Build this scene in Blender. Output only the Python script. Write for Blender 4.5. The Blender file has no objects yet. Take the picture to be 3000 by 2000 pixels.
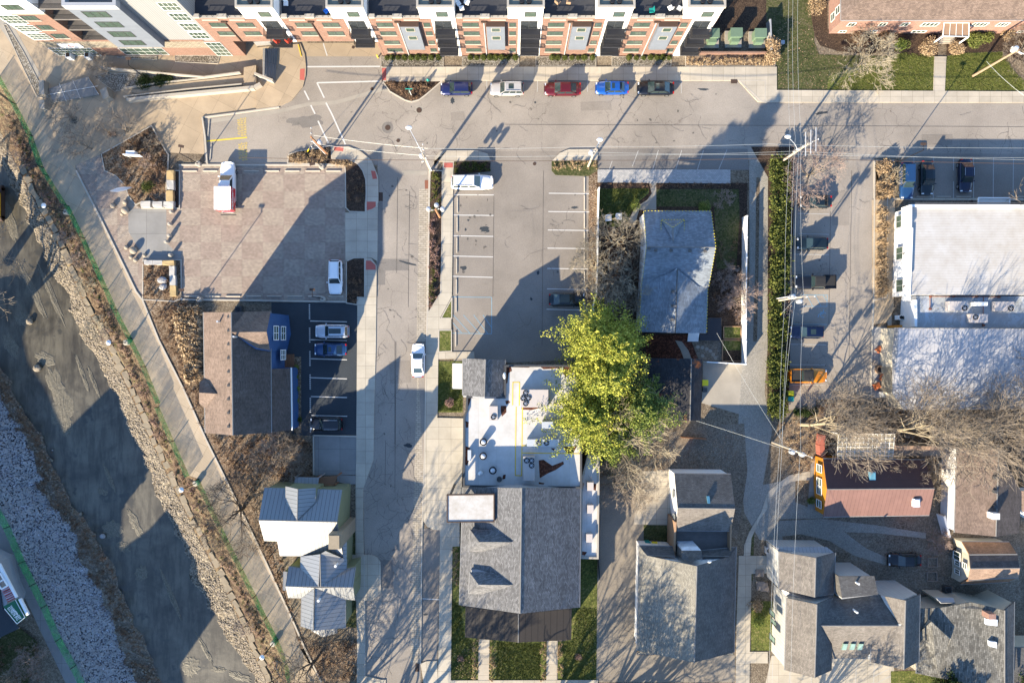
import bpy, math, random
from mathutils import Vector
R = math.radians
rnd = random.Random(11)
sc = bpy.context.scene
# ---------------------------------------------------------------- camera, sky, sun, exposure
S = 21.0          # photo pixels per metre on the ground
H = 95.24         # height of the drone above the street
cd = bpy.data.cameras.new('camera'); cam = bpy.data.objects.new('camera', cd)
sc.collection.objects.link(cam); sc.camera = cam
cam.location = (0, 0, H); cd.sensor_width = 36; cd.lens = 24.0; cd.clip_end = 3000
world = bpy.data.worlds.new('World'); sc.world = world; world.use_nodes = True
wn = world.node_tree; bg = wn.nodes['Background']; sky = wn.nodes.new('ShaderNodeTexSky')
SUN_EL = 20.5; TOX, TOY = -math.cos(R(55)), -math.sin(R(55))      # direction towards the sun
sky.sky_type = 'NISHITA'; sky.sun_disc = False; sky.sun_elevation = R(SUN_EL)
sky.sun_rotation = math.atan2(TOX, TOY)
wn.links.new(sky.outputs[0], bg.inputs[0]); bg.inputs[1].default_value = 0.12; sky.ozone_density = 4.0; sky.dust_density = 0.2; sky.air_density = 1.0
sl = bpy.data.lights.new('sun', 'SUN'); sl.energy = 5.0; sl.angle = R(0.5); sl.color = (1.0, 0.85, 0.62)
so = bpy.data.objects.new('sun', sl); sc.collection.objects.link(so)
ce = math.cos(R(SUN_EL)); sdir = Vector((TOX*ce, TOY*ce, math.sin(R(SUN_EL))))
so.rotation_euler = sdir.to_track_quat('Z', 'Y').to_euler(); so.location = (-60, -80, 60)
sc.view_settings.view_transform = 'Standard'; sc.view_settings.look = 'None'
sc.view_settings.gamma = 1; sc.view_settings.exposure = 1.75

# ---------------------------------------------------------------- coordinates
def W(px, py, h=0.0):
    k = (H-h)/H
    return Vector(((px-1500)/S*k, (1000-py)/S*k, h))
def T(c, r, *v):                       # tile coordinates -> photo pixels
    return [(750*c+v[i]/3.136, 500*r+v[i+1]/3.136) for i in range(0, len(v), 2)]
def N(*v): return [(v[i], v[i+1]) for i in range(0, len(v), 2)]
def T3(c, r, *v):                      # tile coordinates with heights
    return [(750*c+v[i]/3.136, 500*r+v[i+1]/3.136, v[i+2]) for i in range(0, len(v), 3)]
ORD = ['first','second','third','fourth','fifth','sixth','seventh','eighth','ninth','tenth','eleventh','twelfth','thirteenth','fourteenth','fifteenth','sixteenth']

# ---------------------------------------------------------------- object helpers
def link(o): sc.collection.objects.link(o); return o
def tag(o, label=None, cat=None, group=None, kind=None):
    if label: o['label'] = label
    if cat: o['category'] = cat
    if group: o['group'] = group
    if kind: o['kind'] = kind
    return o
def empty(name, loc, label, cat, group=None, rz=0):
    o = link(bpy.data.objects.new(name, None)); o.location = loc; o.rotation_euler = (0, 0, rz)
    o.empty_display_size = 0.3
    return tag(o, label, cat, group)
class MB:
    def __init__(s): s.v = []; s.f = []; s.m = []; s.cur = 0
    def face(s, pts):
        b = len(s.v); s.v += [tuple(p) for p in pts]; s.f.append(tuple(range(b, b+len(pts)))); s.m.append(s.cur)
    def mesh(s, vs, fs):
        b = len(s.v); s.v += [tuple(p) for p in vs]
        for f in fs: s.f.append(tuple(i+b for i in f)); s.m.append(s.cur)
    def prism(s, pts, z0, z1, bottom=False):         # pts: list of (x,y)
        a = sum(pts[i][0]*pts[(i+1) % len(pts)][1]-pts[(i+1) % len(pts)][0]*pts[i][1] for i in range(len(pts)))
        if a < 0: pts = pts[::-1]
        n = len(pts); b = len(s.v)
        zz1 = z1 if isinstance(z1, (list, tuple)) else [z1]*n
        if a < 0 and isinstance(z1, (list, tuple)): zz1 = list(z1)[::-1]
        s.v += [(p[0], p[1], z0) for p in pts]+[(p[0], p[1], z) for p, z in zip(pts, zz1)]
        s.f.append(tuple(range(b+n, b+2*n))); s.m.append(s.cur)
        if bottom: s.f.append(tuple(range(b+n-1, b-1, -1))); s.m.append(s.cur)
        for i in range(n):
            j = (i+1) % n; s.f.append((b+i, b+j, b+n+j, b+n+i)); s.m.append(s.cur)
    def box(s, c, d, rz=0, tilt=None):
        x, y, z = d[0]/2, d[1]/2, d[2]/2; cs, sn = math.cos(rz), math.sin(rz); P = []
        for (i, j, k) in ((-1,-1,-1),(1,-1,-1),(1,1,-1),(-1,1,-1),(-1,-1,1),(1,-1,1),(1,1,1),(-1,1,1)):
            a, b_, e = i*x, j*y, k*z
            if tilt: e += a*tilt
            P.append((c[0]+a*cs-b_*sn, c[1]+a*sn+b_*cs, c[2]+e))
        s.mesh(P, [(0,3,2,1),(4,5,6,7),(0,1,5,4),(1,2,6,5),(2,3,7,6),(3,0,4,7)])
    def tube(s, a, b, r0, r1=None, n=5, cap=True):
        a = Vector(a); b = Vector(b); r1 = r0 if r1 is None else r1
        d = b-a
        if d.length < 1e-5: return
        d.normalize(); u = d.cross(Vector((0, 0, 1)))
        if u.length < 0.01: u = Vector((1, 0, 0))
        u.normalize(); w = d.cross(u); P = []
        for c, r in ((a, r0), (b, r1)):
            for i in range(n):
                t = 2*math.pi*i/n; P.append(c+u*(math.cos(t)*r)+w*(math.sin(t)*r))
        F = [(i, (i+1) % n, n+(i+1) % n, n+i) for i in range(n)]
        if cap: F += [tuple(range(n-1, -1, -1)), tuple(range(n, 2*n))]
        s.mesh(P, F)
    def cyl(s, c, r, z0, z1, n=16, r1=None):
        s.tube((c[0], c[1], z0), (c[0], c[1], z1), r, r1, n)
    def lathe(s, c, prof, n=16):
        P = []; F = []; m = len(prof)
        for (r, z) in prof:
            for i in range(n):
                t = 2*math.pi*i/n; P.append((c[0]+r*math.cos(t), c[1]+r*math.sin(t), c[2]+z))
        for j in range(m-1):
            for i in range(n): F.append((j*n+i, j*n+(i+1) % n, (j+1)*n+(i+1) % n, (j+1)*n+i))
        F.append(tuple(range(n-1, -1, -1))); F.append(tuple(range((m-1)*n, m*n)))
        s.mesh(P, F)
    def ball(s, c, rx, ry, rz, n=10, m=7, jit=0):
        P = [(c[0], c[1], c[2]-rz)]; F = []
        for j in range(1, m):
            ph = -math.pi/2+math.pi*j/m
            for i in range(n):
                t = 2*math.pi*i/n; q = 1+rnd.uniform(-jit, jit)
                P.append((c[0]+rx*q*math.cos(ph)*math.cos(t), c[1]+ry*q*math.cos(ph)*math.sin(t), c[2]+rz*q*math.sin(ph)))
        P.append((c[0], c[1], c[2]+rz))
        for i in range(n): F.append((0, 1+(i+1) % n, 1+i))
        for j in range(m-2):
            for i in range(n): F.append((1+j*n+i, 1+j*n+(i+1) % n, 1+(j+1)*n+(i+1) % n, 1+(j+1)*n+i))
        L = len(P)-1
        for i in range(n): F.append((1+(m-2)*n+i, 1+(m-2)*n+(i+1) % n, L))
        s.mesh(P, F)
    def build(s, name, mats, parent=None, smooth=False, uv=True, merge=False):
        me = bpy.data.meshes.new(name)
        ox, oy, oz = OFF.get(parent.name, (0, 0, 0)) if parent is not None else (0, 0, 0)
        me.from_pydata([(v[0]-ox, v[1]-oy, v[2]-oz) for v in s.v], [], s.f)
        if not isinstance(mats, (list, tuple)): mats = [mats]
        for m in mats: me.materials.append(m)
        if len(mats) > 1: me.polygons.foreach_set('material_index', s.m)
        if uv and len(s.f) < 60000:
            ul = me.uv_layers.new(name='UVMap'); vals = [0.0]*(2*len(me.loops)); Z = Vector((0, 0, 1))
            for p in me.polygons:
                n = p.normal; u = Z.cross(n)
                if u.length < 0.02: u = Vector((1, 0, 0))
                u.normalize(); w = n.cross(u)
                for li in p.loop_indices:
                    co = me.vertices[me.loops[li].vertex_index].co
                    vals[2*li] = co.dot(u); vals[2*li+1] = co.dot(w)
            ul.data.foreach_set('uv', vals)
        if smooth: me.polygons.foreach_set('use_smooth', [True]*len(me.polygons))
        me.update()
        o = link(bpy.data.objects.new(name, me))
        if parent is not None: o.parent = parent
        OFF[o.name] = (ox, oy, oz)
        return o
OFF = {}
def root(name, loc, label, cat, group=None):       # an Empty whose children are modelled in world coordinates
    o = empty(name, loc, label, cat, group); OFF[o.name] = tuple(loc); return o
def copy_tree(o, parent=None):
    c = o.copy(); link(c); c.parent = parent
    for ch in list(o.children): copy_tree(ch, c)
    return c
def struct(o): return tag(o, kind='structure')

# ---------------------------------------------------------------- materials
M = {}
class NB:
    def __init__(s, name):
        s.m = bpy.data.materials.new(name); s.m.use_nodes = True; s.t = s.m.node_tree
        s.b = s.t.nodes['Principled BSDF']; s.tc = s.t.nodes.new('ShaderNodeTexCoord')
    def n(s, typ, **kw):
        nd = s.t.nodes.new(typ)
        for k, v in kw.items():
            if k.startswith('i_'):
                nd.inputs[k[2:].replace('_', ' ')].default_value = v
            else: setattr(nd, k, v)
        return nd
    def l(s, a, b): s.t.links.new(a, b)
    def noise(s, scale, detail=3, rough=0.6, vec=None, dist=0):
        nd = s.n('ShaderNodeTexNoise', i_Scale=scale, i_Detail=detail, i_Roughness=rough, i_Distortion=dist)
        s.l(vec or s.tc.outputs['Object'], nd.inputs['Vector']); return nd.outputs['Fac']
    def ramp(s, fac, a, b, ca=(0,0,0,1), cb=(1,1,1,1)):
        nd = s.n('ShaderNodeMapRange'); nd.clamp = True
        nd.inputs['From Min'].default_value = a; nd.inputs['From Max'].default_value = b
        s.l(fac, nd.inputs['Value']); return nd.outputs['Result']
    def mix(s, fac, a, b, mode='MIX'):
        nd = s.n('ShaderNodeMix', data_type='RGBA', blend_type=mode)
        for i, v in ((0, fac), (6, a), (7, b)):
            if isinstance(v, (int, float)): nd.inputs[i].default_value = v
            elif isinstance(v, tuple): nd.inputs[i].default_value = (v+(1,))[:4]
            else: s.l(v, nd.inputs[i])
        return nd.outputs[2]
    def math(s, op, a, b=0.0):
        nd = s.n('ShaderNodeMath', operation=op)
        for i, v in ((0, a), (1, b)):
            if isinstance(v, (int, float)): nd.inputs[i].default_value = v
            else: s.l(v, nd.inputs[i])
        return nd.outputs[0]
    def vmul(s, src, x, y, z=1):
        nd = s.n('ShaderNodeMapping'); nd.inputs['Scale'].default_value = (x, y, z); s.l(src, nd.inputs['Vector']); return nd.outputs[0]
    def bump(s, h, dist=0.02, strength=0.6):
        nd = s.n('ShaderNodeBump'); nd.inputs['Distance'].default_value = dist; nd.inputs['Strength'].default_value = strength
        s.l(h, nd.inputs['Height']); s.l(nd.outputs[0], s.b.inputs['Normal'])
    def done(s, col, rough=0.85, metal=0, spec=0.3):
        if isinstance(col, tuple): s.b.inputs['Base Color'].default_value = (col+(1,))[:4]
        else: s.l(col, s.b.inputs['Base Color'])
        s.b.inputs['Roughness'].default_value = rough; s.b.inputs['Metallic'].default_value = metal
        s.b.inputs['Specular IOR Level'].default_value = spec
        M[s.m.name] = s.m; return s.m
def sc3(c, k): return tuple(min(1, x*k) for x in c)
def plain(name, c, rough=0.6, metal=0, var=0.15, scale=3.0, spec=0.4):
    b = NB(name); f = b.noise(scale, 4, 0.65)
    return b.done(b.mix(f, sc3(c, 1-var), sc3(c, 1+var)), rough, metal, spec)
def asphalt(name, c, cracks=0.5, tint=(1.05, 1.0, 0.95), lines=0.2):
    b = NB(name); f1 = b.noise(0.12, 4, 0.6); f2 = b.noise(6, 3, 0.7); f3 = b.noise(30, 2, 0.7)
    col = b.mix(b.ramp(f1, 0.3, 0.7), sc3(c, 0.80), sc3(c, 1.18))
    col = b.mix(b.ramp(f2, 0.25, 0.75), b.mix(1, col, (0.82,)*3, 'MULTIPLY'), b.mix(1, col, (1.12,)*3, 'MULTIPLY'))
    col = b.mix(b.ramp(f3, 0.2, 0.8), b.mix(1, col, (0.8,)*3, 'MULTIPLY'), b.mix(1, col, tint+(1,), 'MULTIPLY'))
    st = b.ramp(b.noise(0.45, 5, 0.75), 0.60, 0.74)
    col = b.mix(b.math('MULTIPLY', st, 0.45), col, sc3(c, 0.45))
    if cracks:
        dn = b.n('ShaderNodeTexNoise', i_Scale=0.8, i_Detail=4.0); b.l(b.tc.outputs['Object'], dn.inputs['Vector'])
        add = b.n('ShaderNodeMix', data_type='VECTOR'); add.inputs[0].default_value = 0.55
        b.l(b.tc.outputs['Object'], add.inputs[4]); b.l(dn.outputs['Color'], add.inputs[5])
        vo = b.n('ShaderNodeTexVoronoi', feature='DISTANCE_TO_EDGE', i_Scale=0.7); b.l(add.outputs[1], vo.inputs['Vector'])
        cr = b.ramp(vo.outputs['Distance'], 0.010, 0.002)
        msk = b.ramp(b.noise(0.09, 2, 0.5), 0.66-cracks*0.22, 0.74-cracks*0.2)
        col = b.mix(b.math('MULTIPLY', b.math('MULTIPLY', cr, msk), 0.6), col, (0.06, 0.05, 0.045))
    b.bump(f3, 0.01, 0.5)
    return b.done(col, 0.9, spec=0.2)
def concrete(name, c, jx=1.6, jy=1.6, lines=0.0, rot=0, joint=0.5, wire_shade=False):
    b = NB(name); f1 = b.noise(0.35, 5, 0.65); f2 = b.noise(9, 3, 0.7)
    col = b.mix(b.ramp(f1, 0.3, 0.7), sc3(c, 0.86), sc3(c, 1.12))
    col = b.mix(b.ramp(f2, 0.3, 0.7), b.mix(1, col, (0.9,)*3, 'MULTIPLY'), col)
    mp = b.n('ShaderNodeMapping'); mp.inputs['Rotation'].default_value = (0, 0, R(rot)); b.l(b.tc.outputs['Object'], mp.inputs['Vector'])
    if jx:
        br = b.n('ShaderNodeTexBrick', offset=0.0, squash=1.0, i_Scale=1.0); br.inputs['Brick Width'].default_value = jx
        br.inputs['Row Height'].default_value = jy; br.inputs['Mortar Size'].default_value = 0.018; br.inputs['Mortar Smooth'].default_value = 0
        br.inputs['Color1'].default_value = (0.92,)*3+(1,); br.inputs['Color2'].default_value = (1.05,)*3+(1,)
        br.inputs['Mortar'].default_value = (joint,)*3+(1,)
        b.l(mp.outputs[0], br.inputs['Vector']); col = b.mix(1, col, br.outputs['Color'], 'MULTIPLY')
    if wire_shade:  # thin darker bands: fence wire shadows painted into the colour
        wv = b.n('ShaderNodeTexWave', wave_type='BANDS', bands_direction='X', i_Scale=1.7, i_Distortion=0.6)
        wv.inputs['Detail Scale'].default_value = 0.2
        b.l(mp.outputs[0], wv.inputs['Vector']); col = b.mix(b.ramp(wv.outputs['Fac'], 0.35, 0.0), col, b.mix(1, col, (0.8,)*3, 'MULTIPLY'))
    b.bump(f2, 0.006, 0.4)
    return b.done(col, 0.85, spec=0.25)
def cells(name, cols, scale, edge=0.5, rough=0.9, big=0.12, bumpd=0.05, spec=0.2):
    """mottled ground cover: random cell colours from a ramp of given colours"""
    b = NB(name); vo = b.n('ShaderNodeTexVoronoi', i_Scale=scale, i_Randomness=1.0); b.l(b.tc.outputs['Object'], vo.inputs['Vector'])
    sp = b.n('ShaderNodeSeparateColor'); b.l(vo.outputs['Color'], sp.inputs[0])
    f = b.math('ADD', b.math('MULTIPLY', sp.outputs[0], 0.6), b.math('MULTIPLY', b.noise(scale*0.18, 4, 0.7), 0.5))
    f = b.math('ADD', f, b.math('MULTIPLY', b.math('SUBTRACT', b.noise(big, 3, 0.6), 0.5), 0.9))
    rp = b.n('ShaderNodeValToRGB'); el = rp.color_ramp.elements
    el[0].position = 0.1; el[0].color = cols[0]+(1,); el[1].position = 0.95; el[1].color = cols[-1]+(1,)
    for i, c in enumerate(cols[1:-1]):
        e = el.new(0.1+0.85*(i+1)/(len(cols)-1)); e.color = c+(1,)
    b.l(f, rp.inputs[0]); col = rp.outputs[0]
    if edge:
        col = b.mix(b.ramp(vo.outputs['Distance'], 0.3, 0.62), col, b.mix(1, col, (edge,)*3, 'MULTIPLY'))
    b.bump(b.noise(scale*1.5, 3, 0.7), bumpd, 0.8)
    return b.done(col, rough, spec=spec)
def shingle(name, c, row=0.14, var=0.2, stain=None):
    b = NB(name); uv = b.tc.outputs['UV']
    br = b.n('ShaderNodeTexBrick', offset=0.5, i_Scale=1.0); br.inputs['Brick Width'].default_value = row*2.2; br.inputs['Row Height'].default_value = row
    br.inputs['Mortar Size'].default_value = row*0.07; br.inputs['Bias'].default_value = 0
    br.inputs['Color1'].default_value = (1-var,)*3+(1,); br.inputs['Color2'].default_value = (1+var,)*3+(1,); br.inputs['Mortar'].default_value = (0.5,)*3+(1,)
    b.l(uv, br.inputs['Vector'])
    col = b.mix(b.ramp(b.noise(0.5, 5, 0.7), 0.3, 0.7), sc3(c, 0.8), sc3(c, 1.18))
    stv = b.vmul(uv, 3.0, 0.35, 1); col = b.mix(b.ramp(b.noise(1.0, 4, 0.7, vec=stv), 0.35, 0.75), col, b.mix(1, col, (0.76,)*3, 'MULTIPLY'))
    col = b.mix(1, col, br.outputs['Color'], 'MULTIPLY')
    col = b.mix(b.ramp(b.noise(14, 2, 0.8), 0.3, 0.7), b.mix(1, col, (0.75,)*3, 'MULTIPLY'), b.mix(1, col, (1.15,)*3, 'MULTIPLY'))
    if stain: col = b.mix(b.ramp(b.noise(0.35, 5, 0.7), 0.58, 0.66), col, stain)
    b.bump(br.outputs['Fac'], -0.02, 0.6)
    return b.done(col, 0.9, spec=0.2)
def bricks(name, c, mort=(0.5, 0.45, 0.4), bw=0.24, rh=0.09):
    b = NB(name)
    br = b.n('ShaderNodeTexBrick', offset=0.5, i_Scale=1.0); br.inputs['Brick Width'].default_value = bw; br.inputs['Row Height'].default_value = rh
    br.inputs['Mortar Size'].default_value = 0.012; br.inputs['Color1'].default_value = sc3(c, 0.78)+(1,); br.inputs['Color2'].default_value = sc3(c, 1.22)+(1,)
    br.inputs['Mortar'].default_value = mort+(1,); b.l(b.tc.outputs['UV'], br.inputs['Vector'])
    col = b.mix(b.ramp(b.noise(0.8, 4, 0.7), 0.3, 0.7), b.mix(1, br.outputs['Color'], (0.85,)*3, 'MULTIPLY'), br.outputs['Color'])
    return b.done(col, 0.9, spec=0.2)
def bands(name, c, pitch, dark=0.7, width=0.15, axis='V', rough=0.7, metal=0, stain=0.15, spec=0.3):
    """regular grooves across U or V (siding, deck boards, seams)"""
    b = NB(name); sp = b.n('ShaderNodeSeparateXYZ'); b.l(b.tc.outputs['UV'], sp.inputs[0])
    t = b.math('FRACT', b.math('DIVIDE', sp.outputs[0 if axis == 'U' else 1], pitch))
    f = b.ramp(t, width, width*0.6)
    cell = b.n('ShaderNodeTexWhiteNoise', noise_dimensions='1D'); b.l(b.math('FLOOR', b.math('DIVIDE', sp.outputs[0 if axis == 'U' else 1], pitch)), cell.inputs['W'])
    col = b.mix(b.noise(0.7, 5, 0.7), sc3(c, 1-stain), sc3(c, 1+stain))
    col = b.mix(b.math('MULTIPLY', cell.outputs[0], 0.18), col, b.mix(1, col, (0.7,)*3, 'MULTIPLY'))
    col = b.mix(f, col, b.mix(1, col, (dark,)*3, 'MULTIPLY'))
    return b.done(col, rough, metal, spec)
def foliage(name, cols, trans=0.15):
    b = NB(name); g = b.n('ShaderNodeNewGeometry'); f = b.math('ADD', b.math('MULTIPLY', g.outputs['Random Per Island'], 0.5), b.math('MULTIPLY', b.noise(0.6, 4, 0.7), 0.6))
    rp = b.n('ShaderNodeValToRGB'); el = rp.color_ramp.elements; el[0].position = 0.15; el[0].color = cols[0]+(1,); el[1].position = 0.95; el[1].color = cols[-1]+(1,)
    for i, c in enumerate(cols[1:-1]):
        e = el.new(0.15+0.8*(i+1)/(len(cols)-1)); e.color = c+(1,)
    b.l(f, rp.inputs[0]); m = b.done(rp.outputs[0], 0.75, spec=0.15)
    return m
asphalt('asphalt_road', (0.288, 0.264, 0.236), 0.85)
asphalt('asphalt_lot', (0.24, 0.22, 0.198), 0.2)
asphalt('asphalt_patch', (0.19, 0.18, 0.17), 0.0)
asphalt('asphalt_black', (0.045, 0.055, 0.066), 0.0, lines=0.0)
asphalt('gravel_drive', (0.25, 0.225, 0.19), 0.0)
concrete('concrete_walk', (0.42, 0.375, 0.305), 1.55, 1.55)
concrete('concrete_new', (0.425, 0.385, 0.315), 1.7, 1.7)
concrete('concrete_tan', (0.36, 0.285, 0.20), 2.6, 2.6, rot=28, joint=0.6)
concrete('concrete_pink', (0.46, 0.34, 0.25), 2.2, 2.2, rot=20, joint=0.65)
concrete('trail_wire_shade', (0.40, 0.325, 0.235), 2.4, 3.6, rot=27, joint=0.5, wire_shade=True)  # trail concrete with the mesh fence's shadow lines painted in
concrete('kerb', (0.42, 0.385, 0.33), 0, 0)
concrete('concrete_plain', (0.30, 0.275, 0.235), 0, 0)
concrete('concrete_dark', (0.24, 0.235, 0.225), 3.0, 3.0)
plain('white_line', (0.50, 0.49, 0.47), 0.8, var=0.08, scale=8)
plain('faded_line', (0.36, 0.355, 0.34), 0.85, var=0.2, scale=8)
plain('yellow_line', (0.62, 0.44, 0.05), 0.8, var=0.2, scale=10)
plain('blue_line', (0.19, 0.33, 0.42), 0.8, var=0.2, scale=10)
plain('red_ramp', (0.38, 0.10, 0.08), 0.85, var=0.2, scale=6)
cells('leaf_litter', [(0.036,0.022,0.014),(0.096,0.060,0.036),(0.160,0.108,0.068),(0.264,0.200,0.136),(0.368,0.288,0.208)], 8, edge=0.72)
cells('litter_dark', [(0.08,0.062,0.045),(0.145,0.118,0.09),(0.20,0.165,0.128),(0.28,0.24,0.19)], 8, edge=0.85)
cells('mulch', [(0.025,0.018,0.014),(0.055,0.036,0.026),(0.085,0.056,0.04),(0.13,0.09,0.06)], 10)
cells('soil_leafy', [(0.075,0.056,0.038),(0.135,0.105,0.075),(0.195,0.158,0.116),(0.270,0.225,0.165)], 7, edge=0.8, big=0.08)
cells('red_mulch', [(0.05,0.02,0.012),(0.12,0.045,0.028),(0.2,0.08,0.05)], 5)
cells('grass_bright', [(0.05,0.06,0.018),(0.085,0.105,0.024),(0.125,0.14,0.035),(0.20,0.18,0.075)], 5, edge=0.7)  # lawn grass in brighter yellow-green tones
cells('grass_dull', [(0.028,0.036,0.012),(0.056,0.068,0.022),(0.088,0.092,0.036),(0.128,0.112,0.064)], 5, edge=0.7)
cells('pebbles', [(0.08,0.07,0.055),(0.19,0.165,0.13),(0.3,0.27,0.22),(0.44,0.41,0.36)], 7, edge=0.4)
cells('creek_rocks', [(0.05,0.04,0.03),(0.15,0.125,0.095),(0.28,0.24,0.18),(0.38,0.33,0.25)], 3.2, edge=0.3)
cells('bank_soil', [(0.040,0.028,0.018),(0.104,0.068,0.044),(0.160,0.112,0.072),(0.240,0.200,0.112)], 7, edge=0.7, big=0.2)
cells('gravel_white', [(0.08,0.075,0.08),(0.2,0.19,0.21),(0.36,0.35,0.38),(0.5,0.5,0.53)], 4, edge=0.3)
cells('gravel_alley', [(0.22,0.205,0.18),(0.265,0.25,0.22),(0.30,0.283,0.25),(0.36,0.34,0.305)], 9, edge=0.8, big=0.1)
# creek mud and pavers
b = NB('creek_mud'); f = b.noise(0.22, 5, 0.62, dist=0.8); f2 = b.noise(2.2, 5, 0.75)
col = b.mix(b.ramp(f, 0.35, 0.65), (0.058, 0.052, 0.040), (0.125, 0.113, 0.086))
col = b.mix(b.ramp(f2, 0.3, 0.8), b.mix(1, col, (0.88,)*3, 'MULTIPLY'), b.mix(1, col, (1.1,)*3, 'MULTIPLY'))
mpw = b.n('ShaderNodeMapping'); mpw.inputs['Rotation'].default_value = (0, 0, R(-27)); mpw.inputs['Scale'].default_value = (1, 0.18, 1); b.l(b.tc.outputs['Object'], mpw.inputs['Vector'])
stk = b.noise(0.9, 6, 0.75, vec=mpw.outputs[0]); col = b.mix(b.ramp(stk, 0.45, 0.58), col, b.mix(1, col, (0.6,)*3, 'MULTIPLY')); f5 = b.noise(0.35, 4, 0.6); col = b.mix(b.ramp(f5, 0.60, 0.66), col, (0.045, 0.043, 0.036))
b.bump(b.noise(1.6, 6, 0.65), 0.04, 0.4); b.done(col, 0.38, spec=0.5)
b = NB('creek_silt'); f = b.noise(5, 5, 0.8)
col = b.mix(b.ramp(f, 0.35, 0.65), (0.07, 0.063, 0.048), (0.175, 0.16, 0.125)); b.bump(f, 0.02, 0.6); b.done(col, 0.6)
b = NB('pavers'); O = b.tc.outputs['Object']
ck = b.n('ShaderNodeTexChecker'); mp = b.n('ShaderNodeMapping'); mp.inputs['Scale'].default_value = (1/2.9, 1/2.37, 1); mp.inputs['Location'].default_value = (-0.02, 0.17, 0.3)
b.l(O, mp.inputs['Vector']); b.l(mp.outputs[0], ck.inputs['Vector']); ck.inputs['Scale'].default_value = 1.0
ck.inputs['Color1'].default_value = (0.33, 0.275, 0.225, 1); ck.inputs['Color2'].default_value = (0.295, 0.235, 0.195, 1)
br = b.n('ShaderNodeTexBrick', offset=0.5, i_Scale=1.0); br.inputs['Brick Width'].default_value = 0.32; br.inputs['Row Height'].default_value = 0.17
br.inputs['Mortar Size'].default_value = 0.012; br.inputs['Color1'].default_value = (0.86,)*3+(1,); br.inputs['Color2'].default_value = (1.14,)*3+(1,); br.inputs['Mortar'].default_value = (0.6,)*3+(1,)
b.l(O, br.inputs['Vector'])
col = b.mix(1, ck.outputs[0], br.outputs[0], 'MULTIPLY'); col = b.mix(b.ramp(b.noise(2.6, 3, 0.8), 0.3, 0.7), b.mix(1, col, (0.84,)*3, 'MULTIPLY'), b.mix(1, col, (1.1,)*3, 'MULTIPLY')); col = b.mix(b.ramp(b.noise(0.35, 5, 0.8), 0.58, 0.75), col, b.mix(1, col, (0.78,)*3, 'MULTIPLY')); col = b.mix(b.ramp(b.noise(0.5, 4, 0.7), 0.3, 0.7), b.mix(1, col, (0.88,)*3, 'MULTIPLY'), col)
bd = b.n('ShaderNodeTexBrick', offset=0.0, i_Scale=1.0); bd.inputs['Brick Width'].default_value = 2.9; bd.inputs['Row Height'].default_value = 2.37; bd.inputs['Mortar Size'].default_value = 0.03
for k, v in (('Color1', 1), ('Color2', 1), ('Mortar', 0.86)): bd.inputs[k].default_value = (v,)*3+(1,)
mp2 = b.n('ShaderNodeMapping'); mp2.inputs['Location'].default_value = (-0.02*2.9, 0.17*2.37, 0); b.l(O, mp2.inputs['Vector']); b.l(mp2.outputs[0], bd.inputs['Vector'])
col = b.mix(1, col, bd.outputs[0], 'MULTIPLY'); b.done(col, 0.85, spec=0.25)
b = NB('paver_gutter'); br = b.n('ShaderNodeTexBrick', offset=0.5, i_Scale=1.0); br.inputs['Brick Width'].default_value = 0.62; br.inputs['Row Height'].default_value = 0.3
br.inputs['Mortar Size'].default_value = 0.02; br.inputs['Color1'].default_value = (0.30, 0.265, 0.21, 1); br.inputs['Color2'].default_value = (0.38, 0.34, 0.28, 1); br.inputs['Mortar'].default_value = (0.12, 0.10, 0.085, 1)
b.l(b.tc.outputs['Object'], br.inputs['Vector']); b.done(br.outputs[0], 0.9)
b = NB('paver_grey'); br = b.n('ShaderNodeTexBrick', offset=0.5, i_Scale=1.0); br.inputs['Brick Width'].default_value = 0.3; br.inputs['Row Height'].default_value = 0.2
br.inputs['Mortar Size'].default_value = 0.012; br.inputs['Color1'].default_value = (0.28, 0.28, 0.28, 1); br.inputs['Color2'].default_value = (0.38, 0.37, 0.36, 1); br.inputs['Mortar'].default_value = (0.2, 0.2, 0.19, 1)
b.l(b.tc.outputs['Object'], br.inputs['Vector']); b.done(br.outputs[0], 0.9)
plain('gutter', (0.20, 0.20, 0.20), 0.6, var=0.3); plain('ridge', (0.17, 0.165, 0.16), 0.8, var=0.2); plain('crack', (0.12, 0.105, 0.092), 0.95, var=0.2); plain('seam', (0.075, 0.065, 0.058), 0.95, var=0.2); plain('stain_dark', (0.10, 0.09, 0.08), 0.9, var=0.3)
# roofs and walls
shingle('roof_brown', (0.215, 0.16, 0.13)); shingle('roof_brown_shaded', (0.105, 0.09, 0.085)); shingle('roof_tan', (0.33, 0.23, 0.17))  # darker brown has the shade of slopes turned from the sun put in
shingle('roof_grey', (0.165, 0.165, 0.165)); shingle('roof_slate', (0.16, 0.16, 0.165), 0.17, 0.3); shingle('roof_charcoal_shade', (0.13, 0.125, 0.12))  # charcoal tone doubles as painted shade on grey slopes turned from the sun
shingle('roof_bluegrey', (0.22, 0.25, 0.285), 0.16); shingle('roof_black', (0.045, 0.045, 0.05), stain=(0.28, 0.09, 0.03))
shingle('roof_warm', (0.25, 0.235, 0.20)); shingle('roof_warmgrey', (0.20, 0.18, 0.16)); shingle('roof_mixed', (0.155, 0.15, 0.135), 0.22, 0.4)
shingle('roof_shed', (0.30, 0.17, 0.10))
bands('metal_seam', (0.25, 0.255, 0.26), 0.52, 0.2, 0.10, 'U', 0.35, 0.35, 0.06)
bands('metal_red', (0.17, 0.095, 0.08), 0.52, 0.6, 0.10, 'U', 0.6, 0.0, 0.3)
bands('metal_red_shaded', (0.10, 0.05, 0.045), 0.12, 0.5, 0.4, 'V', 0.5, 0, 0.2)  # north slope's red, its shade put into the darker colour
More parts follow.
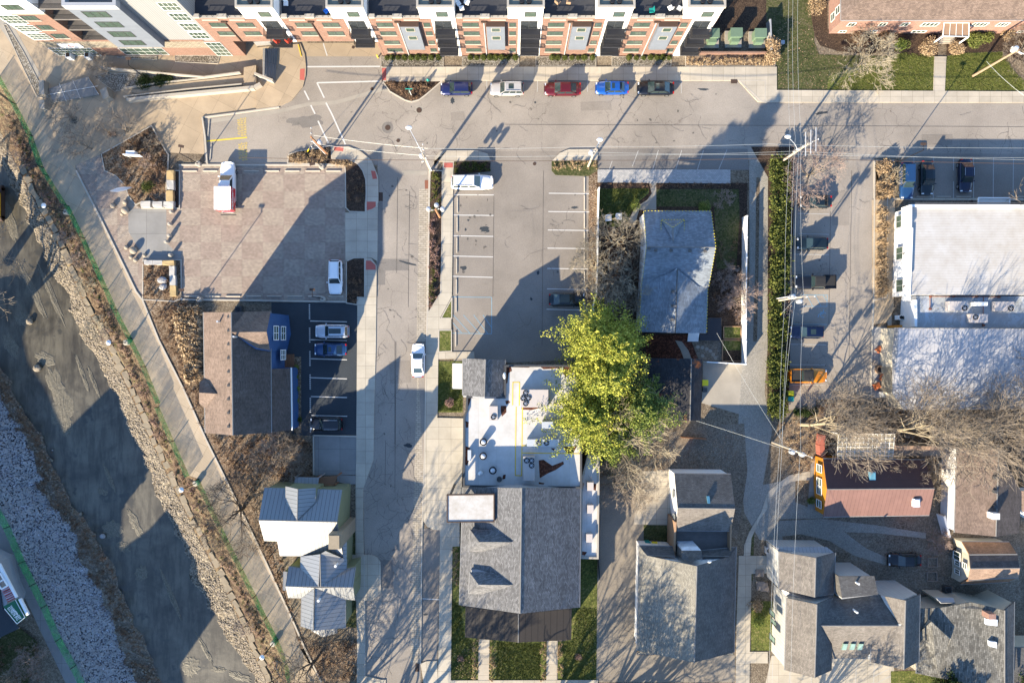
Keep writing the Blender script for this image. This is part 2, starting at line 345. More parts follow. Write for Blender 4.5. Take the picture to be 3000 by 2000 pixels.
bands('metal_white', (0.40, 0.40, 0.415), 0.5, 0.65, 0.12, 'U', 0.35, 0.1, 0.08)
bands('rubber_black', (0.032, 0.027, 0.024), 0.85, 0.4, 0.12, 'V', 0.6, 0, 0.15)
bands('metal_grey_roof', (0.30, 0.30, 0.31), 0.5, 0.55, 0.10, 'U', 0.5, 0.2, 0.1)
bands('corrugated', (0.27, 0.275, 0.28), 0.30, 0.72, 0.4, 'U', 0.5, 0.1, 0.05)
bands('white_ribbed', (0.70, 0.69, 0.68), 0.28, 0.85, 0.3, 'V', 0.5, 0, 0.16)
bands('siding_white', (0.72, 0.72, 0.72), 0.2, 0.75, 0.15, 'V', 0.7); bands('siding_green', (0.20, 0.22, 0.13), 0.2, 0.75, 0.15, 'V', 0.7)
bands('siding_blue', (0.035, 0.09, 0.22), 0.2, 0.7, 0.15, 'V', 0.6); bands('siding_grey', (0.30, 0.31, 0.33), 0.2, 0.75, 0.15, 'V', 0.7)
bands('siding_beige', (0.46, 0.42, 0.34), 0.2, 0.8, 0.12, 'V', 0.7); bands('batten_white', (0.45, 0.45, 0.43), 0.45, 0.45, 0.08, 'U', 0.6)
bands('siding_orange', (0.50, 0.20, 0.02), 0.2, 0.8, 0.15, 'V', 0.6); bands('panel_grey', (0.15, 0.17, 0.205), 0.55, 0.85, 0.05, 'V', 0.55)
bands('deck_dark', (0.035, 0.037, 0.045), 0.15, 0.5, 0.12, 'V', 0.7); bands('deck_grey', (0.14, 0.13, 0.125), 0.15, 0.45, 0.15, 'V', 0.85, stain=0.4)
bands('wood_brown', (0.22, 0.11, 0.06), 0.15, 0.6, 0.15, 'V', 0.7); bands('awning_stripe', (0.5, 0.47, 0.47), 0.55, 0.2, 0.25, 'U', 0.8)
bricks('brick_red', (0.185, 0.085, 0.062), mort=(0.26, 0.22, 0.18)); bricks('brick_pink', (0.26, 0.125, 0.095), mort=(0.32, 0.26, 0.22)); bricks('stone_tan', (0.19, 0.165, 0.125), bw=0.6, rh=0.3)
b = NB('membrane'); f = b.noise(0.5, 6, 0.7); br = b.n('ShaderNodeTexBrick', offset=0.0, i_Scale=1.0); br.inputs['Brick Width'].default_value = 2.4; br.inputs['Row Height'].default_value = 40
br.inputs['Mortar Size'].default_value = 0.02
for k, v in (('Color1', 0.96), ('Color2', 1.04), ('Mortar', 0.8)): br.inputs[k].default_value = (v,)*3+(1,)
b.l(b.tc.outputs['Object'], br.inputs['Vector'])
col = b.mix(1, b.mix(b.ramp(f, 0.3, 0.7), (0.40, 0.39, 0.37), (0.52, 0.515, 0.51)), br.outputs[0], 'MULTIPLY'); b.done(col, 0.6)
b = NB('canopy_top'); f = b.noise(0.5, 6, 0.8); col = b.mix(b.ramp(f, 0.35, 0.7), (0.36, 0.33, 0.29), (0.52, 0.51, 0.50)); col = b.mix(b.ramp(b.noise(1.0, 6, 0.85), 0.62, 0.75), col, (0.26, 0.19, 0.13)); b.done(col, 0.7)
b = NB('membrane_blue'); f = b.noise(0.25, 6, 0.75, dist=1.5); f2 = b.noise(1.2, 5, 0.7)
col = b.mix(b.ramp(f, 0.4, 0.6), (0.28, 0.30, 0.31), (0.38, 0.41, 0.45)); col = b.mix(b.ramp(b.math('ABSOLUTE', b.math('SUBTRACT', f, 0.5)), 0.012, 0.0), col, (0.24, 0.23, 0.18)); b.done(col, 0.5)
b = NB('membrane_worn'); f = b.noise(0.5, 6, 0.7); sp = b.vmul(b.tc.outputs['Object'], 1.2, 6, 1); f2 = b.noise(0.6, 5, 0.8, vec=sp)
col = b.mix(b.ramp(f, 0.3, 0.75), (0.37, 0.345, 0.315), (0.47, 0.465, 0.46)); col = b.mix(b.ramp(f2, 0.62, 0.72), col, (0.30, 0.26, 0.22))
wv = b.n('ShaderNodeTexWave', wave_type='BANDS', bands_direction='Y', i_Scale=0.9); b.l(b.tc.outputs['Object'], wv.inputs['Vector'])
col = b.mix(b.ramp(wv.outputs['Fac'], 0.4, 0.0), col, b.mix(1, col, (0.9,)*3, 'MULTIPLY')); b.done(col, 0.55)
plain('white_paint', (0.78, 0.78, 0.77), 0.5, var=0.04); plain('white_trim', (0.75, 0.75, 0.74), 0.5, var=0.04); plain('white_canvas', (0.52, 0.50, 0.46), 0.7, var=0.06, scale=1.2)
plain('cream_stone', (0.34, 0.31, 0.265), 0.8, var=0.08); plain('grey_trim', (0.30, 0.31, 0.33), 0.6, var=0.1); plain('dark_trim', (0.05, 0.052, 0.055), 0.6)
plain('black_metal', (0.022, 0.022, 0.024), 0.45, 0.3); plain('steel', (0.45, 0.46, 0.48), 0.4, 0.6); plain('galvanised', (0.52, 0.54, 0.56), 0.45, 0.4, var=0.1)
plain('ac_beige', (0.42, 0.38, 0.36), 0.6, var=0.06); plain('green_cabinet', (0.12, 0.18, 0.12), 0.55); plain('dark_gap', (0.012, 0.012, 0.014), 0.9)
plain('pole_wood', (0.30, 0.21, 0.14), 0.9, var=0.3, scale=6); plain('pole_orange', (0.34, 0.17, 0.085), 0.85, var=0.3, scale=6); plain('pole_pale', (0.36, 0.31, 0.25), 0.9, var=0.2, scale=6)
plain('wood_grey', (0.24, 0.20, 0.17), 0.9, var=0.3, scale=5); plain('timber_tan', (0.32, 0.20, 0.12), 0.85, var=0.2)
plain('iron', (0.07, 0.045, 0.035), 0.8, 0.3, var=0.35, scale=12); plain('rust', (0.20, 0.08, 0.05), 0.9, var=0.3)
plain('limestone_yellow', (0.40, 0.29, 0.14), 0.9, var=0.25, scale=2.5); plain('limestone_white', (0.40, 0.385, 0.36), 0.9, var=0.15, scale=2.5); plain('block_stone', (0.25, 0.205, 0.145), 0.9, var=0.25, scale=2)
plain('ball_stone', (0.28, 0.24, 0.19), 0.9, var=0.12, scale=5); plain('rock_white', (0.28, 0.275, 0.275), 0.9, var=0.6, scale=1.2); plain('rock_tan', (0.23, 0.195, 0.15), 0.9, var=0.5, scale=1.3)
plain('yellow_plastic', (0.75, 0.60, 0.02), 0.5, var=0.05); plain('teal_plastic', (0.01, 0.22, 0.20), 0.5, var=0.05); plain('blue_plastic', (0.02, 0.09, 0.22), 0.5)
plain('excavator_yellow', (0.72, 0.48, 0.02), 0.45, var=0.08); plain('orange_paint', (0.62, 0.20, 0.02), 0.5); plain('red_paint', (0.5, 0.02, 0.03), 0.45); plain('green_paint', (0.01, 0.10, 0.05), 0.6, var=0.2)
plain('orange_chair', (0.42, 0.13, 0.05), 0.6); plain('patio_sheet', (0.34, 0.30, 0.22), 0.7, var=0.12); plain('red_plastic', (0.6, 0.07, 0.04), 0.5); plain('terracotta', (0.32, 0.10, 0.07), 0.8); plain('wicker', (0.26, 0.17, 0.11), 0.9)
plain('blue_house_trim', (0.02, 0.05, 0.13), 0.6); plain('tyre', (0.018, 0.018, 0.019), 0.8, var=0.1); plain('rim', (0.35, 0.36, 0.37), 0.35, 0.8); plain('interior_floor', (0.30, 0.27, 0.2), 0.9)
plain('roof_gravel', (0.27, 0.235, 0.17), 0.9, var=0.3, scale=1.2); plain('terrace_brown', (0.20, 0.155, 0.13), 0.9, var=0.25, scale=9)
plain('wire', (0.30, 0.30, 0.30), 0.5, 0.3); plain('wire_pale', (0.38, 0.40, 0.40), 0.4, 0.3); plain('door_white', (0.7, 0.7, 0.7), 0.5, var=0.03); plain('soffit', (0.25, 0.23, 0.16), 0.8)
def glass(name, c, rough=0.08):
    b = NB(name); f = b.noise(1.5, 3, 0.6); return b.done(b.mix(f, sc3(c, 0.6), sc3(c, 1.5)), rough, 0, 0.8)
glass('window_glass', (0.05, 0.075, 0.06)); glass('car_glass', (0.02, 0.035, 0.038), 0.05); glass('skylight_glass', (0.10, 0.25, 0.33), 0.1); glass('window_dark', (0.03, 0.035, 0.04))
glass('glass_green', (0.16, 0.24, 0.20), 0.15); glass('lamp_glass', (0.7, 0.7, 0.68), 0.2); glass('skylight_white', (0.55, 0.6, 0.66), 0.2)
def mkpaint(name, c, metal=0.25, rough=0.28):
    b = NB(name); b.done(c, rough, metal, 0.5); b.b.inputs['Coat Weight'].default_value = 0.6; b.b.inputs['Coat Roughness'].default_value = 0.08
for n_, c_ in dict(paint_blue=(0.012, 0.018, 0.085), paint_brightblue=(0.01, 0.085, 0.38), paint_red=(0.10, 0.008, 0.013), paint_black=(0.008, 0.009, 0.013), paint_silver=(0.42, 0.41, 0.41), paint_white=(0.78, 0.78, 0.79), paint_steel=(0.5, 0.54, 0.6), paint_midblue=(0.015, 0.055, 0.15), paint_slate=(0.008, 0.016, 0.022), paint_navy=(0.003, 0.008, 0.035), paint_orange=(0.62, 0.21, 0.01), paint_boxred=(0.55, 0.01, 0.02)).items(): mkpaint(n_, c_, 0 if 'white' in n_ or 'box' in n_ else 0.3)
plain('head_lens', (0.7, 0.72, 0.74), 0.15, var=0.02); plain('tail_lens', (0.4, 0.01, 0.01), 0.2, var=0.05)
foliage('leaf_yellowgreen', [(0.06,0.08,0.014),(0.19,0.22,0.03),(0.38,0.385,0.065),(0.58,0.54,0.15)])
foliage('leaf_midgreen', [(0.04,0.06,0.014),(0.10,0.14,0.03),(0.20,0.24,0.055),(0.34,0.35,0.10)])
foliage('leaf_dark', [(0.012,0.02,0.006),(0.025,0.042,0.01),(0.05,0.075,0.02)])
foliage('leaf_hedge', [(0.015,0.022,0.007),(0.04,0.055,0.014),(0.10,0.115,0.025),(0.22,0.22,0.06)])
foliage('leaf_tan', [(0.10,0.065,0.035),(0.25,0.17,0.10),(0.42,0.31,0.19),(0.6,0.48,0.33)])
foliage('leaf_brown', [(0.05,0.03,0.02),(0.13,0.08,0.05),(0.22,0.14,0.09),(0.34,0.25,0.17)])
foliage('leaf_pink', [(0.12,0.07,0.06),(0.24,0.15,0.13),(0.38,0.27,0.23)])
foliage('grass_blades', [(0.05,0.06,0.018),(0.09,0.115,0.025),(0.15,0.165,0.045),(0.25,0.22,0.10)])
foliage('litter_leaves', [(0.07,0.04,0.025),(0.18,0.11,0.07),(0.34,0.24,0.16),(0.55,0.44,0.32)])
plain('bark_grey', (0.20, 0.165, 0.125), 0.9, var=0.3); plain('bark_pale', (0.28, 0.235, 0.16), 0.9, var=0.3, scale=2); plain('bark_dark', (0.10, 0.075, 0.055), 0.9, var=0.3)
plain('twig_grey', (0.19, 0.155, 0.12), 0.9, var=0.3); plain('twig_pink', (0.26, 0.195, 0.165), 0.9, var=0.25); plain('twig_pale', (0.28, 0.24, 0.175), 0.9, var=0.3)
b = NB('green_mesh'); f = b.noise(1.2, 5, 0.8)
col = b.mix(b.ramp(f, 0.35, 0.7), (0.01, 0.20, 0.06), (0.12, 0.55, 0.22)); b.done(col, 0.7)
al = b.ramp(b.noise(0.5, 5, 0.8), 0.38, 0.62); ck = b.noise(14, 2, 0.7)
b.l(b.math('MULTIPLY', b.math('ADD', b.math('MULTIPLY', al, 0.42), 0.16), b.ramp(ck, 0.2, 0.55)), b.b.inputs['Alpha'])
# ================================================================ ground, creek, roads
def xy(p, h=0): w = W(p[0], p[1], h); return (w.x, w.y)
ZL = [0.0]
def sheet(name, pts, mat, z=None, kind='structure', holes=None):
    if z is None: ZL[0] += 0.0005; z = 0.008+ZL[0]
    m = MB(); P = [(*xy(p, z), z) for p in pts]
    a = sum(P[i][0]*P[(i+1) % len(P)][1]-P[(i+1) % len(P)][0]*P[i][1] for i in range(len(P)))
    if a < 0: P = P[::-1]
    m.face(P); return tag(m.build(name, M[mat]), kind=kind)
def slab(name, pts, mat, z1=0.13, z0=-0.05, kind='structure'):
    m = MB(); m.prism([xy(p, z1) for p in pts], z0, z1); return tag(m.build(name, M[mat]), kind=kind)
def interp(line, y):
    if y <= line[0][1]: a, b_ = line[0], line[-1]; s_ = (b_[0]-a[0])/(b_[1]-a[1]); return a[0]+(y-a[1])*s_
    if y >= line[-1][1]: a, b_ = line[0], line[-1]; s_ = (b_[0]-a[0])/(b_[1]-a[1]); return b_[0]+(y-b_[1])*s_
    for a, b_ in zip(line, line[1:]):
        if a[1] <= y <= b_[1]: return a[0]+(b_[0]-a[0])*(y-a[1])/max(1e-6, b_[1]-a[1])
LA = N(-110,0, 0,223, 48,306, 96,399, 128,491, 143,516, 196,600, 203,604, 249,698, 290,787, 344,908, 387,991, 427,1073, 470,1180, 466,1191, 510,1290, 555,1393, 583,1402, 619,1478, 673,1589, 750,1742, 814,1870, 842,1937, 852,1997)
LB = N(-150,0, -10,330, 60,480, 100,560, 150,653, 179,707, 207,774, 265,899, 335,1032, 373,1108, 411,1185, 446,1271, 478,1335, 510,1405, 548,1478, 574,1535, 606,1596, 657,1691, 695,1771, 733,1857, 750,1902, 788,1978)
LC = [(x-15, y) for x, y in LB]
LD = N(-190,50, -30,420, 30,540, 60,589, 89,659, 121,723, 153,787, 198,867, 230,946, 265,1016, 293,1067, 335,1143, 367,1217, 408,1319, 437,1376, 456,1446, 480,1500, 536,1596, 568,1707, 606,1771, 635,1819, 676,1892, 746,1991)
LE = N(-300,500, 0,1050, 80,1223, 128,1287, 179,1402, 223,1500, 261,1548, 312,1643, 360,1755, 408,1851, 459,1956, 478,2000)
LF = N(-340,520, -20,1120, 64,1271, 105,1360, 150,1478, 191,1532, 242,1634, 296,1749, 338,1835, 383,1946, 405,2000)
LG = N(-420,700, 0,1490, 29,1541, 73,1643, 137,1771, 179,1867, 223,1946, 245,1997)
LH = N(-470,700, -60,1490, 0,1621, 80,1765, 128,1867, 191,1997)
def loft(name, l0, h0, l1, h1, mat, sub=1, jitter=0.0, ys=None, parent=None, kind='structure'):
    ys = ys or ([-4000, -2500, -1200, -500]+list(range(-100, 2140, 14))+[2400, 3200, 4500, 6500])
    m = MB(); V = []; F = []; n = sub+1
    for y in ys:
        for i in range(n):
            t = i/sub; h = h0+(h1-h0)*t
            xx = interp(l0, y)*(1-t)+interp(l1, y)*t if callable(l1) is False else 0
            if 0 < i < sub: h += rnd.uniform(-jitter, jitter)
            V.append(W(xx, y, h))
    for j in range(len(ys)-1):
        for i in range(sub): F.append((j*n+i, (j+1)*n+i, (j+1)*n+i+1, j*n+i+1))
    m.mesh(V, F); return tag(m.build(name, M[mat], smooth=False), kind=kind)
def jag(l, amp, seed):
    rg = random.Random(seed); out = []; y = l[0][1]; o = 0
    while y < l[-1][1]: o = o*.6+rg.gauss(0, amp); out.append((interp(l, y)+o, y)); y += 11
    return [l[0]]+out[1:]+[l[-1]]
LD = jag(LD, 5, 1); LE = jag(LE, 5, 2); LF = jag(LF, 7, 3); LG = jag(LG, 3, 4)
FAR_R = [(9000, -4000), (9001, 6500)]; FAR_L = [(-9000, -4000), (-9001, 6500)]
loft('ground', LA, 0, FAR_R, 0, 'soil_leafy', 1)
loft('creek_bank', LB, -1.1, LA, 0, 'bank_soil', 6, 0.12)
loft('creek_bank_edge', LC, -1.5, LB, -1.1, 'bank_soil', 1)
loft('creek_shore', LD, -3.4, LC, -1.5, 'creek_rocks', 6, 0.16)
loft('creek_bed', LE, -3.4, LD, -3.4, 'creek_mud', 4, 0.0)
loft('creek_bank_west', LF, -2.4, LE, -3.4, 'litter_dark', 4, 0.25)
loft('creek_shore_west', LG, -0.4, LF, -2.4, 'gravel_white', 10, 0.10)
loft('path_west', LH, -0.3, LG, -0.3, 'concrete_dark', 1)
loft('ground_west', FAR_L, -0.35, LH, -0.35, 'soil_leafy', 1)
# silt bars on the creek bed
def blob(cx, cy, rx, ry, ang, n=26, j=0.3):
    out = []
    for i in range(n):
        t = 2*math.pi*i/n; q = 1+rnd.uniform(-j, j); x = rx*q*math.cos(t); y = ry*q*math.sin(t)
        out.append((cx+x*math.cos(ang)-y*math.sin(ang), cy+x*math.sin(ang)+y*math.cos(ang)))
    return out
def mound(name, cx, cy, rx, ry, ang, z0, hh, mat):
    ang += 0
    m = MB(); r0 = blob(cx, cy, rx, ry, ang, 30, .22); V = [(*xy(p, z0), z0-0.05) for p in r0]
    n = len(r0)
    for k, q in ((0.8, 0.55), (0.6, .6), (0.4, .95), (.2, 1.0)):
        V += [(*xy((cx+(p[0]-cx)*k, cy+(p[1]-cy)*k), z0), z0+hh*q*rnd.uniform(0.6, 1.15)) for p in r0]
    F = [(k*n+i, k*n+(i+1) % n, (k+1)*n+(i+1) % n, (k+1)*n+i) for k in range(4) for i in range(n)]+[tuple(range(4*n, 5*n))]
    m.mesh(V, F); return tag(m.build(name, M[mat]), kind='structure')
for a in [(30,650,16,70,-.3),(95,850,14,100,-.45),(150,860,10,110,-.42),(70,935,30,22,0),(135,1050,34,20,.3),(165,1130,26,60,-.3),(185,1200,36,70,.1),(195,1250,20,30,.2),(240,1090,7,70,-.35),(275,1120,7,60,-.38),(330,1550,34,28,.4),(395,1530,14,50,-.45),(560,1950,30,34,.2),(600,1900,8,60,-.5),(640,1960,24,10,.1),(360,1600,26,16,.5),(415,1680,20,26,.3),(500,1740,8,90,-.4),(700,1980,40,14,.3),(30,1010,20,44,-.5),(300,1440,20,10,.3),(320,1400,8,50,-.4)]:
    mound('silt_bar', *a, -3.40, 0.07, 'creek_silt')

# ---- asphalt and concrete sheets (each a few millimetres above the one below)
sheet('plaza', N(-400,-100, -110,0, 0,223, 48,306, 96,399, 128,491, 143,516, 223,500, 220,485, 293,453, 443,372, 487,447, 600,452, 592,345, 760,322, 900,300, 900,60, 169,60), 'concrete_tan')
sheet('trail', [(x, y) for x, y in LA]+N(941,1997, 893,1899, 858,1819, 814,1723, 779,1647, 750,1586, 701,1485, 660,1402, 603,1287, 536,1137, 465,997, 417,879, 398,854, 347,749, 287,627, 223,500, 140,400, 20,170, -80,0), 'trail_wire_shade')
sheet('road', N(592,345, 814,313, 860,290, 890,250, 893,190, 888,160, 1120,160, 1120,236, 2240,236, 2250,300, 5000,306, 5000,462, 2640,462, 2250,470, 2160,470, 1860,445, 1105,445, 1105,483, 1010,484, 600,480), 'asphalt_road')
sheet('road', N(1105,440, 1290,440, 1280,500, 1262,1000, 1246,1440, 1236,1550, 1232,1985, 1232,2400, 1069,2400, 1068,1620, 1064,1430, 1094,1346, 1100,1000, 1107,540), 'asphalt_road')
sheet('parking_lot', N(1325,443, 1740,443, 1738,1050, 1329,1070), 'asphalt_lot')
sheet('parking_lot', N(2290,400, 2560,440, 2557,1190, 2290,1200), 'asphalt_road')
sheet('parking_lot', N(2640,450, 5000,455, 5000,590, 2640,588), 'asphalt_lot')
sheet('parking_lot', N(795,886, 1046,886, 1047,1274, 880,1276, 790,1250), 'asphalt_black')
sheet('paver_lot', N(220,485, 293,453, 306,500, 338,516, 367,548, 376,573, 395,599, 414,610, 526,610, 524,483, 1011,483, 1014,886, 531,878, 529,760, 420,762, 417,880, 398,854, 347,749, 287,627), 'pavers')
sheet('concrete_pad', T(0,1, 1178,350, 1528,350, 1530,660, 1600,735, 1665,740, 1660,815, 1320,822, 1300,760, 1180,560), 'concrete_dark')
sheet('parking_pad', N(918,1275, 1046,1275, 1044,1390, 920,1392), 'concrete_dark')
sheet('road_patch', T(1,1, 1120,285, 1165,285, 1160,810, 1405,812, 1405,915, 1190,918, 1185,1048, 1112,1048), 'asphalt_patch')
sheet('parking_lane', T(1,3, 1532,150, 1690,150, 1666,1362, 1512,1365), 'asphalt_lot')
sheet('paver_gutter', T(1,1, 1500,168, 1592,168, 1570,1568, 1478,1568)+T(1,2, 1545,1350, 1545,1568)+T(1,3, 1505,1385, 1420,1380, 1445,0)+T(1,2, 1480,330, 1475,0), 'paver_gutter')
sheet('driveway', T(1,0, 440,395, 1150,395, 1150,520, 444,520)+N(891,60, 1120,60)[::-1][:0], 'concrete_tan')
sheet('driveway', N(2060,1060, 2175,1068, 2173,1215, 2056,1180), 'concrete_plain')
sheet('track', N(2216,520, 2226,520, 2222,800, 2218,1000, 2206,1000, 2212,800), 'soil_leafy', .031)
sheet('gravel_alley', N(2195,470, 2250,470, 2250,1000, 2240,1150, 2262,1260, 2235,1420, 2330,1400, 2330,1470, 2560,1560, 2300,1590, 2225,1580, 2180,1500, 2172,1380, 2160,1280, 2175,1060, 2196,800), 'gravel_alley')
sheet('parking_strip', N(1750,436, 2190,436, 2195,498, 1750,502), 'asphalt_patch')
sheet('driveway', T(2,3, 800,0, 1480,0, 1480,300, 1150,300, 1145,1310, 2050,1310, 2050,1560, 760,1560), 'gravel_drive')
sheet('driveway', N(1745,1400, 1975,1370, 1975,1500, 1750,1500), 'gravel_drive')
sheet('concrete_pad', T(2,2, 1180,1190, 1462,1190, 1450,1568)+T(2,3, 1450,112, 1118,110), 'concrete_walk')
sheet('track', T(3,3, 100,80, 500,60, 1000,120, 1450,190, 1450,240, 1000,190, 700,180, 900,330, 1100,420, 1080,480, 800,400, 560,260, 300,200, 60,230), 'gravel_alley', .03)
sheet('gravel_yard', N(2275,1520, 2700,1510, 2700,1640, 2300,1600), 'litter_dark')
sheet('dirt_yard', N(2010,1250, 2180,1240, 2190,1380, 2160,1580, 1960,1400, 1960,1270), 'litter_dark')
sheet('dirt_yard', N(2420,1500, 2990,1500, 2990,1760, 2560,1760), 'litter_dark')
sheet('forecourt', N(2260,1920, 2620,1900, 2615,2200, 2200,2200), 'concrete_walk')
sheet('stone_terrace', N(2556,958, 2612,958, 2612,1165, 2552,1165), 'paver_grey')
sheet('bed', N(1725,470, 1752,470, 1750,900, 1722,900), 'leaf_litter')
sheet('bed', N(2200,430, 2330,430, 2310,1210, 2248,1210, 2250,520), 'mulch')
sheet('garden_yard', N(1750,536, 2190,536, 2182,1060, 1752,1060), 'mulch')
sheet('lawn', T(2,1, 800,165, 1260,165, 1255,210, 1120,320, 1060,480, 960,520, 790,500), 'grass_bright')
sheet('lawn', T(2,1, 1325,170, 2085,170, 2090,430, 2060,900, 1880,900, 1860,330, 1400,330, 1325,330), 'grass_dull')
sheet('mulch_bed', T(2,2, 1230,-60, 1700,-60, 1760,180, 1230,180), 'red_mulch')
sheet('garden_yard', T(2,1, 1800,1350, 1925,1350, 1925,1568)+T(2,2, 1925,185, 1720,185, 1650,0), 'litter_dark')
sheet('lawn', T(1,3, 1800,310, 1870,310, 1880,860, 1925,870, 1925,1150, 2050,1160, 2040,1540, 1778,1540), 'grass_bright')
sheet('lawn', T(1,3, 2140,1170, 2352,1180)+T(2,3, 320,1190, 315,1540)+T(1,3, 2140,1540), 'grass_bright')
sheet('lawn', T(2,3, 420,1190, 545,1170, 550,880, 630,860, 632,430, 785,430, 775,1540, 420,1540), 'grass_bright')
sheet('lawn', T(1,2, 1675,180, 1900,180, 1900,650, 1665,650), 'grass_bright')
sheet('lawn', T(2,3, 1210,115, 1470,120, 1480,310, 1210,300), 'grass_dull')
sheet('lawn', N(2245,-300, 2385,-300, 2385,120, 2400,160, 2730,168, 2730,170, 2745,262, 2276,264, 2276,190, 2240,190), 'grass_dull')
sheet('lawn', T(3,0, 1240,480, 1400,520, 1530,520, 1520,835, 540,828, 560,700, 1000,560), 'grass_bright')
sheet('lawn', T(3,0, 1640,520, 1800,490, 2150,480, 2200,600, 2400,780, 2400,835, 1625,835), 'grass_bright')
sheet('mulch_bed', T(3,0, 395,0, 545,0, 545,270, 1560,290, 1560,520, 1400,520, 1150,480, 900,500, 640,470, 480,420, 430,330, 395,150), 'mulch')
sheet('mulch_bed', T(3,0, 1640,290, 2400,290, 2400,600, 2150,470, 1800,490, 1640,510), 'mulch')
sheet('mulch_yard', N(2040,0, 2245,-60, 2245,90, 2040,100), 'mulch')
sheet('lawn', N(2610,1965, 3200,1955, 3200,2200, 2610,2200), 'grass_bright')
sheet('lawn', N(2200,1760, 2270,1760, 2275,1905, 2200,1905), 'grass_bright')
sheet('lawn', N(2196,1545, 2210,1560, 2205,1700, 2196,1700), 'grass_dull')
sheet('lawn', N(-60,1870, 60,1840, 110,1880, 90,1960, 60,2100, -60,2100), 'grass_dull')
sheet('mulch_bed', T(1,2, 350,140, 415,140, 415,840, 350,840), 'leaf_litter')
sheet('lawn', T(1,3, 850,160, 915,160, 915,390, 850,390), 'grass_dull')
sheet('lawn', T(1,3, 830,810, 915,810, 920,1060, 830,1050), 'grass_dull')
sheet('leafy_slope', N(417,880, 531,878, 600,900, 600,1250, 880,1280, 920,1300, 920,1420, 760,1400, 760,1500, 880,1900, 1045,1870, 1045,1992, 941,1997, 893,1899, 858,1819, 814,1723, 779,1647, 750,1586, 701,1485, 660,1402, 603,1287, 536,1137, 465,997), 'leaf_litter')
sheet('dirt_yard', N(2320,1230, 2420,1230, 2395,1360, 2370,1480, 2330,1400, 2280,1300), 'soil_leafy')
sheet('leafy_yard', N(2390,1170, 3200,1170, 3200,1400, 2390,1370), 'leaf_litter')
# ---- raised pavements
slab('sidewalk', N(1120,196, 2250,196, 2276,196, 2276,264, 3000,268, 5000,268, 5000,302, 2250,300, 2246,302, 2220,298, 2163,236, 1120,236), 'concrete_walk')
slab('sidewalk', T(3,0, 1530,520, 1640,520, 1625,837, 1520,837), 'concrete_walk', 0.12)
slab('sidewalk', N(2563,470, 2612,1080, 2612,600, 2618,585, 5000,600, 5000,582, 2640,580, 2612,580, 2590,600), 'concrete_walk', 0.10)
slab('sidewalk', N(2556,585, 2622,585, 2618,900, 2622,900, 2600,945, 2558,950), 'concrete_tan', 0.11)
for q in (T(1,0, 460,620, 455,700, 430,800, 330,920, 200,985, 0,1015, 0,960)+N(750,140, 880,128, 893,160), ):
    slab('sidewalk', q, 'concrete_tan', 0.13)
slab('sidewalk', T(1,0, 700,1345, 850,1345, 960,1390, 1060,1470, 1100,1568)+T(1,1, 1125,60, 1125,280, 1100,350, 1000,380, 1000,300, 1012,200, 1010,80, 980,0)+T(1,0, 930,1510, 850,1460, 700,1455), 'concrete_walk')
slab('driveway', T(1,1, 815,385, 900,385, 1010,382, 1120,310, 1115,830, 1060,800, 900,800, 820,830), 'concrete_walk', 0.06)
slab('sidewalk', T(1,1, 1000,800, 1060,805, 1108,870, 1106,1165, 1000,1165), 'concrete_walk')
slab('sidewalk', T(1,1, 932,1162, 1106,1162, 1102,1568)+T(1,2, 1085,700, 1080,1085, 985,1350, 915,1350, 920,1080, 928,0), 'concrete_new', 0.09)
slab('sidewalk', T(1,2, 915,1352, 985,1352, 985,1568)+T(1,3, 990,390, 1060,390, 1110,410, 1145,460, 1150,740, 1070,810, 992,812, 995,1500, 1160,1540, 1160,1568, 925,1568, 928,1130, 920,820, 850,700, 850,390, 915,390), 'concrete_walk', 0.12)
slab('sidewalk', T(1,2, 745,1228, 915,1232, 915,1310, 850,1310, 745,1290), 'concrete_dark', 0.09)
slab('sidewalk', T(1,1, 1715,0, 1812,0, 1805,700, 1800,1150, 1690,1355, 1795,1360, 1795,1462, 1678,1462, 1676,1568)+T(1,2, 1670,600, 1665,700, 1915,706, 1890,1300, 1890,1390, 1870,1568)+T(1,3, 1870,312, 1805,315, 1790,1568, 1670,1568, 1690,165, 1630,160, 1570,130, 1538,80)+T(1,2, 1535,1568, 1548,700, 1560,0)+T(1,1, 1578,1320, 1695,1130, 1700,830, 1712,200), 'concrete_new', 0.12)
slab('footpath', T(1,2, 1675,98, 2005,94, 2008,158, 1675,162), 'concrete_walk', 0.10)
slab('footpath', T(1,3, 2045,1165, 2145,1170, 2140,1545, 2040,1540), 'concrete_walk', 0.09)
slab('footpath', T(2,3, 320,1180, 420,1180, 415,1545, 315,1540), 'concrete_walk', 0.09)
slab('sidewalk', N(1316,1992, 1752,1991, 1752,2060, 1316,2060), 'concrete_walk', 0.11)
slab('sidewalk', T(1,3, 1512,1390, 1560,1368, 1665,1362, 1670,1600, 1540,1568), 'concrete_new', 0.10)
slab('sidewalk', N(1270,487, 1275,460, 1290,443, 1310,441, 1400,441, 1428,450, 1438,470, 1270,474), 'concrete_walk')
slab('sidewalk', N(1297,470, 1330,470, 1328,500, 1297,500), 'concrete_walk', 0.12)
slab('sidewalk', T(2,0, 370,1475, 440,1405, 520,1372, 790,1370, 785,1475), 'concrete_walk')
slab('planting_island', N(1330,474, 1437,474, 1436,502, 1330,512), 'mulch', 0.10)
slab('planting_island', T(2,0, 365,1478, 785,1478, 785,1568)+T(2,1, 700,50, 400,40, 365,0), 'grass_dull', 0.10)
slab('sidewalk', N(1751,497, 2140,497, 2140,538, 1751,534), 'paver_grey', 0.10)
slab('footpath', T(2,1, 1262,112, 1325,112, 1325,360, 1170,360, 1150,420, 1130,520, 1075,520, 1085,430, 1130,340, 1240,270, 1285,210), 'concrete_plain', 0.07)
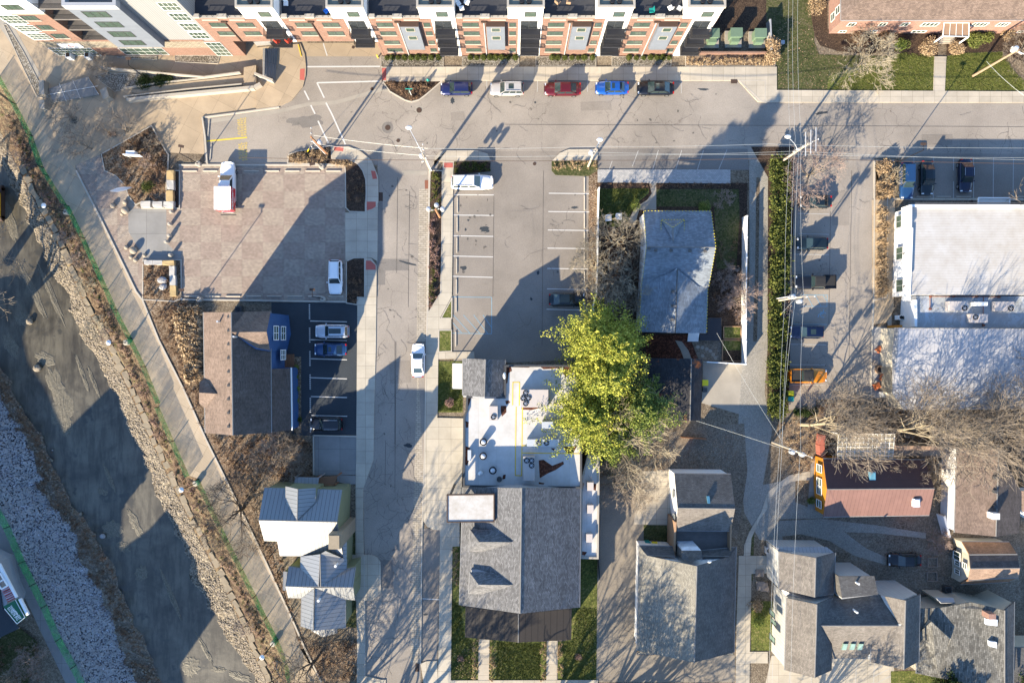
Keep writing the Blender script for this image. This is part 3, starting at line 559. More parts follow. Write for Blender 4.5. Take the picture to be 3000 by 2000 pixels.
slab('footpath', T(2,2, 1500,-10, 1560,0, 1620,80, 1650,160, 1580,160, 1550,80), 'concrete_plain', 0.07)
slab('footpath', T(3,2, 385,1275, 300,1275, 220,1285, 130,1340, 0,1480)+T(2,3, 2352,-40, 2280,60, 2200,240, 2190,398, 2130,398, 2135,300, 2180,180, 2290,0)+T(3,2, 0,1380, 110,1290, 200,1225, 385,1190), 'concrete_walk', 0.07)
slab('sidewalk', T(2,3, 2085,400, 2352,400, 2352,560, 2200,565, 2195,900, 2185,1280, 2352,1280, 2352,1385, 2185,1385, 2182,1600, 2055,1600, 2065,960), 'concrete_walk', 0.10)
slab('concrete_pad', N(2376,1360, 2400,1330, 2400,1490, 2366,1490), 'concrete_dark', 0.08)
slab('sidewalk', N(1046,1990, 1130,1990, 1130,2100, 1046,2100), 'concrete_walk', 0.11)
# planter beds with kerbs
def bed(name, pts, mat, kw=0.14, z=0.14, km='kerb'):
    slab(name, pts, mat, z-0.04)
    m = MB(); P = [xy(p, z) for p in pts]; n = len(P)
    for i in range(n):
        a, b_ = Vector((*P[i], 0)), Vector((*P[(i+1) % n], 0)); c = (a+b_)/2; L = (b_-a).length
        m.box((c.x, c.y, z/2), (L+kw*0.98, kw, z+0.001*(i % 3)), math.atan2(b_.y-a.y, b_.x-a.x))
    return struct(m.build('kerb', M[km]))
bed('planting_island', T(1,0, 1160,745, 1710,742, 1560,870, 1500,915, 1430,935, 1370,920, 1230,840), 'mulch')
bed('planting_island', T(0,0, 930,1415, 1390,1155, 1530,1400, 1545,1420, 1540,1568)+T(0,1, 1520,280, 1300,285, 1245,312, 1180,235, 1145,130, 1060,45, 960,0), 'leaf_litter')
bed('planting_island', T(0,1, 1530,0, 1648,0, 1648,345, 1300,345, 1300,285, 1520,280), 'mulch')
bed('planting_island', T(0,1, 1312,822, 1662,818, 1665,1175, 1600,1200, 1310,1185), 'leaf_litter')
bed('planting_island', T(1,0, 290,1500, 300,1420, 380,1390, 690,1340, 695,1455, 850,1465, 930,1500, 980,1568)+T(1,1, 1008,80, 1012,200, 1005,380, 860,375, 825,340, 820,0)+T(1,0, 815,1512), 'mulch')
bed('planting_island', T(1,1, 830,830, 900,800, 998,800, 998,1165, 932,1162, 928,1230, 830,1215), 'mulch')
bed('planting_strip', T(1,1, 1600,0, 1712,0, 1705,830, 1695,1125, 1580,1310, 1590,400), 'mulch')
bed('planting_island', T(1,1, 1800,1170, 1798,1355, 1700,1355), 'grass_bright'); bed('planting_island', T(1,1, 1680,1465, 1796,1465, 1796,1568)+T(1,2, 1796,90, 1678,95), 'grass_bright')
bed('planting_strip', N(2563,470, 2618,470, 2600,590, 2600,870, 2560,880), 'leaf_litter')
bed('planting_island', T(2,0, 2090,742, 2325,742, 2325,930, 2290,930, 2230,870), 'mulch')
bed('planting_bed', T(1,0, 1150,525, 1720,525, 1720,615, 1150,615), 'pebbles', 0.06, 0.1); bed('planting_bed', N(1354,167, 1520,167, 1520,194, 1354,194), 'pebbles', 0.06, 0.1)
bed('planting_bed', N(1570,167, 1746,167, 1746,194, 1570,194), 'pebbles', 0.06, 0.1); bed('planting_bed', N(1793,167, 1966,167, 1966,194, 1793,194), 'pebbles', 0.06, 0.1)
bed('planting_bed', N(2009,160, 2276,160, 2270,194, 2009,194), 'leaf_litter', 0.06, 0.1)
bed('planting_bed', T(0,0, 1072,518, 1440,520, 1440,552, 1080,528), 'pebbles', 0.05, 0.1); bed('planting_bed', T(0,0, 1608,510, 2020,510, 2000,585, 1610,568), 'pebbles', 0.05, 0.1)
bed('planting_bed', T(0,0, 30,225, 60,225, 215,480, 400,840, 400,900, 340,890, 200,600), 'pebbles', 0.06, 0.08)
bed('planting_bed', T(0,0, 860,700, 960,670, 1640,700, 1850,730, 1180,810, 1050,840), 'pebbles', 0.06, 0.1)
sheet('planting_bed', T(0,0, 650,1075, 710,1075, 700,1140, 650,1130), 'pebbles', 0.03); sheet('planting_bed', T(0,0, 1160,1170, 1230,1180, 1220,1215, 1160,1225), 'pebbles', 0.03)
sheet('lawn_strip', N(0,20, 6,60, 40,78, 120,220, 100,240, 20,110, -30,40), 'concrete_plain', 0.02)
# trail kerb line and other kerb strips
def strip(name, pts, w, z, mat, z0=0.0, kind='structure'):
    m = MB()
    for i in range(len(pts)-1):
        a, b_ = Vector((*xy(pts[i], z), 0)), Vector((*xy(pts[i+1], z), 0)); c = (a+b_)/2
        m.box((c.x, c.y, (z+z0)/2), ((b_-a).length+w*0.3, w, z-z0+0.0012*(i % 3)), math.atan2(b_.y-a.y, b_.x-a.x))
    return tag(m.build(name, M[mat]), kind=kind)
strip('kerb', N(223,500, 287,627, 347,749, 398,854, 417,879, 465,997, 536,1137, 603,1287, 660,1402, 701,1485, 750,1586, 779,1647, 814,1723, 858,1819, 893,1899, 941,1997), 0.22, 0.13, 'kerb')
strip('kerb', N(592,345, 600,400, 606,478), 0.2, 0.3, 'kerb'); strip('kerb', N(593,344, 700,330, 817,314), 0.2, 0.16, 'kerb')
strip('kerb', N(600,358, 817,326, 900,306, 985,300, 1120,262, 1150,268), 0.5, 0.0125, 'concrete_plain', 0)
strip('kerb', N(524,483, 1011,483), 0.22, 0.14, 'kerb'); strip('kerb', N(1014,884, 531,877), 0.22, 0.14, 'kerb')
strip('kerb', N(1257,500, 1251,930, 1245,1270, 1236,1560, 1232,1945), 0.16, 0.13, 'kerb'); strip('kerb', N(1067,1630, 1069,1988), 0.16, 0.14, 'kerb')
strip('kerb', N(918,1275, 1044,1278), 0.18, 0.2, 'kerb'); strip('kerb', N(918,1275, 918,1390), 0.18, 0.2, 'kerb')
strip('kerb', N(2563,470, 2560,880, 2557,960, 2552,1170), 0.18, 0.14, 'kerb')
# tactile ramps
for q in (T(1,0, 405,635, 448,632, 445,738, 402,735), T(1,0, 1158,625, 1197,625, 1195,745, 1160,745), T(1,0, 720,1345, 806,1350, 800,1392, 716,1385), T(1,0, 1728,1496, 1808,1496, 1808,1540, 1728,1540), T(1,1, 1056,0, 1095,5, 1113,75, 1072,78), T(1,1, 1018,285, 1100,285, 1100,330, 1065,352, 1018,365), T(1,1, 1010,826, 1052,826, 1098,868, 1100,910, 1010,910)):
    sheet('tactile_ramp', q, 'red_ramp', 0.137)
sheet('grate', T(1,1, 1115,200, 1165,200, 1165,280, 1115,280), 'iron', 0.03); sheet('grate', T(1,1, 1550,88, 1600,88, 1600,165, 1552,168), 'rust', 0.03)
sheet('grate', T(2,0, 2010,730, 2070,730, 2070,768, 2012,768), 'iron', 0.14); sheet('grate', T(1,3, 1465,1385, 1500,1385, 1500,1462, 1462,1462), 'iron', 0.03)
# ---- painted markings
def lines(name, segs, mat, w=0.11, z=0.022, t=None):
    m = MB()
    for i in range(0, len(segs), 4):
        p = segs[i:i+4]
        if t: (p0, p1) = T(t[0], t[1], *p)
        else: p0, p1 = (p[0], p[1]), (p[2], p[3])
        a, b_ = Vector((*xy(p0), 0)), Vector((*xy(p1), 0)); d = (b_-a).normalized(); q = Vector((-d.y, d.x, 0))*w/2; u = Vector((0, 0, z+0.00003*i))
        m.face([a-q+u, b_-q+u, b_+q+u, a+q+u])
    return struct(m.build(name, M[mat]))
lines('road_marking', (468,615,1140,612, 565,762,1130,748, 560,760,627,900, 445,835,488,920, 503,968,543,1047, 643,945,698,1050, 698,1050,822,1328, 570,1112,665,1315), 'white_line', 0.2, t=(1,0))
lines('road_marking', (618,400,654,515), 'white_line', 0.15, t=(1,0))
lines('road_marking', (480,512,480,512.1), 'white_line', 0.1)
lines('parking_lines', (1818,222,2188,224, 1816,408,2185,412, 1813,598,2180,604, 1808,784,2178,792, 1806,970,2175,980), 'white_line', 0.12, t=(1,1))
lines('parking_lines', (338,208,708,212, 334,376,708,380, 330,545,704,550, 326,712,702,716, 324,898,702,903, 322,1085,705,1092, 318,1272,702,1282), 'white_line', 0.12, t=(2,1))
lines('parking_lines', (1800,1160,2165,1163, 1800,1492,2165,1498, 1812,1325,1970,1497, 1905,1325,2060,1497, 2000,1325,2130,1497, 2085,1325,2165,1440, 1810,1398,1890,1490, 2165,1163,2165,1498), 'blue_line', 0.07, t=(1,1))
lines('parking_lines', (498,1380,836,1388, 500,1552,836,1560), 'white_line', 0.12, t=(1,1)); lines('parking_lines', (502,158,836,168, 504,332,836,343, 505,505,836,514, 508,678,838,686), 'white_line', 0.12, t=(1,2))
lines('parking_lines', (1530,792,1680,800), 'white_line', 0.12, t=(1,3))
lines('parking_lines', (270,393,562,400, 280,580,560,586, 240,768,558,772, 330,955,578,960), 'faded_line', 0.1, t=(3,1)); lines('parking_lines', (205,25,535,30, 200,212,525,214, 200,398,520,400), 'faded_line', 0.1, t=(3,2))
lines('parking_lines', (300,1140,545,1142, 545,1142,540,1246, 320,1245,540,1247, 355,1142,410,1245, 432,1142,488,1245, 505,1142,542,1200, 215,1410,540,1412), 'blue_line', 0.07, t=(3,1))
lines('parking_lines', (1520,130,1518,258, 1704,100,1702,262, 1888,100,1887,265, 2070,-20,2068,245, 2253,-20,2250,270), 'faded_line', 0.1, t=(3,1))
lines('parking_lines', (1340,1450,1338,1568, 1522,1450,1520,1568, 1704,1450,1704,1568, 1888,1450,1888,1568, 2072,1450,2070,1568, 2255,1450,2253,1568), 'faded_line', 0.1, t=(3,0))
lines('parking_lines', (235,745,233,845, 695,745,693,845, 1130,745,1130,845, 1555,745,1555,860), 'faded_line', 0.09, t=(2,0)); lines('parking_lines', (2120,745,2122,840), 'faded_line', 0.09, t=(1,0))
lines('parking_lines', (920,1480,890,1568, 1160,1385,1105,1530, 1345,1380,1290,1568, 1560,1380,1500,1568, 1975,1375,1895,1568, 1760,1380,1700,1568), 'faded_line', 0.08, t=(2,0))
lines('parking_lines', (200,1465,195,1568, 400,1500,398,1568, 610,1390,603,1568, 812,1390,805,1568, 978,1385,968,1568, 980,1448,1045,1408, 985,1500,1130,1425, 1010,1560,1130,1498), 'faded_line', 0.1, t=(3,3))
lines('parking_lines', (1900,1298,2270,1264), 'yellow_line', 0.2, t=(0,0))
sheet('road_patch', T(1,1, 1340,0, 1578,0, 1575,40, 1338,38), 'concrete_plain', 0.021)
sheet('road_patch', T(1,0, 1465,975, 1535,975, 1533,1048, 1468,1050), 'concrete_plain', 0.019)
for cx, cy, r_ in ((1135.5,374,17),):
    sheet('road_patch', [(cx+r_*math.cos(i*.35), cy+r_*math.sin(i*.35)) for i in range(18)], 'asphalt_patch', 0.02)
# stains
for cx, cy, rx, ry in ((1420,672,13,9),(1683,608,10,4),(1195,771,22,3),(1325,296,6,9),(1568,300,3,3),(1372,645,3,3),(1364,672,3,4),(1577,798,4,6),(1556,875,4,4),(1358,785,9,6),(1246,1799,6,3),(895,355,50,16),(2060,262,16,3),(2405,332,18,4),(1195,1304,12,6)):
    sheet('stain', blob(cx, cy, rx, ry, rnd.uniform(-.3,.3), 18, 0.35), 'asphalt_patch' if rx > 40 else 'asphalt_black', 0.0235 if rx < 40 else 0.0215)
rc = random.Random(5); m = MB()
def crack(x, y, a, n, w_, st=7):
    p = (x, y); 
    for i in range(n):
        a += rc.gauss(0, .38); q = (p[0]+math.cos(a)*st, p[1]+math.sin(a)*st); A = Vector((*xy(p), .0262)); B_ = Vector((*xy(q), .0262)); d = (B_-A).normalized(); s_ = Vector((-d.y, d.x, 0))*w_*rc.uniform(.3, 1)/2; m.face([A-s_, B_-s_, B_+s_, A+s_]); p = q
        if rc.random() < .12 and n > 6: crack(p[0], p[1], a+rc.choice((-1, 1))*rc.uniform(.7, 1.5), n//2, w_*.8, st)
for x0, x1, y0, y1, n in ((910,1500,260,440,16),(1500,2240,245,440,14),(2300,3000,310,440,10),(1110,1225,500,1000,16),(1100,1215,1000,1500,44),(1075,1200,1500,1950,34),(2440,2550,480,1100,10),(1780,1860,1620,1900,12),(1340,1730,520,1000,12)):
    for _ in range(n): crack(rc.uniform(x0, x1), rc.uniform(y0, y1), rc.choice((1.57, 0, 1.57, 3.0))+rc.gauss(0, .3), rc.randrange(4, 13), .055)
struct(m.build('road_crack', M['crack']))
lines('road_seam', (1480,365,2250,368, 2250,368,3000,372, 1165,520,1162,800, 1160,1000,1157,1440, 1447,570,1444,870, 1592,500,1588,1010, 2495,500,2487,1060, 2433,620,2428,950, 1157,1000,1157,1300, 1130,1290,1128,1420, 1200,560,1196,900), 'seam', .05, .0255)
for q in (N(1700,300,1790,296,1792,322,1702,325), N(1320,330,1360,326,1362,352,1322,355), N(1140,1060,1200,1056,1204,1120,1143,1124), N(1110,1640,1150,1640,1152,1720,1112,1722), N(2700,395,2790,395,2790,425,2700,425), N(1480,620,1560,616,1565,700,1484,705), N(2440,560,2490,560,2488,660,2438,660)): sheet('road_patch', q, 'asphalt_patch' if q[0][0] % 20 else 'asphalt_lot', .0205)
for _ in range(70):
    x, y = rc.choice(((rc.uniform(1345,1440), rc.uniform(560,880)), (rc.uniform(1610,1710), rc.uniform(540,900)), (rc.uniform(1000,2200), rc.uniform(250,430)), (rc.uniform(2340,2420), rc.uniform(600,1150)), (rc.uniform(1110,1210), rc.uniform(500,1900)))); sheet('stain', blob(x, y, rc.uniform(1, 4), rc.uniform(1, 4), 0, 8, .4), 'stain_dark', .0245)
# lettering on the ground
FONT = {'F':'1111110010001110100001000010000','U':'','':''}
def text_obj(name, s, loc, rz, size, mat, parent=None, rx=0, ext=0.004, spacing=1.0, bold=0.0, rot=None, sx=1.0):
    cu = bpy.data.curves.new(name, 'FONT'); cu.body = s; cu.size = size; cu.extrude = ext; cu.space_character = spacing; cu.offset = bold
    cu.align_x = 'CENTER'; cu.align_y = 'CENTER'
    o = bpy.data.objects.new(name, cu); link(o); dg = bpy.context.evaluated_depsgraph_get(); me = bpy.data.meshes.new_from_object(o.evaluated_get(dg))
    bpy.data.objects.remove(o); me.materials.clear(); me.materials.append(M[mat]); me.name = name
    o = link(bpy.data.objects.new(name, me)); o.location = loc; o.rotation_euler = rot if rot else (rx, 0, rz); o.scale = (sx, 1, 1)
    if parent is not None:
        ox, oy, oz = OFF[parent.name]; o.parent = parent; o.location = (loc[0]-ox, loc[1]-oy, loc[2]-oz)
    return o
for dx, dy, s_ in ((0,0,0),(3,72,1)):
    for k, (wd, px, py) in enumerate((('FUTURE',700.5,372),('RESIDENT',709.5,372.5),('PARKING',718.5,371))):
        p = W(px+dx, py+dy-0.0, 0.023); o = text_obj('road_lettering', wd, p, R(92), 0.52, 'yellow_line', ext=0.001, spacing=1.25, bold=0.0, sx=(0.98 if k != 1 else 0.92)); struct(o)
# wheelchair symbol
m = MB(); c = W(2412, 922, 0.023)
for i in range(14):
    a0, a1 = 0.4+i*0.33, 0.4+(i+1)*0.33
    m.face([c+Vector((math.cos(a)*r_, math.sin(a)*r_, 0)) for a, r_ in ((a0, .33), (a0, .42), (a1, .42), (a1, .33))])
for (x0, y0, x1, y1) in ((-.05,.1,.05,.75),(-.02,.35,-.45,.35),(-.05,.1,-.6,.1),(-.6,.1,-.75,-.35)):
    a, b_ = Vector((x0, y0, 0.0002)), Vector((x1, y1, 0.0002)); d = (b_-a).normalized(); q = Vector((-d.y, d.x, 0))*0.05; m.face([c+a-q, c+b_-q, c+b_+q, c+a+q])
struct(m.build('parking_symbol', M['blue_line']))
# ================================================================ buildings
WALLS = {}
def ext(r, ax, fn): return fn(v.co[ax] for o in WALLS[r.name] for v in o.data.vertices)+r.location[ax]
def P3(tp): return [W(*p) for p in tp]
def house(name, label, cat, faces, wall, inset=0.3, base=-0.1, hs=1.0, group=None, thick=0.14, extra_wall=None, roofname='roof'):
    hf = hs if callable(hs) else (lambda h: h*hs)
    faces = [(f[0], [(p[0], p[1], hf(p[2])) for p in f[1]]) for f in faces]
    allp = [p for f in faces for p in P3(f[1])]
    c = sum(allp, Vector())/len(allp); r = root(name, (c.x, c.y, 0), label, cat, group)
    mats = {}
    for f in faces: mats.setdefault(f[0], []).append(P3(f[1]))
    roofs = []
    grp = []
    for mt, fs in mats.items():
        gs = []
        for P in fs:
            hit = [g for g in gs if any((a-b_).length < 1.6 for Q in g for a in Q for b_ in P)]
            new = [P]
            for g in hit: new += g; gs.remove(g)
            gs.append(new)
        grp += [(mt, g) for g in gs]
    for mt, fs in grp:
        m = MB()
        for P in fs:
            n = Vector((0, 0, 0))
            for i in range(1, len(P)-1): n += (P[i]-P[0]).cross(P[i+1]-P[0])
            if n.z < 0: P = P[::-1]
            m.face(P)
        o = m.build(roofname, M[mt], r); sm = o.modifiers.new('thickness', 'SOLIDIFY'); sm.thickness = thick; sm.offset = -1
        roofs.append(o)
        gm, rm = MB(), MB(); zmx = max(p.z for P in fs for p in P)
        for P in fs:
            lo, hi = min(p.z for p in P), max(p.z for p in P)
            for i in range(len(P)):
                a, b_ = P[i], P[(i+1) % len(P)]
                if (b_-a).length < 1.2 or hi-lo < .5: continue
                if a.z < lo+.15 and b_.z < lo+.15 and a.z < zmx-1: gm.tube(a-Vector((0, 0, .05)), b_-Vector((0, 0, .05)), .075, n=5)
                elif a.z > hi-.12 and b_.z > hi-.12: rm.tube(a+Vector((0, 0, -.02)), b_+Vector((0, 0, -.02)), .08, n=5)
        if gm.f: gm.build('gutter', M['gutter'], r)
        if rm.f: rm.build('ridge_cap', M['ridge'], r)
    wg = []
    for f in faces:
        P = P3(f[1]); hit = [g for g in wg if any((a-b_).xy.length < 2.5 for Q in g for a in Q for b_ in P)]; new = [P]
        for g in hit: new += g; wg.remove(g)
        wg.append(new)
    for g in wg:
      m = MB()
      for P in g:
        q = []; nn = Vector((0, 0, 0))
        for i in range(1, len(P)-1): nn += (P[i]-P[0]).cross(P[i+1]-P[0])
        nn.normalize(); dr = thick+.04+inset*min(1.3, nn.xy.length/max(.3, abs(nn.z)))
        for p in P:
            d = Vector((c.x-p.x, c.y-p.y, 0)); L = d.length; d.normalize(); q.append(p+Vector((d.x*inset, d.y*inset, -dr)))
        m.prism([(p.x, p.y) for p in q], base, [p.z for p in q])
      WALLS.setdefault(r.name, []).append(m.build('wall', M[wall], r))
    r['_c'] = 0; del r['_c']
    return r, roofs
def inplane(P, u0, v0, u1, v1):       # P: quad bl, br, tr, tl -> sub-quad
    def at(u, v): return (P[0]*(1-u)+P[1]*u)*(1-v)+(P[3]*(1-u)+P[2]*u)*v
    return [at(u0, v0), at(u1, v0), at(u1, v1), at(u0, v1)]
def window(parent, Q, nx=2, ny=1, fm='white_trim', gm='window_glass', fw=0.07, out=0.05, sill=None, name='window', pane='pane', depth=0.06):
    """Q: four corners bl, br, tr, tl in the wall plane, counter-clockwise seen from outside"""
    n = (Q[1]-Q[0]).cross(Q[3]-Q[0]).normalized(); U = (Q[1]-Q[0]); V = (Q[3]-Q[0]); LU, LV = U.length, V.length; U.normalize(); V.normalize()
    def bar(m, a, b_, w, z0, z1):
        d = (b_-a).normalized(); s_ = d.cross(n)*(w/2); m.mesh([a-s_+n*z0, b_-s_+n*z0, b_+s_+n*z0, a+s_+n*z0, a-s_+n*z1, b_-s_+n*z1, b_+s_+n*z1, a+s_+n*z1], [(0,3,2,1),(4,5,6,7),(0,1,5,4),(1,2,6,5),(2,3,7,6),(3,0,4,7)])
    m = MB(); o0 = Q[0]
    for v in (fw/2, LV-fw/2): bar(m, o0+V*v, o0+U*LU+V*v, fw, 0.0, out)
    for u in (fw/2, LU-fw/2): bar(m, o0+U*u+V*fw, o0+U*u+V*(LV-fw), fw, 0.0, out-0.002)
    for i in range(1, nx): bar(m, o0+U*(LU*i/nx)+V*fw, o0+U*(LU*i/nx)+V*(LV-fw), fw*0.7, 0.0, out-0.006)
    for i in range(1, ny): bar(m, o0+V*(LV*i/ny)+U*fw, o0+V*(LV*i/ny)+U*(LU-fw), fw*0.7, 0.0, out-0.008)
    f = m.build(name, M[fm], parent)
    g = MB(); z = 0.02; g.face([o0+U*fw+V*fw+n*z, o0+U*(LU-fw)+V*fw+n*z, o0+U*(LU-fw)+V*(LV-fw)+n*z, o0+U*fw+V*(LV-fw)+n*z]); g.build(pane, M[gm], f)
    if sill:
        s_ = MB(); bar(s_, o0-U*0.08-V*0.1, o0+U*(LU+0.08)-V*0.1, 0.2, 0.0, 0.09); s_.build('sill', M[sill], f)
    return f
# ---------------------------------------------------------------- the long building along the top
Y0 = (1000-163.5)/S                    # facade plane (world y)
def fx(px, py, y0=Y0):                 # photo pixel on a vertical plane facing south -> (x, h)
    f = (1000-py)/21.0/y0; return ((px-1500)/21/f, H*(1-1/f))
def sq(x0, x1, h0, h1, y): return [Vector((x0, y, h0)), Vector((x1, y, h0)), Vector((x1, y, h1)), Vector((x0, y, h1))]
r = root('apartment_building', (-51, 45, 0), 'large brick, grey panel and ribbed metal apartment building at the top left corner', 'building')
D = 13.0
def bx(m, x0, x1, y0, y1, z0, z1): m.box(((x0+x1)/2, (y0+y1)/2, (z0+z1)/2), (x1-x0, y1-y0, z1-z0))
m = MB(); bx(m, -63.2, -39.2, Y0+.02, Y0+D, -.1, 2.55); bx(m, -40.9, -37.1, Y0+.01, Y0+D, -.1, 4.6); m.build('wall', M['brick_red'], r)
m = MB(); bx(m, -63.2, -40.9, Y0, Y0+D, 2.55, 4.55); m.build('stone_band', M['stone_tan'], r)
m = MB(); bx(m, -63.2, -40.9, Y0-.03, Y0+D, 4.55, 4.95); bx(m, -61.3+.2, -56.8, Y0, Y0+D, 4.95, 12.2); m.build('wall', M['brick_red'], r)
m = MB(); bx(m, -63.2, -61.1, Y0-.02, Y0+D, 4.95, 12.2); bx(m, -63.2, -56.8, Y0-.03, Y0+D, 12.2, 16.4); m.build('white_section', M['white_paint'], r)
m = MB(); bx(m, -63.25, -56.75, Y0-.08, Y0+.1, 12.15, 12.4); m.build('cornice', M['cream_stone'], r)
m = MB(); bx(m, -56.8, -52.2, Y0+1.8, Y0+D, 4.95, 16.4); m.build('recess_wall', M['siding_grey'], r)
for h in (4.97, 7.9, 10.7, 13.4): m = MB(); bx(m, -56.79, -52.21, Y0+.02, Y0+1.79, h-.25, h); m.build('balcony_floor', M['deck_grey'], r)
for h in (4.95, 7.9, 10.7, 13.4):
    m = MB(); bx(m, -56.75, -52.25, Y0+.05, Y0+.1, h+1.0, h+1.06)
    for i in range(23): bx(m, -56.7+i*.2, -56.67+i*.2, Y0+.06, Y0+.09, h, h+1.0)
    m.build('balcony_railing', M['black_metal'], r)
m = MB(); bx(m, -52.2, -46.0, Y0-.9, Y0+D, 4.8, 15.2); m.build('panel_bay', M['panel_grey'], r)
m = MB(); z = 15.2
for a in ((-52.25,-45.95,Y0-.95,Y0-.55),(-52.25,-51.85,Y0-.55,Y0+D),(-46.35,-45.95,Y0-.55,Y0+D)): bx(m, *a, z, 16.1)
m.build('parapet', M['grey_trim'], r)
m = MB(); bx(m, -51.85, -46.35, Y0-.55, Y0+D, 15.2, 15.35); m.build('terrace', M['terrace_brown'], r)
m = MB(); bx(m, -46.0, -40.9, Y0+.03, Y0+D, 4.95, 16.4); m.build('corrugated_wall', M['corrugated'], r)
m = MB(); bx(m, -40.9, -39.2, Y0+.03, Y0+D, 4.6, 16.0); m.build('stair_wall', M['corrugated'], r)
for q in ((65,235,90,42),): 
    (x0, h0), (x1, _), (_, h1) = fx(q[0]/3.136, q[2]/3.136), fx(q[1]/3.136, q[2]/3.136), fx(0, q[3]/3.136); window(r, sq(x0, x1, h0, h1, Y0-.03), 3, 1, 'dark_trim')
for q in ((240,372,186,145),(383,508,273,232),(513,640,350,312)):
    (x0, h0), (x1, _), (_, h1) = fx(q[0]/3.136, q[2]/3.136), fx(q[1]/3.136, q[2]/3.136), fx(0, q[3]/3.136); window(r, sq(x0, x1, h0, h1, Y0), 3, 1, 'dark_trim', sill='cream_stone')
for h0, h1 in ((9.75, 11.9), (7.5, 9.2), (5.25, 7.0)): window(r, sq(-63.0, -60.4, h0, h1, Y0-.03), 4, 3, 'white_trim', out=0.05, fw=.05)
window(r, sq(-63.1, -57.2, 0.05, 2.5, Y0), 7, 3, 'white_trim', out=0.05, name='shopfront', fw=.045)
window(r, sq(-53.6, -47.6, 0.3, 2.5, Y0), 6, 2, 'white_trim', out=0.04, name='shopfront', fw=.045)
window(r, sq(-41.0, -38.9, 0.1, 4.3, Y0-.01), 3, 4, 'white_trim', out=0.05, name='shopfront', fw=0.045)
for h0, h1 in ((5.5, 7.1), (7.9, 9.6), (10.6, 12.2), (13.2, 14.8)):
    window(r, sq(-50.95, -48.0, h0, h1-.15, Y0-.9), 3, 1, 'dark_trim'); window(r, sq(-41.9, -39.6, h0-.2, h1+.1, Y0+.03), 4, 2, 'white_trim', fw=0.05)
m = MB(); bx(m, -60.9, -57.9, Y0-.12, Y0-.02, 2.85, 3.9); o = m.build('sign_board', M['white_paint'], r)
text_obj('sign_letter', 'C', (-59.9, Y0-.13, 3.37), 0, 0.95, 'galvanised', r, rot=(R(90), 0, 0)); text_obj('sign_letter', 'O', (-59.35, Y0-.13, 3.37), 0, 0.95, 'red_paint', r, rot=(R(90), 0, 0)); text_obj('sign_letter', 'L', (-58.7, Y0-.13, 3.37), 0, 0.95, 'galvanised', r, rot=(R(90), 0, 0))
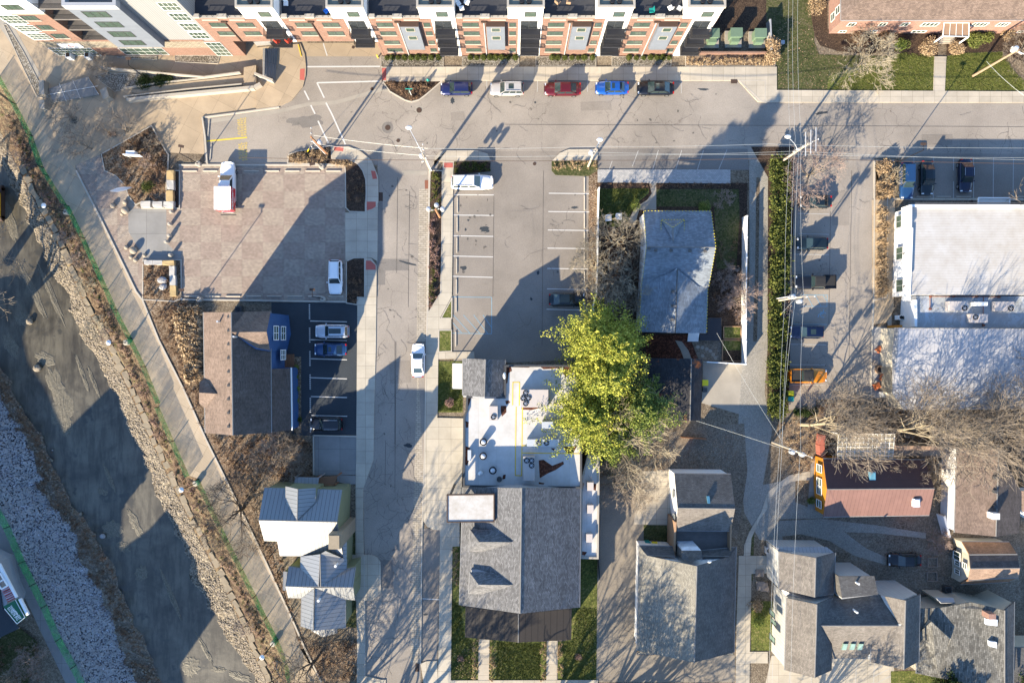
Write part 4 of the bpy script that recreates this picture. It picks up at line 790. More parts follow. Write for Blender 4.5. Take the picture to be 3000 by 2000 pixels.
# townhouses
XC = [-30.7+10.78*i for i in range(6)]
TL = ['brick townhouse above the driveway passage, the one next to the apartment building', 'brick townhouse above the right half of the driveway passage', 'brick townhouse right of the driveway passage, plants on its top balcony', 'fourth brick townhouse from the left with empty black balconies', 'fifth brick townhouse with pink cushions on its middle balcony', 'last brick townhouse at the right end, beside the three green cabinets']
def fan(m, x, y, z, r_=0.28): m.cyl((x, y), r_, z, z+0.3, 14)
for i, xc in enumerate(XC):
    r = root('townhouse', (xc-3, Y0+5, 0), TL[i], 'townhouse', 'townhouses in the row along the street')
    garage = i < 2; x0, x1 = xc-8.6, xc+2.15
    m = MB(); bx(m, x0+.004, xc-.85, Y0, Y0+D, 4.55, 10.75)
    if i == 0: pass
    elif i == 1: bx(m, -18.05, xc+2.146, Y0+.01, Y0+D, -.1, 4.6)
    else: bx(m, x0+.004, xc-.85, Y0+.002, Y0+D, -.1, 4.56)
    if i == 5: bx(m, xc+2.15, xc+2.45, Y0+.3, Y0+D, -.1, 11.2)
    m.build('wall', M['brick_red'], r)
    m = MB(); bx(m, xc-.85, xc+2.15, Y0-.06, Y0+D, 4.55 if garage else -.1, 11.4); bx(m, xc-2.15, xc+2.15, Y0-.04, Y0+D, 11.0, 13.75); m.build('stair_tower', M['white_paint'], r)
    m = MB()
    for a in ((xc-2.25, xc+2.25, Y0-.14, Y0+.12), (xc-2.25, xc-2.0, Y0+.12, Y0+D), (xc+2.0, xc+2.25, Y0+.12, Y0+D)): bx(m, *a, 13.75, 14.15)
    m.build('tower_parapet', M['cream_stone'], r)
    m = MB(); bx(m, xc-2.0, xc+2.0, Y0+.12, Y0+D, 13.75, 13.85); m.build('tower_roof', M['roof_gravel'], r)
    for dx in (-.45, .4):
        m = MB(); m.cyl((xc+dx, Y0+.62), 0.3, 13.85, 14.2, 14); f = m.build('roof_fan', M['black_metal'], r)
    m = MB(); bx(m, x0+.01, xc-2.16, Y0+.35, Y0+D, 10.75, 10.86); m.build('roof_deck', M['deck_dark'], r)
    m = MB(); bx(m, x0+.01, xc-2.16, Y0-.02, Y0+.3, 10.75, 11.1)
    m.build('parapet', M['brick_red'], r)
    m = MB(); bx(m, x0+.9, x0+2.9, Y0-.1, Y0+.02, 10.55, 10.8); bx(m, x0+4.3, x0+6.2, Y0-.1, Y0+.02, 10.55, 10.8)
    for a, w_ in ((x0+.1, .75), (x0+3.05, 1.15)): bx(m, a, a+w_, Y0-.08, Y0+.36, 11.1, 11.45)
    bx(m, x0+.85, x0+3.05, Y0-.05, Y0+.33, 11.1, 11.16); bx(m, x0+4.2, xc-2.17, Y0-.05, Y0+.33, 11.1, 11.16)
    m.build('coping', M['cream_stone'], r)
    m = MB(); bx(m, x0+.85, x0+3.05, Y0+.1, Y0+.14, 11.55, 11.6); bx(m, x0+4.2, xc-2.17, Y0+.1, Y0+.14, 11.55, 11.6)
    for k in range(8): bx(m, x0+1.0+k*.7, x0+1.04+k*.7, Y0+.1, Y0+.14, 11.16, 11.56)
    m.build('roof_railing', M['black_metal'], r)
    m = MB(); bx(m, x0+3.1, x0+3.8, Y0-.2, Y0-.02, 10.1, 10.4); m.build('scupper_box', M['iron'], r)
    m = MB(); bx(m, x0+3.38, x0+3.5, Y0-.14, Y0-.02, 4.6 if garage else 0.2, 10.1); m.build('downspout', M['galvanised'] if i > 1 else M['iron'], r)
    window(r, sq(xc-.1, xc+1.3, 11.55, 12.75, Y0-.06), 1, 1, 'dark_trim')
    rows = ((8.8, 9.85), (6.45, 7.45)) if garage else ((8.8, 9.85), (6.45, 7.45), (3.8, 4.75), (1.4, 2.4))
    for h0, h1 in rows:
        if garage: window(r, sq(xc-7.3, xc-5.2, h0, h1, Y0), 2, 1, 'dark_trim', sill='cream_stone'); window(r, sq(xc-3.9, xc-1.8, h0, h1, Y0), 2, 1, 'dark_trim', sill='cream_stone')
        else: window(r, sq(xc-7.9, xc-5.85, h0, h1, Y0), 2, 1, 'dark_trim', sill='cream_stone'); window(r, sq(xc-2.0, xc-1.15, h0, h1, Y0), 1, 1, 'dark_trim', sill='cream_stone')
    if not garage:
        m = MB(); bx(m, xc-4.85, xc-2.55, Y0-.6, Y0+.05, 3.3, 10.1); bay = m.build('panel_bay', M['panel_grey'], r)
        m = MB(); bx(m, xc-4.9, xc-2.5, Y0-.65, Y0-.02, 10.1, 10.2); m.build('bay_cap', M['iron'], bay)
        for h0 in (8.7, 6.4): window(bay, sq(xc-4.25, xc-3.1, h0, h0+1.05, Y0-.6), 1, 1, 'cream_stone')
    for k, h in enumerate((8.35, 5.8) if garage else (8.35, 5.8, 3.25)):
        window(r, sq(xc-.55, xc+1.55, h+.05, h+2.1, Y0-.06), 2, 1, 'dark_trim', 'window_dark', name='balcony_door')
        m = MB(); bx(m, xc-.55, xc+1.95, Y0-1.35, Y0-.07, h-.14, h); bl = m.build('balcony', M['deck_dark'], r)
        m = MB()
        for a in ((xc-.55, xc+1.95, Y0-1.36, Y0-1.3), (xc-.56, xc-.5, Y0-1.3, Y0-.1), (xc+1.9, xc+1.96, Y0-1.3, Y0-.1)): bx(m, *a, h+.95, h+1.03)
        for q in range(17): bx(m, xc-.54+q*.155, xc-.51+q*.155, Y0-1.35, Y0-1.31, h, h+.95)
        for q in range(7):
            for xx in (xc-.55, xc+1.92): bx(m, xx, xx+.03, Y0-1.25+q*.17, Y0-1.22+q*.17, h, h+.95)
        m.build('railing', M['black_metal'], bl)
# passage interior slab behind the opening
# ---------------------------------------------------------------- brown roofed blue house
r, _ = house('blue_house', 'blue sided house with a long brown shingle roof beside the black parking lot', 'house', [
  ('roof_brown', T3(0,1, 1868,1300,7.5, 2125,1300,10.8)+T3(0,2, 2140,862,10.8, 1885,838,7.5)),
  ('roof_brown', T3(0,2, 1880,338,7.6, 1990,480,9.15, 1828,470,8.9, 1832,375,7.7)), ('roof_brown', T3(0,2, 1828,470,8.9, 1990,480,9.15, 1885,612,7.6, 1830,570,7.7)),
  ('roof_brown_shaded', T3(0,1, 2125,1300,10.8)+T3(1,1, 135,1290,6.5)+T3(1,2, 140,835,6.5)+T3(0,2, 2140,862,10.8)),
  ('roof_brown', [(693,914,9.9),(793,911,7.6),(781,972,10.1),(678,973,10.95)]), ('roof_brown', [(678,973,10.95),(781,972,10.1),(791,1026,7.5),(752,1019,8.8)])], 'siding_blue')
m = MB()
for k in range(9): p = W(672.5, 928+k*40, 10.2); m.box(p+Vector((0, 0, .12)), (.3, .3, .5))
m.build('roof_vent', M['dark_trim'], r)
for p_, h_ in (((643, 942), 9.6), ((690, 986), 10.6)):
    m = MB(); w_ = W(*p_, h_); m.cyl((w_.x, w_.y), .12, h_-1, h_+.7); m.build('vent_pipe', M['galvanised'], r)
m = MB(); P = P3(T3(1,2, 145,252,5.9, 322,245,3.4, 330,812,3.4, 140,832,5.9)); m.face(P[::-1]); o = m.build('porch_roof', M['roof_brown_shaded'], r); s_ = o.modifiers.new('t', 'SOLIDIFY'); s_.thickness = .15; s_.offset = -1
m = MB(); m.prism([(p.x-.15*(k in (1, 2)), p.y) for k, p in enumerate(P)], -.1, [p.z-.22 for p in P]); m.build('porch_wall', M['siding_blue'], r)
m = MB(); P = P3(T3(1,2, 318,240,3.45, 328,240,3.45, 336,815,3.45, 326,815,3.45)); m.prism([(p.x, p.y) for p in P], 3.3, 3.5); m.build('gutter', M['white_trim'], r)
E0 = W(*T(1,1, 108,1412)[0], 0)
xe = W(790, 980, 7.6).x-0.28; 
def eastq(y0, y1, h0, h1, x): return [Vector((x, y0, h0)), Vector((x, y1, h0)), Vector((x, y1, h1)), Vector((x, y0, h1))]
xw = ext(r, 0, max)
for (yy0, yy1, h0, h1) in ((1.9, .9, 0, 0),):
    ymid = W(780, 975, 7).y
    for a, h in ((-.95, 5.2), (-.95, 2.4)): window(r, eastq(ymid+a, ymid+a+1.9, h, h+1.9, xw+.02), 2, 2, 'white_trim', 'window_glass', fw=.1, out=.08)
    window(r, eastq(ymid-3.6, ymid-2.2, 2.4, 4.4, xw+.02), 2, 3, 'white_trim', fw=.1, out=.08)
m = MB()
for k in range(9): x_ = W(822+k*4.6, 1055).x; bx(m, x_, x_+.2, W(0, 1078).y, W(0, 1037).y, .9-k*.1, .98-k*.1)
o = m.build('wooden_steps', M['wood_brown']); tag(o, 'dark wooden steps in front of the blue house porch', 'steps')
# ---------------------------------------------------------------- green house with standing seam roofs
r, _ = house('green_house', 'green sided house under pale standing seam metal roofs with a stone chimney', 'house', [
  ('metal_seam', T3(1,2, 75,1345,6, 790,1365,6)+T3(1,3, 745,88,8.5, 25,72,8.5)), ('metal_seam', T3(1,3, 25,72,8.5, 745,88,8.5, 803,425,5, 560,402,5, 218,398,5, 195,265,6.45, 75,262,6.45)),
  ('metal_seam', T3(1,2, 275,1330,7.2, 385,1356,8.75)+T3(1,3, 378,72,8.65)+T3(1,2, 275,1480,7.2)), ('metal_seam', T3(1,2, 385,1356,8.75, 545,1345,7.2, 545,1475,7.2)+T3(1,3, 378,72,8.65)),
  ('metal_seam', T3(1,3, 590,385,6.8, 412,405,5, 408,515,5, 575,680,6.8)), ('metal_seam', T3(1,3, 590,385,6.8, 640,355,6.9, 803,425,5.3, 833,430,5, 830,525,5, 595,680,6.8)), ('metal_seam', T3(1,3, 803,425,5.3, 790,270,5.5, 835,235,5, 833,430,5)),
  ('metal_seam', T3(1,3, 270,680,6.5, 590,682,6.8, 408,515,5, 300,498,5)), ('metal_seam', T3(1,3, 590,682,6.8, 890,690,6.5, 917,505,5, 830,522,5)),
  ('metal_seam', T3(1,3, 270,680,6.5, 538,692,6.7, 418,785,5, 295,782,5)), ('metal_seam', T3(1,3, 538,692,6.7, 893,690,6.5, 908,808,4.8, 820,800,5)), ('metal_seam', T3(1,3, 248,543,4, 290,545,4, 270,720,4, 245,715,4)),
  ('metal_seam', T3(1,3, 538,695,6.6, 418,787,5, 413,1045,5, 530,1085,6.6)), ('metal_seam', T3(1,3, 538,695,6.6, 822,800,4.8, 822,1062,4.8, 530,1085,6.6)), ('metal_seam', T3(1,3, 505,1085,3.6, 610,1145,3.4, 747,1110,3.5, 747,1065,3.8, 540,1080,3.9))], 'siding_green', 0.25, hs=.88)
m = MB(); c = W(1026, 1534); m.box((c.x, c.y, 4.2), (1.5, 1.9, 8.6)); m.box((c.x, c.y, 8.6), (1.35, 1.7, .25)); m.build('chimney', M['block_stone'], r)
for (a, b_, h) in (((984,1656),(985,1658),5.9), ((934,1757),(936,1759),6.0)):
    m = MB(); p = W(*a, h); m.cyl((p.x, p.y), .16, h-.8, h+.3); m.build('vent_pipe', M['white_trim'], r)
P = P3(T3(1,2, 360,1245,3, 578,1250,3, 572,1320,2.8, 350,1315,2.8)); m = MB(); m.prism([(p.x, p.y) for p in P], 2.85, 3.0, True)
for p in P: m.box((p.x*.995+W(900,1409).x*.005, p.y, 1.4), (.12, .12, 2.9))
tag(m.build('porch_canopy', M['metal_grey_roof']), 'small grey metal canopy behind the green house', 'canopy')
m = MB(); P = P3(T3(1,2, 560,1255,2.4, 745,1235,2.4, 720,1320,2.2, 580,1320,2.2)); m.prism([(p.x, p.y) for p in P], 2.1, 2.3, True)
for p in P: m.box((p.x, p.y, 1.05), (.14, .14, 2.1))
tag(m.build('pergola', M['wood_brown']), 'brown wooden pergola behind the green house next to the gravel pad', 'pergola')
# ---------------------------------------------------------------- restaurant block
def flat(name, pts, h, wall, top, label=None, cat=None, par=.35, pw=.25, parent=None, pm='dark_trim', base=-.1):
    P = [xy(p, h) for p in pts]
    c = Vector((sum(p[0] for p in P)/len(P), sum(p[1] for p in P)/len(P), 0)); r = parent or root(name, c, label, cat)
    m = MB(); m.prism(P, base, h); m.build('wall', M[wall], r)
    m = MB(); m.prism([(c.x+(p[0]-c.x)*.995, c.y+(p[1]-c.y)*.995) for p in P], h, h+.05); m.build('flat_roof', M[top], r)
    m = MB(); n = len(P)
    for i in range(n):
        a, b_ = Vector((*P[i], 0)), Vector((*P[(i+1) % n], 0)); q = (a+b_)/2; m.box((q.x, q.y, h+par/2), ((b_-a).length+pw*.9, pw, par+.002*(i % 3)), math.atan2(b_.y-a.y, b_.x-a.x))
    m.build('parapet', M[pm], r)
    return r
rest, _ = house('restaurant', 'long grey shingled restaurant with dormers, black porch roof and white flat roofed rear', 'building', [
  ('roof_slate', T3(1,2, 1900,1338,5)+T3(2,2, 90,1345,9)+T3(2,3, 75,930,9)+T3(1,3, 1868,850,5)), ('roof_slate', T3(2,2, 90,1345,9, 632,1345,5)+T3(2,3, 622,872,5, 75,930,9)),
  ('roof_slate', T3(1,3, 1965,156,6.4, 2185,158,7.2, 2352,275,8.6, 2050,272,8.0)), ('roof_slate', T3(1,3, 2050,272,8.0, 2352,275,8.6, 2170,362,6.6, 1955,362,6.4)), ('roof_slate', T3(1,3, 1965,156,6.4, 2050,272,8.0, 1955,362,6.4)),
  ('roof_slate', T3(1,3, 1962,548,6.4, 2180,550,7.2, 2352,668,8.6, 2045,665,8.0)), ('roof_slate', T3(1,3, 2045,665,8.0, 2352,668,8.6, 2165,752,6.6, 1950,750,6.4)), ('roof_slate', T3(1,3, 1962,548,6.4, 2045,665,8.0, 1950,750,6.4)),
  ('rubber_black', T3(1,3, 1925,868,4.2)+T3(2,3, 60,932,5, 58,1195,5)+T3(1,3, 1920,1145,4.2)), ('rubber_black', T3(2,3, 60,932,5, 550,885,4.2, 545,1168,4.2, 58,1195,5)),
  ('roof_slate', T3(1,2, 1900,155,5, 2110,165,6.5, 2100,510,6.5, 1898,495,5)), ('roof_slate', T3(1,2, 2110,165,6.5, 2290,170,5, 2290,510,5, 2100,510,6.5))], 'siding_grey', .25)
flat('', T(1,2, 1942,508, 2288,512, 2292,225)+T(2,2, 575,225, 632,560, 632,1338)+T(1,2, 1910,1325, 1914,690, 1935,640), 5.0, 'siding_grey', 'membrane', parent=rest)
flat('', T(2,2, 700,1040, 795,1060)+T(2,3, 785,415, 632,412)+T(2,2, 640,1270), 3.9, 'siding_beige', 'membrane', parent=rest, par=.3, pm='cream_stone')
r = root('entrance_canopy', (*xy((1378, 1488), 5), 0), 'flat white canopy over the restaurant side entrance', 'canopy')
m = MB(); P = [xy(p, 7.6) for p in T(1,2, 1757,1408, 2187,1403)+T(1,3, 2187,85, 1757,88)]; m.prism(P, 7.3, 7.6, True); m.build('roof', M['canopy_top'], r)
m = MB(); n = 4
for i in range(4):
    a, b_ = Vector((*P[i], 0)), Vector((*P[(i+1) % 4], 0)); q = (a+b_)/2; m.box((q.x, q.y, 7.52), ((b_-a).length+.1, .14, .34+.002*i), math.atan2(b_.y-a.y, b_.x-a.x))
m.build('edge_trim', M['iron'], r)
for p in P[:1]+P[3:]: m = MB(); m.box((p[0]+.3, p[1]+(-.3 if p[1] > -22 else .3), 3.65), (.25, .25, 7.3)); m.build('post', M['dark_trim'], r)
r = root('side_awning', (*xy((1339, 1101), 3), 0), 'narrow white awning on the left of the small shingled wing', 'awning')
P = [xy(p, 3.0) for p in T(1,2, 1803,200, 1898,202, 1896,438, 1802,434)]; m = MB(); m.prism(P, 2.8, 3.0, True); m.build('canvas', M['white_canvas'], r)
m = MB()
for p in P: m.box((p[0], p[1], 1.5), (.1, .1, 3.06))
m.build('frame', M['black_metal'], r)
def on_roof(name, label, cat, px, py, h, w, d, hh, mat, fans=(), group=None, rz=0):
    c = W(px, py, h); r = root(name, c, label, cat, group); m = MB(); m.box((c.x, c.y, h+hh/2), (w, d, hh), rz); m.build('casing', M[mat], r)
    for (fx_, fy_) in fans:
        m = MB(); a = c.x+fx_; b_ = c.y+fy_
        m.lathe((a, b_, h+hh), [(.36, 0), (.36, .10), (.30, .10), (.30, .02)], 16)
        f = m.build('fan_ring', M['black_metal'], r)
        m = MB(); m.cyl((a, b_), .09, h+hh+.03, h+hh+.09, 8)
        for k in range(5): m.box((a+.17*math.cos(k*1.257), b_+.17*math.sin(k*1.257), h+hh+.05), (.22, .09, .02), k*1.257)
        m.build('fan_blade', M['steel'], f)
    return r
on_roof('air_conditioner', 'large beige rooftop unit with four fans in a diamond on the white roof', 'air conditioner', 1565, 1165, 5.1, 3.6, 2.3, 1.1, 'ac_beige', ((-1.15,.75),(-1.5,.05),(-.8,.05),(-1.15,-.65)))
on_roof('air_conditioner', 'grey rooftop unit with two fans below the conifers', 'air conditioner', 1590, 1294, 5.1, 4.2, .9, .9, 'galvanised', ((-.55,0),(.45,0)))
on_roof('air_conditioner', 'tall beige rooftop unit with three fans at the lower edge of the white roof', 'air conditioner', 1549, 1368, 5.1, 1.5, 3.1, 1.2, 'ac_beige', ((-.3,1.1),(.35,1.1),(.35,.45)))
on_roof('air_conditioner', 'single fan beige rooftop unit near the small shingled wing', 'air conditioner', 1446, 1209, 5.1, 1.1, 1.9, .9, 'ac_beige', ((0,-.45),))
on_roof('air_conditioner', 'slim grey unit at the left edge of the white roof', 'air conditioner', 1376, 1331, 5.1, .45, 1.35, .6, 'galvanised')
on_roof('duct_box', 'pale duct box on the white roof right of the three fan unit', 'duct', 1604, 1243, 5.1, 1.5, .9, .7, 'galvanised')
for k, (px, py, nm) in enumerate(((1417,1292,'uppermost of the round black rimmed fans'),(1416,1333,'middle of the round black rimmed fans'),(1444,1375,'lowest of the large round black rimmed fans'))):
    c = W(px, py, 5.1); r = root('exhaust_fan', c, nm+' on the white roof', 'exhaust fan', 'round exhaust fans on the white roof')
    m = MB(); m.lathe(c, [(.42, 0), (.5, .7), (.44, .72), (.40, .6)], 20); m.build('housing', M['black_metal'], r); m = MB(); m.lathe(c, [(.38, .55), (.3, .68), (.1, .78)], 16); m.build('cap', M['galvanised'], r)
c = W(1463, 1402, 5.1); m = MB(); m.lathe(c, [(.34, 0), (.34, .5), (.26, .52), (.2, .45)], 16); tag(m.build('roof_vent', M['dark_trim']), 'small dark round vent in the lower corner of the white roof', 'vent')
c = W(1408, 1385, 5.1); m = MB(); m.lathe(c, [(.3, 0), (.34, .4), (.2, .5), (.05, .6)], 12); tag(m.build('roof_vent', M['galvanised']), 'small shiny round vent on the white roof', 'vent')
r = root('satellite_dish', W(1478, 1099, 5.3), 'white satellite dish beside the small shingled wing', 'satellite dish'); c = W(1478, 1099, 5.3)
m = MB(); m.tube((c.x, c.y, 5.1), (c.x-.1, c.y, 5.9), .04); m.build('mast', M['galvanised'], r); m = MB(); m.ball((c.x, c.y, 6.1), .2, .45, .45, 12, 8); m.build('dish', M['white_paint'], r)
for pts in (T(1,2, 1950,512, 1978,508, 1965,560, 1948,600), T(1,2, 2292,225, 2340,225, 2352,270, 2320,290, 2310,380, 2295,390), T(1,2, 2250,590, 2300,590, 2300,650, 2260,690, 2248,640), T(1,2, 2290,545, 2320,540, 2335,560, 2300,580), T(1,2, 1925,730, 1955,740, 1950,790, 1928,790), T(1,2, 1925,960, 1965,975, 1960,1080, 1940,1140, 1922,1130), T(1,2, 2270,1225, 2295,1220, 2290,1260, 2262,1265),
            T(2,2, 245,1090, 290,1085, 370,1140, 470,1100, 478,1125, 400,1180, 330,1210, 255,1255), T(2,2, 470,230, 575,230, 560,290, 500,325, 470,300), T(2,2, 255,230, 470,232, 440,245, 290,255), T(2,2, 0,222, 190,228, 150,240, 0,236), T(2,2, 85,600, 290,600, 180,630, 90,625), T(2,2, 470,965, 600,960, 560,1025, 500,1025), T(2,2, 355,980, 395,980, 385,1005), T(2,2, 245,1290, 300,1300, 290,1312, 245,1308), T(2,2, 640,1290, 660,1300, 650,1370, 640,1360), T(2,3, 635,355, 690,365, 670,395, 635,390), T(2,2, 745,1300, 775,1310, 770,1370, 745,1360)):
    m = MB(); hh = 5.062 if pts[0][0] < 1700 and pts[0][1] < 1425 else 3.962
    q = [(*xy(p, hh), hh) for p in pts]; a = sum(q[i][0]*q[(i+1) % len(q)][1]-q[(i+1) % len(q)][0]*q[i][1] for i in range(len(q))); m.face(q if a > 0 else q[::-1]); tag(m.build('leaf_drift', M['red_mulch']), kind='stuff')
m = MB()
for seg in ((8,375,5,585),(70,375,66,590),(38,600,30,1230),(96,600,88,1235),(95,955,440,960),(95,1022,628,1030),(5,375,70,375),(30,1230,88,1232)):
    a, b_ = T(2,2, *seg); a = W(*a, 5.07); b_ = W(*b_, 5.07); d = (b_-a).normalized(); q = Vector((-d.y, d.x, 0))*.06; m.face([a-q, b_-q, b_+q, a+q])
m.build('walkway_line', M['yellow_line'], rest)
for k, (px, py) in enumerate(((1728,1421),(1728,1487),(1725,1571))):
    on_roof('air_conditioner', ['beige unit at the top of the narrow side roof', 'beige unit in the middle of the narrow side roof', 'beige unit at the bottom of the narrow side roof'][k], 'air conditioner', px, py, 3.95, .8, 1.1, .8, 'ac_beige', (), 'units on the narrow side roof')
# ---------------------------------------------------------------- blue-grey house with the string lights
r, _ = house('grey_house', 'blue grey shingled house with coloured string lights along its eaves', 'house', [
  ('roof_bluegrey', T3(2,1, 1208,368,4.5, 1830,372,4.5, 1872,705,7, 1235,700,7)), ('roof_bluegrey', T3(2,1, 1235,700,7, 1872,705,7, 1808,1068,4.5, 1190,1050,4.5)),
  ('roof_bluegrey', T3(2,1, 1520,905,5.95, 1190,1050,4.4, 1165,1480,4.0, 1500,1490,5.95)), ('roof_bluegrey', T3(2,1, 1520,905,5.95, 1715,1062,4.7, 1800,1072,4.3, 1788,1492,4.1, 1500,1490,5.95)),
  ('roof_bluegrey', T3(2,1, 1370,450,5.3, 1478,522,6.8, 1482,650,6.75)), ('roof_bluegrey', T3(2,1, 1585,450,5.3, 1482,650,6.75, 1478,522,6.8)), ('roof_bluegrey', T3(2,1, 1370,450,5.3, 1585,450,5.3, 1478,522,6.8))], 'siding_white', .3, hs=.82)
def T3s(*a): return [(p[0], p[1], p[2]*.82) for p in T3(*a)]
m = MB()
def bulbs(a, b_, n):
    for i in range(n): t = (i+.5)/n; p = a.lerp(b_, t); m.ball(p, .07, .07, .07, 5, 4)
Q = P3(T3s(2,1, 1208,368,4.6, 1832,372,4.6, 1874,705,7.1, 1808,1068,4.6, 1800,1075,4.4, 1788,1490,4.2, 1165,1480,4.1, 1190,1050,4.5, 1235,700,7.1))
for a, b_, n in ((0,1,20),(1,2,12),(2,3,13),(4,5,14),(7,6,14),(8,7,13),(0,8,12)): bulbs(Q[a], Q[b_], n)
Q = P3(T3s(2,1, 1372,450,5.45, 1585,450,5.45, 1478,522,6.9, 1368,570,5.9, 1583,570,5.9))
for a, b_, n in ((0,1,8),(0,2,6),(1,2,6),(0,3,5),(1,4,5)): bulbs(Q[a], Q[b_], n)
o = m.build('light_string', M['yellow_plastic'], r)
for k, (x_, y_) in enumerate(((1258,715),(1320,732),(1462,735),(1635,738),(1775,740),(1478,1108),(1476,1240),(1472,1368))):
    p = W(*T(2,1, x_, y_)[0], 5.7 if y_ < 800 else 4.8); m = MB(); m.box(p+Vector((0, 0, .06)), (.34, .34, .3)); m.build('roof_vent', M['roof_charcoal_shade'], r)
m = MB(); a = T(2,2, 1605,-75, 1712,-75, 1705,20, 1600,20)
for k in range(5): y_ = 977+k*5; p0, p1 = W(2014, y_), W(2045, y_); m.box(((p0.x+p1.x)/2, p0.y, .55-k*.12), (1.5, .3, .12))
tag(m.build('garden_steps', M['white_trim']), 'white steps behind the string light house', 'steps')
m = MB(); P = [xy(p, .5) for p in T(2,1, 1800,1352, 1922,1352, 1922,1560, 1725,1560, 1725,1500, 1795,1500)]; m.prism(P, .1, .5); tag(m.build('rear_deck', M['deck_dark']), 'dark grey deck at the back corner of the string light house', 'deck')
# garage
house('garage', 'black roofed garage with orange fallen leaves on it, under the conifers', 'garage', [('roof_black', T3(2,2, 1235,152,3.3, 1648,158,4.6, 1636,728,4.6, 1225,722,3.3)), ('roof_black', T3(2,2, 1648,158,4.6, 1750,160,3.7, 1735,720,3.7, 1636,728,4.6))], 'siding_beige', .25)
# small white house with rear deck
r, _ = house('white_house', 'white house with a skylight in its grey roof and a weathered deck', 'house', [('roof_charcoal_shade', T3(2,2, 1492,1210,5.6, 2010,1215,5.6, 2050,1535,7.6, 1522,1528,7.6)), ('roof_warmgrey', T3(2,2, 1522,1528,7.6, 2050,1535,7.6)+T3(2,3, 2010,172,5.4, 1512,168,5.4))], 'siding_white', .22, hs=.72)
P = P3(T3(2,2, 1788,1418,5.05, 1812,1418,5.05, 1820,1485,5.32, 1796,1485,5.32)); m = MB(); m.prism([(p.x, p.y) for p in P], 4.4, [p.z+.12 for p in P]); m.build('skylight', M['skylight_glass'], r)
xw = min((W(*p[:2], 6.5).x for p in T(2,2, 1492,1210, 1522,1528)))
xw = ext(r, 0, min)
def westq(y0, y1, h0, h1, x): return [Vector((x, y1, h0)), Vector((x, y0, h0)), Vector((x, y0, h1)), Vector((x, y1, h1))]
for yy, h in ((W(0, 1432).y, 2.4), (W(0, 1498).y, 2.7)): window(r, westq(yy-.5, yy+.5, h, h+1.1, xw-.01), 1, 2, 'grey_trim')
r = root('timber_deck', (*xy((2060, 1575), 3), 0), 'weathered grey timber deck between the white house and the large grey gabled house', 'deck')
m = MB(); m.prism([xy(p, 2.9) for p in T(2,3, 1512,168, 2005,165, 1992,352, 1508,352)], 2.7, 2.9, True); m.build('deck_boards', M['deck_grey'], r)
for q in (T3(2,3, 1482,405,3.9, 1500,405,3.9, 1512,90,4.4, 1496,90,4.4), T3(2,3, 2000,408,3.9, 2014,408,3.9, 2020,92,4.4, 2008,92,4.4)):
    P = P3(q); m = MB(); m.prism([(p.x, p.y) for p in P], .0, [p.z for p in P]); m.build('side_screen', M['timber_tan'], r)
r, _ = house('gabled_house', 'large grey gabled house with tree shadows on its roof, lower middle right', 'house', [
  ('roof_warm', T3(2,3, 1240,398,5.9, 1700,495,9, 1675,1378,9, 1148,1268,5, 1165,305,5)), ('roof_charcoal_shade', T3(2,3, 1700,495,9, 1998,408,6, 2060,320,5, 2040,1285,5, 1675,1378,9)),
  ('roof_charcoal_shade', T3(2,3, 1165,305,4.9, 1476,312,4.9, 1500,402,5.9, 1240,400,5.9)), ('roof_charcoal_shade', T3(2,3, 1745,350,4.9, 2060,320,4.9, 1998,408,5.95, 1750,402,5.9)),
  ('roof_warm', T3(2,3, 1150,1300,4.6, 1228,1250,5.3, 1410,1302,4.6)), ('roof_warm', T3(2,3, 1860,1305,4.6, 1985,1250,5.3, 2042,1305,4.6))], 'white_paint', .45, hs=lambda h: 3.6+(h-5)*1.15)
P = P3(T3(2,3, 1558,352,6.2, 1745,350,6.2, 1745,430,6.7, 1655,452,7.4, 1562,432,6.7)); m = MB(); m.prism([(p.x, p.y) for p in P], 3, [p.z for p in P]); dm = m.build('dormer', M['roof_charcoal_shade'], r)
P = P3(T3(2,3, 1555,315,5.5, 1705,312,5.5, 1738,350,6.2, 1560,350,6.2)); m = MB(); m.prism([(p.x, p.y) for p in P], 3, [p.z for p in P]); m.build('dormer_front', M['skylight_white'], dm)
r2 = root('satellite_dish', W(2076, 1642, 6.7), 'small satellite dish on the gable of the large grey gabled house', 'satellite dish'); c = W(2076, 1642, 6.7)
m = MB(); m.tube((c.x, c.y, 6.0), (c.x, c.y, 6.9), .04); m.build('mast', M['galvanised'], r2); m = MB(); m.ball((c.x, c.y, 7.0), .3, .15, .3, 10, 7); m.build('dish', M['white_paint'], r2)
# ---------------------------------------------------------------- white commercial building
r, _ = house('commercial_building', 'wide white commercial building with a worn white roof at the right edge', 'building', [('membrane_worn', T3(3,1, 1318,330,4.2, 5000,345,4.2, 5000,1140,4.2, 1296,1140,4.2)), ('membrane_blue', T3(3,1, 1365,1150,3.7, 5000,1160,3.7, 5000,1445,3.7, 1350,1440,3.7))], 'white_paint', .05)
m = MB()
for (a, b_, h) in (((1312,315),(1310,525),4.9), ((1322,525),(1306,965),4.6), ((1306,965),(1298,1190),4.35), ((1358,1185),(1360,1432),4.1)):
    p0, p1 = W(*T(3,1, *a)[0], h), W(*T(3,1, *b_)[0], h); q = (p0+p1)/2; m.box((q.x, q.y, h/2+1.5), ((p1-p0).length, .35, h-3.0), math.atan2(p1.y-p0.y, p1.x-p0.x))
p0, p1 = W(*T(3,1, 1312,318)[0], 4.6), W(*T(3,1, 5000,332)[0], 4.6); q = (p0+p1)/2; m.box((q.x, q.y, 4.2), ((p1-p0).length, .3, .6), math.atan2(p1.y-p0.y, p1.x-p0.x))
m.build('parapet', M['white_paint'], r)
